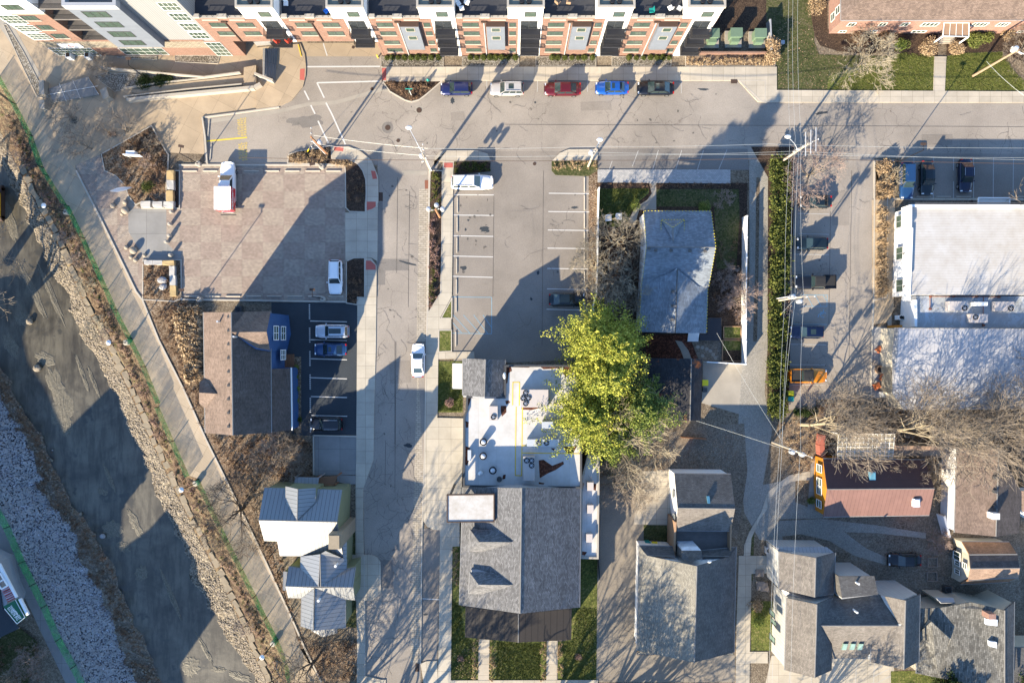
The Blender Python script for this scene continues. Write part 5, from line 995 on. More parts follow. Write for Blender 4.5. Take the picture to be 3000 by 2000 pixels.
m = MB(); p0, p1 = W(*T(3,1, 1312,312)[0], 4.5), W(*T(3,1, 5000,326)[0], 4.5); q = (p0+p1)/2; m.box((q.x, q.y+.25, 4.4), ((p1-p0).length, .12, .12), math.atan2(p1.y-p0.y, p1.x-p0.x)); m.build('gutter', M['dark_trim'], r)
wx = W(*T(3,1, 1180,600)[0], 0.2).x; xw = ext(r, 0, min)
for ty in (470, 762, 1058):
    c = W(*T(3,1, 1215,ty)[0], 1.8); window(r, westq(c.y-.85, c.y+.85, 1.3, 2.9, xw-.12), 2, 1, 'grey_trim', 'window_glass')
    m = MB(); m.box((xw-.2, c.y-.2, 3.5), (.3, .06, .06)); m.box((xw-.34, c.y-.2, 3.44), (.12, .2, .1)); m.build('wall_lamp', M['black_metal'], r)
wt = MB()
for k, (tx, ty, w_, d_, lb, fa) in enumerate(((1715,1245,2.5,1.25,'left beige unit on the blue flat roof',((.75,-.3),)),(2135,1248,2.5,1.25,'right beige unit on the blue flat roof',((.75,-.3),)),(1900,1358,2.3,1.15,'lower beige unit on the blue flat roof',((-.5,.15),)),(1920,1226,1.7,.5,'long narrow white unit on the blue flat roof',()))):
    p = T(3,1, tx, ty)[0]; on_roof('air_conditioner', lb, 'air conditioner', p[0], p[1], 3.75, w_, d_, .85, 'ac_beige' if k < 3 else 'white_paint', fa, 'units on the blue flat roof')
m = MB()
for seg in ((1488,1158,1488,1270),(1490,1155,2120,1160),(1980,1160,1975,1420)):
    a, b_ = T(3,1, *seg); m.tube(W(*a, 3.9), W(*b_, 3.9), .05, n=6)
for q in ((1490,1158),(1702,1155),(1912,1158),(2118,1160),(1486,1270),(1975,1420)): p = W(*T(3,1, *q)[0], 3.75); m.cyl((p.x, p.y), .16, 3.74, 4.0, 10)
m.build('roof_pipe', M['rust'], r)
r, _ = house('low_metal_building', 'low building with a white ribbed metal roof at the right edge', 'building', [('metal_white', T3(3,1, 1205,1442,4.6, 5000,1460,4.6)+T3(3,2, 5000,608,3.6, 1250,628,3.6, 1150,480,3.75, 1195,90,4.4)), ('metal_grey_roof', T3(3,1, 1172,1440,3.8, 1205,1442,4.6)+T3(3,2, 1195,90,4.4, 1150,480,3.75, 1165,480,3.3, 1152,90,3.8))], 'siding_beige', .12)
p = W(*T(3,1, 1160,1460)[0], 2); m = MB(); m.box((p.x+.15, p.y-.6, 1.8), (.3, 2.4, 3.2)); m.build('orange_panel', M['siding_orange'], r)
r = root('door_awning', W(2911, 595, 3), 'white slanted awning over the commercial building door', 'awning')
P = P3(T3(3,1, 1932,250,3.3, 2218,252,3.3, 2215,328,3.4, 1930,325,3.4)); m = MB(); m.prism([(p.x, p.y) for p in P], 3.1, [p.z for p in P], True); m.build('canvas', M['white_canvas'], r); m = MB()
for a, b_ in ((P[0], P[1]), (P[1], P[2]), (P[3], P[0])): m.tube(a+Vector((0, 0, .05)), b_+Vector((0, 0, .05)), .09)
m.build('frame', M['white_trim'], r)
# ---------------------------------------------------------------- orange house, patio roofs, tan house, shed
r, _ = house('orange_house', 'orange sided house with a red metal roof under the bare trees', 'house', [('metal_red_shaded', T3(3,2, 508,1075,4.6, 1440,1085,4.6, 1530,1350,7.2, 545,1356,7.2)), ('metal_red', T3(3,2, 545,1356,7.2, 1530,1350,7.2)+T3(3,3, 1482,28,4.6, 510,42,4.6))], 'siding_orange', .3, hs=.68)
xw = ext(r, 0, min)
for ty, h in ((1165, 1.2), (1290, 1.2), (1370, 1.2), (1490, 1.1)): c = W(*T(3,2, 490,ty)[0], h+.8); window(r, westq(c.y-.55, c.y+.55, h, h+1.5, xw-.02), 1, 2, 'white_trim', out=.08)
for (x_, y_) in ((952,1232),(1358,1478)):
    p = W(*T(3,2, x_, y_)[0], 4.15 if y_ < 1300 else 4.3); m = MB(); m.box(p+Vector((0, 0, .02)), (.85, 1.1, .5)); m.box(p+Vector((0, 0, .3)), (.65, .9, .1)); m.build('skylight', M['skylight_white'] if y_ > 1300 else M['skylight_glass'], r)
r = root('patio_roof', (*xy((2540, 1308), 2.7), 0), 'translucent tan patio roof with a white grid above the orange house', 'patio roof')
P = P3(T3(3,2, 648,848,2.8, 1165,848,2.8, 1143,1090,2.6, 634,1085,2.6)); m = MB(); m.prism([(p.x, p.y) for p in P], 2.5, [p.z for p in P], True); m.build('roof_sheet', M['patio_sheet'], r)
m = MB()
for i in range(14): m.tube(P[0].lerp(P[1], i/13)+Vector((0, 0, .03)), P[3].lerp(P[2], i/13)+Vector((0, 0, .03)), .035, n=4)
for i in range(7): m.tube(P[0].lerp(P[3], i/6)+Vector((0, 0, .04)), P[1].lerp(P[2], i/6)+Vector((0, 0, .04)), .035, n=4)
m.build('frame_bars', M['white_trim'], r)
for p in P: m = MB(); m.box((p.x, p.y, 1.25), (.12, .12, 2.5)); m.build('post', M['white_trim'], r)
r = root('shed_roof', (*xy((2690, 1321), 2.7), 0), 'narrow pinkish lean-to roof right of the tan patio roof', 'lean-to')
P = P3(T3(3,2, 1170,957,2.9, 1570,962,2.9, 1605,1000,2.8, 1595,1052,2.6, 1148,1050,2.6)); m = MB(); m.prism([(p.x, p.y) for p in P], -.05, [p.z-.1 for p in P]); m.build('wall', M['siding_beige'], r); m = MB(); m.prism([(p.x, p.y) for p in P], 2.45, [p.z for p in P]); m.build('roof', M['roof_tan'], r)
r, _ = house('tan_roof_house', 'house with a tan brown roof and a white chimney at the right edge', 'house', [('roof_brown', T3(3,2, 1735,978,5.6, 2120,985,7.4)+T3(3,3, 2095,222,7.4, 1712,186,5.6)), ('roof_brown_shaded', T3(3,2, 2120,985,7.4, 2330,1390,5.8)+T3(3,3, 2305,190,5.8, 2095,222,7.4)), ('roof_tan', T3(3,2, 2150,1372,5.8, 2700,1375,5.8, 2700,1800,5.0, 2340,1560,5.4))], 'siding_white', .3, hs=.62)
for k, ty in enumerate((1248,1375,1512)): p = W(*T(3,2, 2078,ty)[0], 4.5); m = MB(); m.box(p+Vector((0, 0, .12)), (.45, .45, .4)); m.build('roof_vent', M['dark_trim'], r)
p = W(*T(3,3, 2075,30)[0], 5.0); m = MB(); m.box((p.x, p.y, 4.8), (.9, .8, 1.4)); m.build('chimney', M['white_trim'], r)
r, _ = house('gambrel_shed', 'beige gambrel shed with a brown barn roof at the right edge', 'shed', [
  ('roof_shed', T3(3,3, 1782,268,3.4, 2215,272,3.4, 2290,385,5.3, 1850,388,5.3)), ('roof_brown_shaded', T3(3,3, 1850,388,5.3, 2290,385,5.3, 2312,512,6.2, 1862,516,6.2)), ('roof_tan', T3(3,3, 1862,516,6.2, 2315,512,6.2, 2300,600,5.3, 1842,625,5.3)), ('roof_shed', T3(3,3, 1842,625,5.3, 2300,600,5.3, 2205,640,3.4, 1770,662,3.4))], 'siding_beige', .25, hs=.7)
xw = ext(r, 0, min)
for ty, h, w_ in ((395, .6, 1.2), (468, .9, .7), (545, .9, .7)): c = W(*T(3,3, 1740,ty)[0], h+.6); window(r, westq(c.y-w_/2, c.y+w_/2, h, h+(1.5 if w_ > 1 else 1.1), xw-.02), 2, 1, 'white_trim', out=.08)
c = W(*T(3,3, 1835,490)[0], 3.0); window(r, westq(c.y-.4, c.y+.4, 2.5, 3.4, xw-.02), 1, 2, 'white_trim', out=.08)
# ---------------------------------------------------------------- large dark roofed complex, lower right
r, _ = house('cross_gabled_house', 'big cross gabled house with grey roofs and a batten wall, bottom right', 'house', [
  ('roof_warmgrey', T3(3,3, 100,360,6.4, 440,418,8.6, 430,780,8.6, 100,705,6.4)), ('roof_charcoal_shade', T3(3,3, 440,418,8.6, 622,370,6.4, 605,745,6.4, 430,780,8.6)), ('metal_grey_roof', T3(3,3, 65,318,5.2, 540,318,5.2, 605,368,5.6, 440,418,6.2, 104,360,5.4)),
  ('roof_warmgrey', T3(3,3, 170,785,6.6, 450,845,9, 430,1520,9, 153,1448,6.6)), ('roof_charcoal_shade', T3(3,3, 450,845,9, 600,780,6.9, 590,1212,6.8, 586,1450,6.6, 430,1520,9)), ('metal_grey_roof', T3(3,3, 118,705,5.6, 430,780,7.6, 608,742,5.8, 592,782,5.8, 450,845,7.6, 172,785,5.6)),
  ('roof_warmgrey', T3(3,3, 485,1040,8.4, 1210,1040,8.4, 950,1215,7.0, 945,1342,6.0, 592,1342,6.0, 592,1212,7.0)), ('roof_charcoal_shade', T3(3,3, 485,1040,8.4, 590,785,6.6, 670,785,6.6, 1010,750,6.4, 1075,770,6.4, 1210,1040,8.4)),
  ('roof_charcoal_shade', T3(3,3, 645,585,7.6, 977,585,7.6, 1012,755,7.9, 680,785,7.9)), ('roof_charcoal_shade', T3(3,3, 602,555,6.4, 645,585,7.6, 680,785,7.9, 620,745,6.4)),
  ('roof_warmgrey', T3(3,3, 1072,770,7.0, 1265,810,9, 1256,1042,9, 1205,1042,8.4)), ('roof_warmgrey', T3(3,3, 1205,1042,8.5, 1256,1042,9, 1248,1445,9, 942,1375,6.6, 948,1215,6.7)), ('roof_charcoal_shade', T3(3,3, 1265,810,9, 1398,755,7, 1386,1370,6.9, 1248,1445,9))], 'batten_white', .25, hs=lambda h: h-1.45 if h > 6 else h*.76)
for k in range(3): P = P3(T3(3,3, 690+k*72,1202,5.75, 728+k*72,1202,5.75, 712+k*72,1256,5.25, 672+k*72,1256,5.25)); m = MB(); m.prism([(p.x, p.y) for p in P], 4.2, [p.z+.2 for p in P]); m.build('skylight', M['glass_green'], r)
for a, h in (((815,645),6.4),((800,905),6.3)): p = W(*T(3,3, *a)[0], h); m = MB(); m.cyl((p.x, p.y), .13, h-.5, h+.6); m.build('vent_pipe', M['white_trim'], r)
xw = ext(r, 0, min)
for ty, h, w_ in ((930, 1.6, .8), (1010, 2.1, .7), (1160, 1.6, .9)): c = W(*T(3,3, 90,ty)[0], h+1); window(r, westq(c.y-w_/2, c.y+w_/2, h, h+2, xw-.02), 1, 1, 'dark_trim', 'glass_green', out=.08)
r, _ = house('mottled_roof_house', 'house with a mottled grey roof, two white skylights and a brick chimney, bottom right', 'house', [
  ('roof_mixed', T3(3,3, 1400,885,5, 1590,875,5.6, 1865,825,6.4, 2175,900,8, 2175,1640,8, 1362,1478,5)), ('roof_charcoal_shade', T3(3,3, 2175,900,8, 2265,822,6.6, 2255,1600,6.6, 2175,1640,8)), ('roof_mixed', T3(3,3, 1395,1100,5.3, 1500,1002,6.6, 1675,1165,7.0, 1560,1478,6.2, 1362,1478,5.1)),
  ('roof_charcoal_shade', T3(3,3, 2190,1240,5, 3200,1250,5, 3200,2000,5.8, 2190,2000,5.8)), ('siding_grey', T3(3,3, 1540,782,4.6, 1700,782,4.6, 1720,830,5.6, 1590,830,5.6))], 'siding_beige', .25, hs=.75)
for q in (T3(3,3, 2000,975,5.6, 2102,982,5.85, 2100,1040,5.85, 2000,1028,5.6), T3(3,3, 2030,1180,5.7, 2095,1188,5.85, 2096,1242,5.85, 2034,1228,5.7)): P = P3(q); m = MB(); m.prism([(p.x, p.y) for p in P], 4.8, [p.z+.15 for p in P]); m.build('skylight', M['skylight_white'], r)
p = W(*T(3,3, 1890,820)[0], 3); m = MB(); m.box((p.x, p.y-.6, 3.3), (.9, .7, 6.6)); m.build('chimney', M['brick_pink'], r)
# ---------------------------------------------------------------- pink brick building, top right
r, _ = house('brick_building', 'pink brick building with a wide brown roof at the top right corner', 'building', [('roof_brown', T3(3,0, 670,188,4.2, 5500,182,4.2, 5500,-500,8.0, 1370,-500,8.0)), ('roof_brown', T3(3,0, 670,188,4.2, 1370,-500,8.0, 1370,-900,8.0, 670,-1300,4.2))], 'brick_pink', .35)
ys = ext(r, 1, min)
for (tx0, tx1, ty, h0, h1, n) in ((722,790,235,2.3,3.3,2),(1008,1075,235,2.3,3.3,2),(1205,1275,238,2.3,3.3,2),(1395,1545,238,2.3,3.3,4),(1860,2000,235,2.3,3.3,4),(2095,2195,232,2.3,3.3,3),(655,720,288,.3,1.0,2),(935,1000,290,.3,1.0,2),(1320,1450,290,.3,1.0,3),(2290,2352,290,.3,1.0,2)):
    a, b_ = fx(2250+tx0/3.136, ty/3.136, ys), fx(2250+tx1/3.136, ty/3.136, ys); window(r, sq(a[0], b_[0], h0, h1, ys-.01), n, 1, 'white_trim')
xw = ext(r, 0, min)
for ty, h in ((95, 2.2), (155, .8)): c = W(*T(3,0, 600,ty)[0], h+.6); window(r, westq(c.y-.55, c.y+.55, h, h+1.2, xw-.02), 1, 2, 'white_trim')
r = root('entry_porch', (*xy((2802, 95), 2), 0), 'glazed entry canopy with concrete steps on the pink brick building', 'porch')
P = P3(T3(3,0, 1617,212,3.2, 1845,212,3.2, 1843,340,3.0, 1605,335,3.0)); m = MB(); m.prism([(p.x, p.y) for p in P], 2.85, [p.z for p in P], True); m.build('canopy', M['wicker'], r); m = MB()
for i in range(4): m.tube(P[i]+Vector((0, 0, .05)), P[(i+1) % 4]+Vector((0, 0, .05)), .06)
for t in (.25, .5, .75): m.tube(P[0].lerp(P[1], t)+Vector((0, 0, .05)), P[3].lerp(P[2], t)+Vector((0, 0, .05)), .03)
for p in P[2:]: m.box((p.x, p.y, 1.45), (.15, .15, 2.9))
m.build('frame', M['white_trim'], r)
m = MB()
for k in range(4): m.prism([xy(p) for p in T(3,0, 1580-k*6,335, 1690+k*6,335, 1690+k*6,365+k*13, 1565-k*6,365+k*13)], -.02, .6-k*.15)
m.build('steps', M['cream_stone'], r)
# ---------------------------------------------------------------- waterfront restaurant with awnings (bottom left)
r = root('riverside_building', (*xy((20, 1760)), 0), 'riverside building corner with a striped awning, lower left edge', 'building')
m = MB(); m.prism([xy(p, 3.2) for p in N(-120,1600, -14,1650, 6,1728, 22,1762, -10,1860, -120,1960)], -.4, 3.2); m.build('wall', M['siding_grey'], r)
m = MB(); m.prism([xy(p, 3.25) for p in N(-120,1600, -10,1650, 9,1778, 50,1828, 60,1838, 0,1866, -120,1930)], 3.21, 3.35); m.build('flat_roof', M['asphalt_black'], r)
P = P3([(5,1727,3.7),(27.5,1716.5,3.5),(46,1750,3.5),(23,1761,3.7)]); m = MB(); m.prism([(p.x, p.y) for p in P], 3.36, [p.z for p in P], True); m.build('striped_awning', M['awning_stripe'], r)
m = MB()
for k in range(7): t = k/6; m.tube(P[0].lerp(P[3], t)+Vector((0, 0, .05)), P[1].lerp(P[2], t)+Vector((0, 0, .05)), .05, n=4)
m.build('awning_stripe', M['red_paint'], r)
P = P3([(-12,1650,3.9),(0,1650,3.9),(51,1748,3.9),(45,1751,3.9)]); m = MB(); m.prism([(p.x, p.y) for p in P], 3.7, 3.9, True); m.build('fascia', M['white_trim'], r)
m = MB(); Q = P3([(0,1678,4.0),(22,1715,4.0),(4,1725,4.0),(-20,1690,4.0)])
for i in range(4): m.tube(Q[i], Q[(i+1) % 4], .12, n=4)
m.tube(Q[0].lerp(Q[1], .5), Q[3].lerp(Q[2], .5), .1, n=4); m.build('window_frame', M['white_trim'], r)
r = root('green_awning', (*xy((42, 1791)), 0), 'dark green lettered awning on the riverside building', 'awning')
P = P3([(9,1775.5,4.4),(46,1756,4.0),(73.5,1807,4.0),(50.5,1826,4.4)]); m = MB(); m.prism([(p.x, p.y) for p in P], 3.4, [p.z for p in P], True); m.build('canvas', M['green_paint'], r)
P2 = P3([(53,1755,4.2),(60,1752.5,4.2),(84,1800,4.2),(77,1803,4.2)]); m = MB(); m.prism([(p.x, p.y) for p in P2], 3.9, 4.2, True); m.build('white_edge', M['white_trim'], r)
m = MB()
for a, b_ in ((P[0].lerp(P[3], .12), P[3]), (P[1], P[2]), (P[2], P[3]), (P[0].lerp(P[3], .45).lerp(P[1].lerp(P[2], .45), .55), P[0].lerp(P[3], .75).lerp(P[1].lerp(P[2], .75), .55))): m.tube(a+Vector((0, 0, .05)), b_+Vector((0, 0, .05)), .05, n=4)
m.build('trim', M['white_trim'], r)
from mathutils import Matrix
ux = (P[0]-P[3]).normalized(); up = (P[0]-P[1]); nn = ux.cross(up).normalized()
if nn.z < 0: nn = -nn
vv = nn.cross(ux); 
for wd, v_ in (('THE ROBOTS', .30), ('ARE COMING', .52)):
    c = (P[3].lerp(P[0], .47)).lerp(P[2].lerp(P[1], .47), v_)+nn*.06
    yv = P[0].lerp(P[3], .5)-P[1].lerp(P[2], .5); yv.normalize(); mt = Matrix((ux, yv, ux.cross(yv))).transposed()
    o = text_obj('awning_lettering', wd, c, 0, .42, 'white_trim', r, rot=mt.to_euler(), ext=.004, sx=.85, bold=.006)
# ================================================================ vehicles
def mcar(kind, paint, L=4.6, Wd=1.82, Hh=1.45, sunroof=False, rails=False, darkroof=False, roofmat=None):
    """returns builder that makes a car at a given place; x forward"""
    def make(px, py, deg, label, name='parked_car', cat='car', group=None, lights=True):
        c = W(px, py, 0.75); r = empty(name, (c.x, c.y, 0.02), label, cat, group, R(deg)); OFF[r.name] = (0, 0, 0)
        hl, w = L/2, Wd/2; suv = kind in ('suv', 'hatch', 'van')
        belt = Hh*0.62 if kind != 'suv' else Hh*0.6
        m = MB(); n = 18; V = []; ys = (-1, -1, -.985, -.93, -.5, 0, .5, .93, .985, 1, 1); k = len(ys)
        for i in range(n+1):
            t = -1+2*i/n; x = t*hl
            q = 1-0.13*abs(t)**5-(0.12 if abs(t) > .99 else 0)-(.05 if .88 < abs(t) < .99 else 0)
            if t > .3: zt = belt-(t-.3)/.7*(belt*.24)-(.10 if t > .97 else 0)
            elif t < -.5 and not suv: zt = belt-(-t-.5)*.05-(.10 if t < -.97 else 0)
            else: zt = belt-(.06 if (suv and t < -.97) else 0)
            zb = .30+(.06 if abs(t) > .93 else 0)
            for j, yy in enumerate(ys):
                z = (zb, .52, zt-.17, zt-.05, zt+.005, zt+.02, zt+.005, zt-.05, zt-.17, .52, zb)[j]
                yq = yy*w*q*(1.0 if j not in (0, 10) else .97)
                V.append((x, yq, z))
        F = [(i*k+j, (i+1)*k+j, (i+1)*k+j+1, i*k+j+1) for i in range(n) for j in range(k-1)]+[(i*k+k-1, (i+1)*k+k-1, (i+1)*k, i*k) for i in range(n)]
        F = [f[::-1] for f in F]+[tuple(range(k)), tuple(range(n*k+k-1, n*k-1, -1))]
        F = [f[::-1] for f in F]
        m.mesh(V, F); body = m.build('body', M[paint], r, smooth=True)
        # greenhouse
        if kind == 'sedan': xb = (-.78, .46); xr = (-.42, .12)
        elif kind == 'hatch': xb = (-.93, .44); xr = (-.76, .10)
        elif kind == 'suv': xb = (-.96, .42); xr = (-.84, .12)
        elif kind == 'cab': xb = (-.10, .46); xr = (-.06, .20)
        elif kind == 'jeep': xb = (-.38, .24); xr = (-.36, .14)
        xb = [v*hl for v in xb]; xr = [v*hl for v in xr]; wb, wr = w*.90, w*.74; z0, z1 = belt-.06, Hh
        B = [Vector(v) for v in ((xb[0], -wb*.93, z0), (xb[1], -wb*.95, z0), (xb[1], wb*.95, z0), (xb[0], wb*.93, z0))]
        Tq = [Vector(v) for v in ((xr[0], -wr*.94, z1-.03), (xr[1], -wr*.95, z1-.03), (xr[1], wr*.95, z1-.03), (xr[0], wr*.94, z1-.03))]
        mid = [Vector((xr[0]+.02, -wr*.5, z1+.01)), Vector((xr[1]-.1, -wr*.5, z1+.01)), Vector((xr[1]-.1, wr*.5, z1+.01)), Vector((xr[0]+.02, wr*.5, z1+.01))]
        m = MB(); m.mesh(B+Tq+mid, [(0,1,5,4),(1,2,6,5),(2,3,7,6),(3,0,4,7),(8,9,10,11),(4,5,9,8),(5,6,10,9),(6,7,11,10),(7,4,8,11)]); m.build('cabin', M[roofmat or paint], r)
        def pane(nm, bl, br, tr, tl, u0, u1, v0, v1):
            nrm = (br-bl).cross(tl-bl).normalized(); q = inplane([bl, br, tr, tl], u0, v0, u1, v1); mm = MB(); q = [p+nrm*.012 for p in q]; b_ = [p-nrm*.01 for p in q]
            mm.mesh(b_+q, [(4,5,6,7),(0,1,5,4),(1,2,6,5),(2,3,7,6),(3,0,4,7)]); mm.build(nm, M['car_glass'], r)
        pane('windscreen', B[1], B[2], Tq[2], Tq[1], .04, .96, .10, .97)
        if kind != 'cab': pane('rear_window', B[3], B[0], Tq[0], Tq[3], .08, .92, .15, .92)
        sp = (.06, .50, .54, .95) if kind in ('sedan', 'hatch') else ((.03, .30, .33, .62, .65, .95) if kind == 'suv' else (.1, .85))
        for i in range(0, len(sp), 2):
            pane('side_window', B[0], B[1], Tq[1], Tq[0], sp[i], sp[i+1], .16, .88); pane('side_window', B[2], B[3], Tq[3], Tq[2], 1-sp[i+1], 1-sp[i], .16, .88)
        for sx in (-1, 1):
            for sy in (-1, 1):
                cx_, cy_ = sx*hl*.62+(.03 if sx > 0 else -.02), sy*(w-.10)
                m = MB(); m.tube((cx_, cy_-.11, .33), (cx_, cy_+.115, .33), .33, n=16); wh = m.build('wheel', M['tyre'], r)
                m = MB(); m.tube((cx_, cy_+sy*.10, .33), (cx_, cy_+sy*.125, .33), .21, n=12); m.build('rim', M['rim'], wh)
        for sy in (-1, 1):
            m = MB(); m.box((xb[1]-.22, sy*(w+.06), belt+.02), (.14, .2, .12)); m.build('mirror', M[paint], r)
            m = MB(); m.box((hl*.93, sy*w*.66, belt*.74), (.16, w*.32, .12)); m.build('headlight', M['head_lens'], r)
            m = MB(); m.box((-hl*.955, sy*w*.70, belt*.90), (.14, w*.28, .12)); m.build('tail_light', M['tail_lens'], r)
        if sunroof: m = MB(); m.box(((xr[0]+xr[1])/2+.25, 0, z1+.012), ((xr[1]-xr[0])*(.32 if not darkroof else .75), w*.78, .02)); m.build('sunroof', M['car_glass'], r)
        if rails:
            for sy in (-1, 1): m = MB(); m.box(((xr[0]+xr[1])/2, sy*wr*.9, z1+.04), ((xr[1]-xr[0])*.85, .05, .06)); m.build('roof_rail', M['steel'], r)
        return r
    return make
SG = 'cars parked along the kerb in front of the townhouses'
mcar('hatch', 'paint_blue', 4.45, 1.8, 1.48)(1337, 259, 180, 'dark blue hatchback at the left end of the kerbside row', group=SG)
mcar('suv', 'paint_silver', 4.7, 1.85, 1.65, True, True)(1485, 260, 180, 'silver estate car with roof rails in the kerbside row', group=SG)
mcar('sedan', 'paint_red', 5.1, 1.88, 1.48)(1648, 260, 180, 'dark red saloon in the middle of the kerbside row', group=SG)
mcar('sedan', 'paint_brightblue', 4.6, 1.82, 1.45, True)(1793, 257, 180, 'bright blue saloon in the kerbside row', group=SG)
mcar('sedan', 'paint_black', 5.1, 1.9, 1.48, True)(1921, 258, 180, 'black saloon with a glass roof at the right end of the kerbside row', group=SG)
mcar('suv', 'paint_white', 4.75, 1.95, 1.6, False, True)(982, 811, -90, 'white estate car parked in the corner of the checkered paver lot')
mcar('sedan', 'paint_white', 4.65, 1.85, 1.45)(1225, 1056, 90, 'white saloon parked on the brick gutter of the side street')
mcar('suv', 'paint_white', 5.8, 2.0, 1.9, False, True)(1383, 534, 0, 'long white van parked at the top of the middle lot')
mcar('suv', 'paint_steel', 4.65, 1.88, 1.62, True, True, True)(973, 970, 180, 'pale grey car with a dark panoramic roof on the black lot')
mcar('sedan', 'paint_midblue', 4.5, 1.8, 1.42, True)(968, 1023, 180, 'medium blue saloon below the pale grey car on the black lot')
mcar('suv', 'paint_black', 4.5, 1.88, 1.62, False, True)(956, 1242, 180, 'black car with roof rails at the bottom of the black lot')
mcar('sedan', 'paint_slate', 5.0, 1.88, 1.46)(1661, 877, 0, 'dark slate saloon under the conifer edge in the middle lot')
mcar('sedan', 'paint_slate', 4.4, 1.8, 1.45)(2390, 590, 180, 'dark car half hidden by the bare tree beside the hedge')
mcar('hatch', 'paint_slate', 4.3, 1.8, 1.5)(2380, 713, 180, 'dark hatchback parked against the hedge above the black pickup')
mcar('suv', 'paint_navy', 4.6, 1.85, 1.6, True)(2363, 972, 180, 'navy car parked against the hedge below the wheelchair symbol')
mcar('suv', 'paint_midblue', 5.0, 1.9, 1.7)(2657, 530, -90, 'navy car at the left end of the upper right lot', )
mcar('sedan', 'paint_slate', 4.7, 1.85, 1.46)(2717, 521, -90, 'dark green saloon second from the left in the upper right lot')
mcar('sedan', 'paint_navy', 4.6, 1.85, 1.5, False, True)(2830, 514, -90, 'navy car with roof rails standing alone in the upper right lot')
mcar('sedan', 'paint_black', 4.5, 1.8, 1.42)(2651, 1640, 180, 'black car on the dirt yard left of the gambrel shed')
def pickup(px, py, deg, label, paint, L, bedmat, cabmat, kind, name='pickup_truck'):
    r = mcar(kind, paint, L, 2.0, 1.85, roofmat=cabmat)(px, py, deg, label, name, 'pickup truck')
    hl, w = L/2, 1.0; x0, x1 = -hl*.97, (-hl*.12 if kind == 'cab' else -hl*.39); z = 1.85*.62
    m = MB()
    m.box(((x0+x1)/2, -w*.9, z+.05), (x1-x0, .1, .32)); m.box(((x0+x1)/2, w*.9, z+.05), (x1-x0, .1, .32)); m.box((x0+.05, 0, z+.052), (.1, 1.7, .30)); m.build('bed_side', M[paint], r)
    m = MB(); m.box(((x0+x1)/2, 0, z+.045), (x1-x0-.1, 1.62, .05)); m.build('bed_cover', M[bedmat], r); return r
pickup(2387, 826, 180, 'black pickup with an open bed parked against the hedge', 'paint_black', 5.6, 'tyre', 'tyre', 'jeep')
r = pickup(2366, 1100, 0, 'orange pickup with a black roof and black bed beside the hedge', 'paint_orange', 5.3, 'tyre', 'tyre', 'jeep')
# white truck with the red box
r = mcar('cab', 'paint_white', 7.0, 2.0, 2.0)(668, 549, 90, 'white pickup truck carrying a red sided white topped delivery box', 'delivery_truck', 'truck')
m = MB(); m.box((-1.85, 0, 1.75), (3.1, 2.24, 1.6)); bxo = m.build('cargo_box', M['paint_boxred'], r)
m = MB(); m.box((-1.85, 0, 2.58), (3.16, 2.28, .06))
for k in range(4): m.box((-1.85, -.68+k*.45, 2.62), (3.1, .03, .03))
m.build('box_roof', M['paint_white'], bxo)
m = MB(); m.box((-.1, 0, 2.12), (.6, 1.5, .22)); m.build('wind_deflector', M['paint_white'], r)
m = MB(); m.box((-3.75, 0, .55), (.14, 2.1, .12)); m.build('rear_step', M['dark_trim'], r)
for sy in (1, -1):
    cu = text_obj('box_lettering', "McAlister's", (-1.85, -1.13*sy if sy > 0 else 1.13, 1.95), 0, .78, 'white_trim', r, rot=(R(90), 0, 0 if sy > 0 else R(180)), bold=.012, sx=.85)
    cu = text_obj('box_lettering', 'DELI', (-1.85, -1.13*sy if sy > 0 else 1.13, 1.35), 0, .42, 'white_trim', r, rot=(R(90), 0, 0 if sy > 0 else R(180)), bold=.01)
cu = text_obj('box_lettering', "McAlister's", (-3.41, 0, 2.1), 0, .46, 'white_trim', r, rot=(R(90), 0, R(-90)), bold=.01, sx=.8)
# excavator at the left edge
r = root('excavator', W(-16, 597, -3.3), 'yellow excavator in the creek, cut by the left edge of the photo', 'excavator'); c = W(-16, 597, -3.3)
for sy in (-1, 1):
    m = MB(); m.box((c.x+sy*1.2, c.y, -2.95), (.6, 4.4, .8)); m.tube((c.x+sy*1.2-.3, c.y+2.2, -2.95), (c.x+sy*1.2+.3, c.y+2.2, -2.95), .4, n=12); m.tube((c.x+sy*1.2-.3, c.y-2.2, -2.95), (c.x+sy*1.2+.3, c.y-2.2, -2.95), .4, n=12); m.build('track', M['iron'], r)
m = MB(); m.prism([(c.x-1.3, c.y-2.3), (c.x+1.25, c.y-2.45), (c.x+1.55, c.y-1.9), (c.x+1.55, c.y+1.3), (c.x+1.2, c.y+1.6), (c.x-1.3, c.y+1.6)], -2.4, -.9, True); b_ = m.build('engine_housing', M['excavator_yellow'], r)
m = MB(); m.box((c.x+1.1, c.y-.6, -.88), (.6, .7, .06)); m.box((c.x+1.2, c.y+.5, -.88), (.35, .9, .06)); m.build('grille', M['dark_trim'], b_)
m = MB(); m.box((c.x-.9, c.y+1.3, -1.1), (.9, 1.6, 1.7)); m.build('cab', M['window_dark'], r)
m = MB(); m.tube((c.x, c.y+1.5, -1.4), (c.x+.3, c.y+4.2, 1.4), .28, .22, 6); m.tube((c.x+.3, c.y+4.2, 1.4), (c.x+.5, c.y+6.5, -1.2), .2, .15, 6); m.build('boom', M['excavator_yellow'], r)
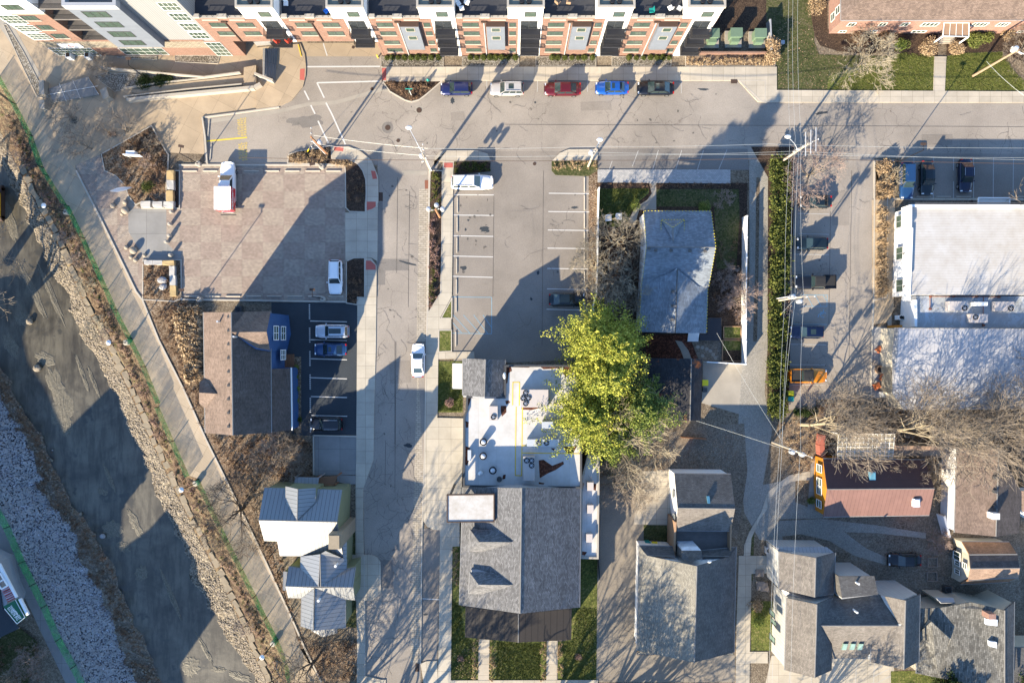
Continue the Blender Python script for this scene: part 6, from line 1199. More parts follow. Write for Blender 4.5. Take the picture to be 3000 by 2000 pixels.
# ================================================================ fences
def wall_run(name, label, cat, pts, h, mat, th=.1, z0=0, postmat=None, step=2.4, pane='panel', rail=None, hmap=None):
    P = [Vector((*xy(p, z0), z0)) for p in pts]; r = root(name, P[len(P)//2], label, cat)
    for a, b_ in zip(P, P[1:]):
        d = b_-a; L = d.length; q = (a+b_)/2; m = MB(); m.box((q.x, q.y, z0+h/2), (L, th, h), math.atan2(d.y, d.x)); m.build(pane, M[mat], r)
    if postmat:
        m = None
        for a, b_ in zip(P, P[1:]):
            d = b_-a; n = max(1, int(d.length/step))
            for i in range(n): p = a.lerp(b_, i/n); m = MB(); m.box((p.x, p.y, z0+h/2+.04), (th+.06, th+.06, h+.08), math.atan2(d.y, d.x)); m.build('post', M[postmat], r)
    return r
i1 = [i for i, p in enumerate(LA) if p == (196, 600)][0]; i2 = [i for i, p in enumerate(LA) if p == (470, 1180)][0]; i3 = [i for i, p in enumerate(LA) if p == (555, 1393)][0]
for pts, lb in ((LA[1:i1+1], 'upper stretch of the green mesh fence along the creek trail, beside the plaza'), (LA[i1+1:i2+1], 'middle stretch of the green mesh fence along the creek trail'), (LA[i2+1:i3+1], 'short stretch of the green mesh fence between two jogs of the trail'), (LA[i3+1:], 'lower stretch of the green mesh fence along the creek trail')):
    wall_run('mesh_fence', lb, 'fence', pts, 1.25, 'green_mesh', .03, 0, 'black_metal', 3.0, 'mesh_panel')
wall_run('mesh_fence', 'green mesh fence on the far bank beside the shaded concrete path', 'fence', N(-40,1420, 0,1490, 29,1541, 73,1643, 137,1771, 179,1867, 223,1946, 270,2040), 1.25, 'green_mesh', .03, -.3, 'black_metal', 3.0, 'mesh_panel')
wall_run('white_fence', 'white board fence between the middle lot and the string light house', 'fence', T(2,1, 790,178, 782,450, 776,900, 768,1120, 737,1250, 742,1290), 1.4, 'white_trim', .1, 0, 'white_trim', 2.4)
wall_run('white_fence', 'tall white fence along the gravel alley', 'fence', T(2,1, 2118,440, 2112,1000, 2108,1568)+T(2,2, 2105,205, 1755,185), 1.9, 'white_trim', .12, 0, 'white_trim', 2.4)
wall_run('wood_fence', 'low dark wooden fence below the garage', 'fence', T(2,2, 1545,872, 1770,890), 1.2, 'wood_brown', .08)
wall_run('lattice_fence', 'dark picket fence along the restaurant side lawn', 'fence', T(2,3, 800,0, 790,420, 800,600), 1.1, 'dark_trim', .05)
wall_run('garden_bed_frame', 'timber framed raised lawn bed, upper of the two by the tall white fence', 'garden bed', T(2,1, 1940,1432, 2098,1432, 2098,1540, 1940,1540, 1940,1432), .3, 'timber_tan', .1)
wall_run('garden_bed_frame', 'timber framed raised bed, lower of the two by the tall white fence', 'garden bed', T(2,2, 1932,-12, 2104,-10, 2104,180, 1928,180, 1932,-12), .3, 'timber_tan', .1)
sheet('lawn', T(2,1, 1942,1432, 2098,1432, 2098,1540, 1942,1540), 'grass_bright', .15); sheet('lawn', T(2,2, 1932,-12, 2104,-10, 2104,80, 1932,80), 'grass_bright', .05)
wall_run('curved_brick_wall', 'low curved red brick wall beside the orange house', 'wall', T(3,2, 470,848, 458,940, 462,1010, 478,1072), 1.3, 'terracotta', .7)
wall_run('stair_railing', 'white railing of the steps left of the tan roofed house', 'railing', T(3,3, 1555,10, 1605,200), 1.6, 'siding_white', .3)
wall_run('garden_wall', 'white plank wall behind the tan roofed house', 'wall', T(3,2, 1660,1380, 1655,1560), 1.8, 'siding_white', .2)
# ramp walls and stairs by the apartment building
for pts, h, lb, mt, th in ((T(0,0, 950,640, 1330,675, 1900,728, 2225,685), .9, 'white railed upper ramp wall on the plaza', 'cream_stone', .16), (T(0,0, 1160,818, 1500,770, 1900,728), .5, 'low kerb wall below the evergreen bed on the plaza', 'cream_stone', .16), (T(0,0, 1160,905, 1760,835, 2240,790), .8, 'white railed lower ramp wall on the plaza', 'cream_stone', .16), (T(0,0, 1195,935, 1400,912, 2352,822)+T(1,0, 60,790), .9, 'thick white wall along the bottom of the ramp', 'cream_stone', .42), (T(1,0, 10,700, 178,765), 1.1, 'pale end wall below the grey steps', 'cream_stone', .3), (T(1,0, 5,420, 165,410), 1.2, 'white railing above the grey steps', 'steel', .05)):
    wall_run('ramp_wall', lb, 'wall', pts, h, mt, th)
P = T(1,0, 64,445, 196,445, 176,735, 60,690)
r = root('stone_steps', (*xy((790, 190)), 0), 'grey stone steps between the ramp and the driveway', 'steps')
for k in range(7):
    a0, a1 = k/7, (k+1)/7; q = [(P[0][0]+(P[1][0]-P[0][0])*a0, P[0][1]), (P[0][0]+(P[1][0]-P[0][0])*a1, P[0][1]), (P[3][0]+(P[2][0]-P[3][0])*a1, P[3][1]+a1*12), (P[3][0]+(P[2][0]-P[3][0])*a0, P[3][1]+a0*12)]
    z = 1.25-k*.17; m = MB(); m.prism([xy(p, z) for p in q], 0, z); m.build('step', M['concrete_dark'], r)
slab('ramp', T(0,0, 1900,730, 2240,690, 2352,700, 2352,770, 2240,790, 1760,838, 1500,850, 1250,860, 1200,840, 1500,775), 'concrete_tan', .35)
slab('ramp_landing', T(0,0, 2240,620, 2352,600, 2352,800, 2235,790)+[], 'concrete_tan', .6)
m = MB(); m.prism([xy(p, 1.3) for p in T(0,0, 915,830, 975,795, 1000,885, 950,912)], 0, 1.3); tag(m.build('stone_pillar', M['concrete_plain']), 'grey square concrete block beside the stone water table', 'pillar')
r = root('stone_water_table', (*xy((215, 262)), 0), 'flat grey stone slab fountain with white dividing lines on the plaza', 'fountain')
m = MB(); m.prism([xy(p, .3) for p in T(0,0, 445,815, 800,705, 905,868, 485,940)], 0, .3); m.build('slab', M['concrete_dark'], r)
m = MB()
for a in ((545,770,610,932),(668,738,740,908),(805,705,908,870),(440,870,900,790)): p0, p1 = T(0,0, *a); m.tube(W(*p0, .33), W(*p1, .33), .025, n=4)
m.build('divider', M['white_trim'], r)
for k, a in enumerate(((430,830,60,1.1),(425,980,50,.9))):
    p = T(0,0, a[0], a[1])[0]; w_ = W(*p); m = MB(); m.box((w_.x, w_.y, a[3]/2), (.7, 2.0 if k == 0 else 1.2, a[3]), .05); tag(m.build('stone_bench', M['concrete_plain']), ['tall grey stone block at the left end of the fountain slab', 'low grey stone block below the fountain slab'][k], 'bench')
m = MB(); w_ = W(347, 395); 
r = root('wooden_chair', w_, 'small brown slatted chair on the plaza under a bare tree', 'chair'); m.box((w_.x-.6, w_.y, .42), (.9, .6, .08), .3); m.box((w_.x-.9, w_.y, .75), (.1, .6, .7), .3); m.build('seat', M['timber_tan'], r); m = MB()
for dx in (-.9, -.3):
    for dy in (-.25, .25): m.box((w_.x+dx, w_.y+dy, .2), (.06, .06, .4))
m.build('frame', M['iron'], r)
for k, px in enumerate((212, 267)):
    w_ = W(px, 170); r = root('planter_box', w_, ['white tapered planter by the glazed corner entrance, nearer the corner', 'white tapered planter right of the glazed corner entrance'][k], 'planter'); m = MB(); m.prism([(w_.x-.35, w_.y-.35), (w_.x+.35, w_.y-.35), (w_.x+.35, w_.y+.35), (w_.x-.35, w_.y+.35)], 0, 1.0); m.build('pot', M['white_paint'], r); m = MB(); m.box((w_.x, w_.y, 1.02), (.5, .5, .06)); m.build('soil', M['mulch'], r)
# three green cabinets
for k, (tx, ty) in enumerate(((1835,350),(2045,345),(2265,350))):
    p = T(2,0, tx, ty)[0]; c = W(*p, 0.8); r = root('transformer_cabinet', (c.x, c.y, 0), ['left', 'middle', 'right'][k]+' one of the three green electrical cabinets beside the townhouses', 'electrical cabinet', 'green cabinets beside the townhouses')
    m = MB(); m.box((c.x, c.y, .12), (2.3, 2.3, .24)); m.build('pad', M['concrete_plain'], r); m = MB(); m.box((c.x, c.y+.3, .95), (1.5, 1.1, 1.4)); m.box((c.x, c.y-.5, .75), (1.1, .6, 1.0)); b_ = m.build('cabinet', M['green_cabinet'], r); m = MB(); m.box((c.x, c.y+.3, 1.68), (1.65, 1.25, .08)); m.build('lid', M['green_cabinet'], b_)
wall_run('yard_wall', 'low brick edged wall below the green cabinets', 'wall', N(2036,160, 2250,160), .8, 'brick_red', .2); wall_run('yard_wall', 'short grey wall right of the green cabinets', 'wall', N(2246,70, 2250,158), 1.4, 'grey_trim', .2)
# ================================================================ stones, wheel stops, small street furniture
def stone(px, py, w_, d_, h, mat, rz, label, name='stone_block', cat='stone block', group=None, z0=0):
    c = W(px, py, z0+h); m = MB(); hw, hd = w_/2, d_/2; q = []
    for (a, b_) in ((-hw, -hd), (0, -hd*1.03), (hw, -hd), (hw*1.02, 0), (hw, hd), (0, hd*.98), (-hw, hd), (-hw*1.03, 0)):
        a *= rnd.uniform(.9, 1.04); b_ *= rnd.uniform(.9, 1.04); q.append((c.x+a*math.cos(rz)-b_*math.sin(rz), c.y+a*math.sin(rz)+b_*math.cos(rz)))
    m.prism(q, z0-.3, [z0+h*rnd.uniform(.93, 1.05) for _ in q]); return tag(m.build(name, M[mat]), label, cat, group)
for k, (px, py, w_, d_, y_) in enumerate(((498,513,1.0,1.35,1),(498,541,.95,1.35,0),(496,575,.95,1.6,1),(426,598,1.35,.85,0),(461,598,1.35,.8,0),(493,598,1.45,.8,0))):
    stone(px, py, w_, d_, .7, 'limestone_yellow' if y_ else 'limestone_white', 0, ['yellow limestone block at the top of the upper planter corner', 'white limestone block second down in the upper planter column', 'long yellow limestone block third down in the upper planter column', 'white limestone block at the left end of the upper planter row', 'middle white limestone block of the upper planter row', 'right white limestone block of the upper planter row'][k])
for k, (px, py, w_, d_, y_) in enumerate(((434,769,1.2,.6,0),(461,769,1.3,.6,0),(493,770,1.6,.7,1),(503,793,.75,1.35,0),(505,821,.8,1.4,0),(506,852,.85,1.5,1))):
    stone(px, py, w_, d_, .65, 'limestone_yellow' if y_ else 'limestone_white', 0, ['white limestone block at the left end of the lower planter row', 'white limestone block in the middle of the lower planter row', 'yellow limestone block at the right end of the lower planter row', 'narrow white limestone block below the yellow one in the lower planter', 'second white limestone block down the lower planter column', 'yellow limestone block at the bottom of the lower planter column'][k])
balls = [(1037,322,.55),(1150,290,.5),(1152,365,.8),(1122,398,.38),(1162,705,.48),(1228,732,.8),(1203,792,.45),(1246,820,.48),(1328,778,.4)]
BL = ['round stone left of the white banner', 'round stone between the banner and the planter', 'largest round stone of the upper cluster', 'smallest round stone of the upper cluster', 'round stone at the top left of the lower cluster', 'largest round stone of the lower cluster', 'small round stone below the largest of the lower cluster', 'round stone at the bottom of the lower cluster', 'small round stone at the right of the lower cluster']
for k, (x_, y_, d) in enumerate(balls):
    p = T(0,1, x_, y_)[0]; d *= .66; c = W(*p, d*.6); m = MB(); m.ball((c.x, c.y, d*.72), d, d, d*.78, 16, 10, .01); tag(m.build('stone_ball', M['ball_stone'], smooth=True), BL[k]+' on the paver walk', 'stone ball', 'round stones on the paver walk')
for k, (x_, y_) in enumerate(((1563,372),(1548,485),(1545,592),(1517,648),(1556,772))):
    p = T(0,1, x_, y_)[0]; c = W(*p, .8); m = MB(); m.lathe((c.x, c.y, 0), [(.22, 0), (.25, .4), (.23, .75), (.15, .85)], 12); tag(m.build('stone_bollard', M['cream_stone'], smooth=False), ORD[k]+' from the top of the pale stone bollards beside the concrete pad', 'bollard', 'pale bollards beside the concrete pad')
# white banner flag
r = root('banner', W(350, 570, 0), 'long white feather banner leaning over the paver walk', 'banner'); a, b_ = W(388, 549, .4), W(322, 560, 3.3); m = MB(); m.tube(a, b_, .03, .02); m.build('mast', M['steel'], r)
d = (b_-a); q = Vector((0, .0, 1)); m = MB(); P = [a.lerp(b_, t) for t in (0.05, .35, .7, 1)]; ww = (.12, .5, .55, .05)
for i in range(3): u = Vector((0, 1, 0)); m.mesh([P[i]-u*ww[i]*.5, P[i+1]-u*ww[i+1]*.5, P[i+1]+u*ww[i+1]*.5, P[i]+u*ww[i]*.5]+[v+Vector((0, 0, .03)) for v in (P[i]-u*ww[i]*.5, P[i+1]-u*ww[i+1]*.5, P[i+1]+u*ww[i+1]*.5, P[i]+u*ww[i]*.5)], [(0,3,2,1),(4,5,6,7),(0,1,5,4),(2,3,7,6)])
m.build('cloth', M['white_paint'], r)
r = root('planter_sign', W(388, 457, 0), 'white signboard standing in the upper left planter', 'sign')
m = MB(); c = W(388, 455, 1.4); m.box((c.x, c.y, 1.3), (2.4, .12, .8), -.06); m.box((c.x-.25, c.y+.35, 1.1), (1.2, .5, .9), -.06); m.build('board', M['white_paint'], r); m = MB(); m.box((c.x-.9, c.y, .45), (.1, .1, .9)); m.box((c.x+.9, c.y, .45), (.1, .1, .9)); m.build('post', M['galvanised'], r)
# creek edge stone blocks
for k in range(64):
    y = 500+k*24+rnd.uniform(-4, 4); x = interp(LB, y)+rnd.uniform(-3, 3)
    stone(x-4, y, rnd.uniform(.6, 1.0), rnd.uniform(1.0, 1.35), .45, 'block_stone', R(27)+rnd.uniform(-.2, .2), 'rough tan stone block in the row on top of the creek rocks', group='stone blocks in the row above the creek', z0=-1.35)
# wheel stops
def wstop(px, py, rz, L, label, group, z0=.01):
    c = W(px, py, .1); m = MB(); q = []
    for (yy, zz) in ((-.09, 0), (-.055, .14), (.055, .14), (.09, 0)): q.append((yy, zz))
    V = []
    for xx in (-L/2, L/2):
        for yy, zz in q: V.append((c.x+xx*math.cos(rz)-yy*math.sin(rz), c.y+xx*math.sin(rz)+yy*math.cos(rz), zz+z0))
    m.mesh(V, [(0,1,2,3)[::-1], (4,5,6,7), (0,4,5,1)[::-1], (1,5,6,2)[::-1], (2,6,7,3)[::-1]]); tag(m.build('wheel_stop', M['kerb']), label, 'wheel stop', group)
for k in range(8): wstop(555+k*60.2, 500.5, 0, 2.05, 'pale wheel stop in the row along the top of the checkered paver lot', 'wheel stops along the top of the paver lot')
for k in range(8): wstop(562+k*60.3, 867.5, 0, 2.05, 'pale wheel stop in the row along the bottom of the checkered paver lot', 'wheel stops along the bottom of the paver lot')
for y in (315, 495, 685, 875, 1065, 1232, 1545): p = T(1,1, 1851-(y-315)*.012, y)[0]; wstop(*p, R(90), 2.1, 'pale wheel stop in the left row of the middle lot', 'wheel stops in the left row of the middle lot')
for y in (130, 295, 460, 628, 815, 995, 1180): p = T(2,1, 667, y)[0]; wstop(*p, R(90), 2.1, 'pale wheel stop in the right row of the middle lot', 'wheel stops in the right row of the middle lot')
wstop(611, 376, R(85), 2.2, 'white wheel stop in the upper space lettered in yellow', None); wstop(617, 446, R(85), 2.2, 'white wheel stop in the lower space lettered in yellow', None)
for x in (1430, 1615, 1800, 2325): p = T(3,1, x, 238)[0]; wstop(*p, 0, 2.0, 'dull wheel stop along the bottom of the upper right lot', 'wheel stops in the upper right lot')
# black and white edging of the black lot
m = MB()
for k in range(66):
    y = 893+k*5.7
    if (k % 12) < 8: a = W(906.5+k*.05, y, .06); m.box((a.x, a.y, .05), (.18, .14, .07))
m.build('parking_edging', M['white_line'])
tag(bpy.data.objects['parking_edging'], 'white blocks of the dashed edging strip on the black lot', 'edging')
for (px, py, rr, lb) in ((1136,374,.33,'manhole cover in the round patch of the road junction'),(1228,323,.33,'manhole cover in the square pale patch near the island'),(1166.5,412,.22,'small manhole cover below the round patch'),(1090,261,.2,'small dark cover on the driveway edge'),(1035,139,.18,'small cover in the driveway apron'),(1045,577,.28,'rusty drain cover in the upper right planter of the paver lot'),(1566,480,.2,'small round cover near the top of the middle lot'),(2846,591,.2,'small cover on the pavement of the commercial building')):
    c = W(px, py, .03); m = MB(); zz = .03 if px not in (1045, 2846) else .12; m.lathe((c.x, c.y, zz), [(rr*1.15, 0), (rr*1.15, .012), (rr*.95, .016), (rr*.9, .008)], 20); tag(m.build('manhole_cover', M['iron']), lb, 'manhole cover')
# hydrant, street sign, bollards
c = W(1254, 236, .4); m = MB(); m.lathe((c.x, c.y, .1), [(.16, 0), (.14, .5), (.2, .52), (.16, .7), (.05, .8)], 12); m.box((c.x, c.y, .5), (.5, .14, .14)); tag(m.build('fire_hydrant', M['teal_plastic']), 'dark green fire hydrant with pale caps at the kerb island', 'fire hydrant')
r = root('street_sign', W(1206.5, 282, 0), 'green street name sign on a white post in the kerb island', 'street sign'); a = W(1206.5, 282); m = MB(); m.tube(a, (a.x, a.y, 2.6), .045); m.build('post', M['white_paint'], r); m = MB(); m.box((a.x, a.y, 2.75), (1.0, .05, .22)); m.box((a.x, a.y, 2.5), (.05, .9, .18)); m.build('plate', M['teal_plastic'], r)
for k, (tx, ty) in enumerate(((395,455),(1115,518))): c = W(*T(1,0, tx, ty)[0], .5); m = MB(); m.box((c.x, c.y, .5 if k else .1), (.14, .14 if k else 1.7, .95 if k else .2), .25*(1-k)); tag(m.build('bollard', M['yellow_line']), ['yellow painted kerb block at the left side of the driveway passage', 'yellow bollard at the right side of the driveway passage'][k], 'bollard')
# waste bins
def bin_(px, py, mat, label, w_=.65, h=1.05, rz=0, name='wheelie_bin'):
    c = W(px, py, h); r = root(name, (c.x, c.y, 0), label, 'bin'); m = MB(); m.prism([(c.x+a*math.cos(rz)-b_*math.sin(rz), c.y+a*math.sin(rz)+b_*math.cos(rz)) for a, b_ in ((-w_*.4, -w_*.42), (w_*.4, -w_*.42), (w_*.4, w_*.42), (-w_*.4, w_*.42))], 0, h-.08); m.build('body', M['dark_trim' if mat == 'yellow_plastic' else mat], r); m = MB(); m.box((c.x, c.y, h), (w_*.98, w_*1.02, .1), rz); m.box((c.x+w_*.5*math.cos(rz), c.y+w_*.5*math.sin(rz), h-.02), (.08, w_*.8, .06), rz); m.build('lid', M[mat], r)
bin_(2066, 1121, 'yellow_plastic', 'yellow lidded bin at the garage wall', .8); bin_(2065, 1142, 'dark_trim', 'black bin beside the yellow bin at the garage wall', .6)
bin_(2317, 1153, 'yellow_plastic', 'yellow lidded bin at the end of the hedge', .8); bin_(2317, 1167, 'teal_plastic', 'teal bin below the yellow one at the end of the hedge', .8); bin_(1917.5, 1594, 'yellow_plastic', 'yellow bin behind the large grey gabled house', .75); bin_(1898, 1594, 'teal_plastic', 'teal bin left of the yellow one behind the large grey gabled house', .75)
bin_(832, 946, 'blue_plastic', 'blue bin box against the blue house wall', .85); bin_(862, 1212, 'blue_plastic', 'small blue bin at the blue house porch corner', .6); bin_(2293, 124, 'steel', 'pale blue pipe cover on the lawn by the brown hedge', .5, .5)
# chairs and tables
def chair(px, py, mat, label, rz=0, s_=.75, name='patio_chair'):
    c = W(px, py, .4); r = empty(name, (c.x, c.y, 0), label, 'chair', None, rz); OFF[r.name] = (0, 0, 0)
    m = MB(); m.box((0, 0, .38*s_/.7), (s_, s_*.9, .1)); m.build('seat', M[mat], r); m = MB(); m.box((0, s_*.48, .65), (s_, .1, .6)); m.build('backrest', M[mat], r)
    for sx in (-1, 1):
        m = MB(); m.box((sx*s_*.48, 0, .55), (.1, s_*.9, .06)); m.build('armrest', M[mat], r)
        for sy in (-1, 1): m = MB(); m.box((sx*s_*.42, sy*s_*.36, .17), (.07, .07, .34)); m.build('leg', M[mat], r)
chair(1782, 640, 'white_paint', 'white garden chair on the lawn, the left and bluer one', .1, .8); chair(1812, 636, 'white_paint', 'white garden chair on the lawn, the one next to the curved path', 0, .8)
chair(2575, 1024, 'orange_chair', 'brown lounge chair at the top of the stone terrace', .8); chair(2585, 1108, 'orange_chair', 'orange lounge chair right of the round fire ring', -.5, .85); chair(2568, 1131, 'orange_chair', 'orange lounge chair at the bottom of the stone terrace', .5, .85)
c = W(2579, 1082, .4); r = root('fire_ring', (c.x, c.y, 0), 'round stone fire ring on the terrace', 'fire pit'); m = MB(); m.lathe((c.x, c.y, 0), [(.62, 0), (.62, .42), (.4, .42), (.38, .15)], 20); m.build('ring', M['wicker'], r); m = MB(); m.cyl((c.x, c.y), .37, .1, .2, 16); m.build('burner', M['iron'], r)
r = root('outdoor_sofa', W(2605, 1056), 'long brown outdoor sofa against the metal roofed building', 'sofa'); c = W(2604, 1056, .4)
for k in range(4): m = MB(); m.box((c.x, c.y+1.35-k*.9, .35), (.95, .84, .5)); m.build('cushion', M['timber_tan'], r)
m = MB(); m.box((c.x+.55, c.y, .5), (.15, 3.7, .9)); m.build('backrest', M['timber_tan'], r)
c = W(2604, 1117, .4); m = MB(); m.box((c.x, c.y, .45), (.7, 1.3, .9)); tag(m.build('grill_cabinet', M['dark_trim']), 'dark grill cabinet below the brown outdoor sofa', 'grill'); c = W(2590, 1155, .6); m = MB(); m.box((c.x, c.y, .5), (1.2, .7, 1.0)); tag(m.build('white_box', M['galvanised']), 'pale grey utility box at the bottom of the terrace', 'box'); c = W(2563, 1062, .4); m = MB(); m.box((c.x, c.y, .35), (.6, .5, .7), -.5); tag(m.build('side_table', M['wood_grey']), 'small square table at the terrace kerb', 'table')
for k, (px, py, lb) in enumerate(((2636,930,'left'),(2648,932,'right'))): c = W(px, py, .6); r = root('air_conditioner', (c.x, c.y, 0), lb+' white ground unit between the commercial buildings', 'air conditioner'); m = MB(); m.box((c.x, c.y, .5), (.8, .6, .9)); m.build('casing', M['white_paint'], r); m = MB(); m.lathe((c.x, c.y, .95), [(.24, 0), (.24, .05), (.18, .05), (.17, .01)], 12); m.build('fan_ring', M['black_metal'], r)
for (px, py, lb) in ((2252,1611,'white ground unit by the walk left of the cross gabled house'),(2775,1725,'dark ground unit behind the mottled roof house'),(2788,1602,'ground unit beside the gambrel shed'),(700,906,'dark unit behind the blue house')):
    c = W(px, py, .5); r = root('air_conditioner', (c.x, c.y, 0), lb, 'air conditioner'); m = MB(); m.box((c.x, c.y, .4), (.85, .85, .8)); m.build('casing', M['galvanised' if 'white' in lb else 'dark_trim'], r); m = MB(); m.lathe((c.x, c.y, .8), [(.34, 0), (.34, .06), (.28, .06), (.27, .02)], 14); m.build('fan_ring', M['black_metal'], r)
for k, (tx, ty) in enumerate(((2245,525),(2255,640),(2285,650))): c = W(*T(2,3, tx+30, ty+35)[0], .3); m = MB(); [m.box((c.x-.5+q*.17, c.y, .3+.01*q), (.12, 1.3 if k else .9, .1), .12*k) for q in range(7)]; m.box((c.x, c.y+.3, .2), (1.1, .08, .08)); m.box((c.x, c.y-.3, .2), (1.1, .08, .08)); tag(m.build('pallet', M['wood_grey']), [ 'weathered slatted pallet at the corner of the walk', 'brown slatted pallet leaning in the dark gap', 'lower slatted pallet in the dark gap by the batten wall'][k], 'pallet')
for k, (tx, ty, w_) in enumerate(((1505,455,1.35),(1500,587,1.35))):
    c = W(*T(3,3, tx, ty)[0], .2); wall_run('raised_bed', [ 'square timber raised bed on the dirt yard, upper one', 'square timber raised bed on the dirt yard, lower one'][k], 'garden bed', [(T(3,3, tx+a*44, ty+b_*41)[0]) for a, b_ in ((-1,-1),(1,-1),(1,1),(-1,1),(-1,-1))], .25, 'wood_grey', .08)
for k, (tx, ty) in enumerate(((1708,50),(1750,56),(1790,68),(1822,88),(1850,120),(1870,150),(1752,132))): c = W(*T(2,2, tx, ty)[0], .04); m = MB(); m.cyl((c.x, c.y), .25, .0, .05, 14); tag(m.build('stepping_stone', M['concrete_plain']), 'round pale stepping stone in the arc behind the string light house', 'stepping stone', 'stepping stones in the arc')
PN = ['patio chair with a white cushion on the second roof terrace', 'white patio chair at the left of the fourth roof terrace', 'white patio chair near the middle of the fourth roof terrace', 'small white patio table on the fourth roof terrace', 'brown armchair at the left of the fifth roof terrace', 'brown armchair at the right of the fifth roof terrace', 'round white patio stool on the last roof terrace', 'round wire patio chair on the last roof terrace', 'green folding seat on the last roof terrace', 'blue covered seat on the second roof terrace']
for k, (c_, tx, ty, mt) in enumerate(((1,275,35,'white_paint'),(1,1860,35,'white_paint'),(1,1940,25,'white_paint'),(1,1890,78,'white_paint'),(2,420,20,'wicker'),(2,520,20,'wicker'),(2,1455,75,'white_paint'),(2,1538,78,'galvanised'),(2,1282,98,'teal_plastic'),(1,645,105,'paint_brightblue'))):
    p = T(c_, 0, tx, ty)[0]; c = W(*p, 11.2); r = empty('terrace_seat', (c.x, c.y, 10.87), PN[k], 'chair', None, k*.6); OFF[r.name] = (0, 0, 0); m = MB(); m.box((0, 0, .35), (.55, .55, .12)); m.build('seat', M[mt], r); m = MB(); m.box((0, .27, .6), (.55, .08, .5)); m.build('backrest', M[mt], r)
for k, tx in enumerate((195, 300)): p = T(1,0, tx, 375)[0]; c = W(*p, 6.4); r = empty('balcony_chair', (c.x, c.y, 5.81), ['red chair at the left of the lowest balcony over the passage', 'red chair at the right of the lowest balcony over the passage'][k], 'chair', None, 2.5); OFF[r.name] = (0, 0, 0); m = MB(); m.box((0, 0, .4), (.6, .6, .12)); m.build('seat', M['red_plastic'], r); m = MB(); m.box((0, .28, .7), (.6, .1, .6)); m.build('backrest', M['red_plastic'], r)
# ================================================================ vegetation
def bare_tree(seed, height, spread, trunk_r, levels=5, kids=3, up=.35, twig=.015, fork=.25, lean=(0, 0), ksegs=2, droop=0):
    rg = random.Random(seed); tm, cm = MB(), MB()
    def rv(): return Vector((rg.gauss(0, 1), rg.gauss(0, 1), rg.gauss(0, 1)))
    def grow(p, d, L, r, lv):
        mb = tm if lv <= 2 else cm; ns = 5 if lv <= 1 else (4 if lv == 2 else 3); nseg = 3 if lv < 3 else 2; q = p; rr = r; joints = []
        for s_ in range(nseg):
            d = (d+rv()*(.10 if lv < 2 else .17)+Vector((0, 0, up*.10-droop*.1*lv))).normalized(); e = q+d*(L/nseg); r2 = rr*(.80 if s_ < nseg-1 else .68)
            mb.tube(q, e, max(rr, twig), max(r2, twig*.8), ns, cap=False); q = e; rr = r2; joints.append((q, rr, d))
        if lv >= levels: return
        for k in range(kids+(1 if lv in (0, 1) else 0)):
            a = rg.uniform(.35, .95); ax = rv(); ax = (ax-d*ax.dot(d)).normalized(); nd = (d*math.cos(a)+ax*math.sin(a)); nd.z = nd.z*(.8)+up*.35; nd.normalize()
            jq, jr, _ = joints[-1] if k < 2 else joints[rg.randrange(len(joints))]
            grow(jq, nd, L*rg.uniform(.62, .86), jr*rg.uniform(.6, .8), lv+1)
    L0 = height*fork
    tm.tube((0, 0, -.3), (lean[0]*L0*.3, lean[1]*L0*.3, L0*.5), trunk_r*1.25, trunk_r, 8, cap=False); p0 = Vector((lean[0]*L0*.3, lean[1]*L0*.3, L0*.5))
    n0 = 4
    for k in range(n0):
        t = 2*math.pi*(k+rg.uniform(-.25, .25))/n0; d = Vector((math.cos(t)*spread+lean[0], math.sin(t)*spread+lean[1], 1)).normalized(); grow(p0, d, height*.30, trunk_r*.62, 1)
    d = Vector((lean[0]*.8, lean[1]*.8, 1)).normalized(); grow(p0, d, height*.32, trunk_r*.7, 1)
    return tm, cm
PROTO = {}
def put_tree(key, loc, label, mats, rz=0, s_=1.0, group=None, name='bare_tree', cat='tree', gen=None):
    if key not in PROTO:
        tm, cm = gen(); a = tm.build('trunk', M['bark_grey'], None); b_ = cm.build('crown', M['twig_grey'], None, uv=False); PROTO[key] = (a.data, b_.data)
        bpy.data.objects.remove(a); bpy.data.objects.remove(b_)
    r = link(bpy.data.objects.new(name, None)); r.location = loc; r.rotation_euler = (0, 0, rz); r.scale = (s_, s_, s_ if not isinstance(s_, tuple) else 1); tag(r, label, cat, group)
    for nm, me, mt in (('trunk', PROTO[key][0], mats[0]), ('crown', PROTO[key][1], mats[1])):
        o = link(bpy.data.objects.new(nm, me)); o.parent = r; o.material_slots[0].link = 'OBJECT'; o.material_slots[0].material = M[mt]
    return r
G = {'big': lambda: bare_tree(3, 10, .75, .26, 6, 3, .3, .020), 'wide': lambda: bare_tree(8, 6.5, 1.25, .20, 6, 3, .12, .016, .18), 'small': lambda: bare_tree(5, 4.6, .9, .10, 5, 3, .25, .014, .3), 'round': lambda: bare_tree(12, 5.0, 1.0, .14, 6, 3, .2, .014, .2),
     'shrub': lambda: bare_tree(21, 2.2, 1.3, .05, 5, 3, .15, .013, .1), 'lean': lambda: bare_tree(31, 11, .55, .22, 5, 4, .25, .018, .3, (.55, .10)), 'lean2': lambda: bare_tree(47, 11, .7, .21, 5, 4, .22, .017, .25, (.5, .05)), 'sparse': lambda: bare_tree(44, 11, .7, .26, 5, 3, .22, .02, .25, (.5, .05)), 'tall': lambda: bare_tree(17, 16, .55, .55, 6, 3, .4, .035)}
PT = ('bark_pale', 'twig_grey'); PB = ('bark_pale', 'bark_pale'); GP = ('bark_grey', 'twig_grey'); PK = ('bark_grey', 'twig_pink'); PL = ('bark_pale', 'twig_pale'); DK = ('bark_dark', 'bark_dark')
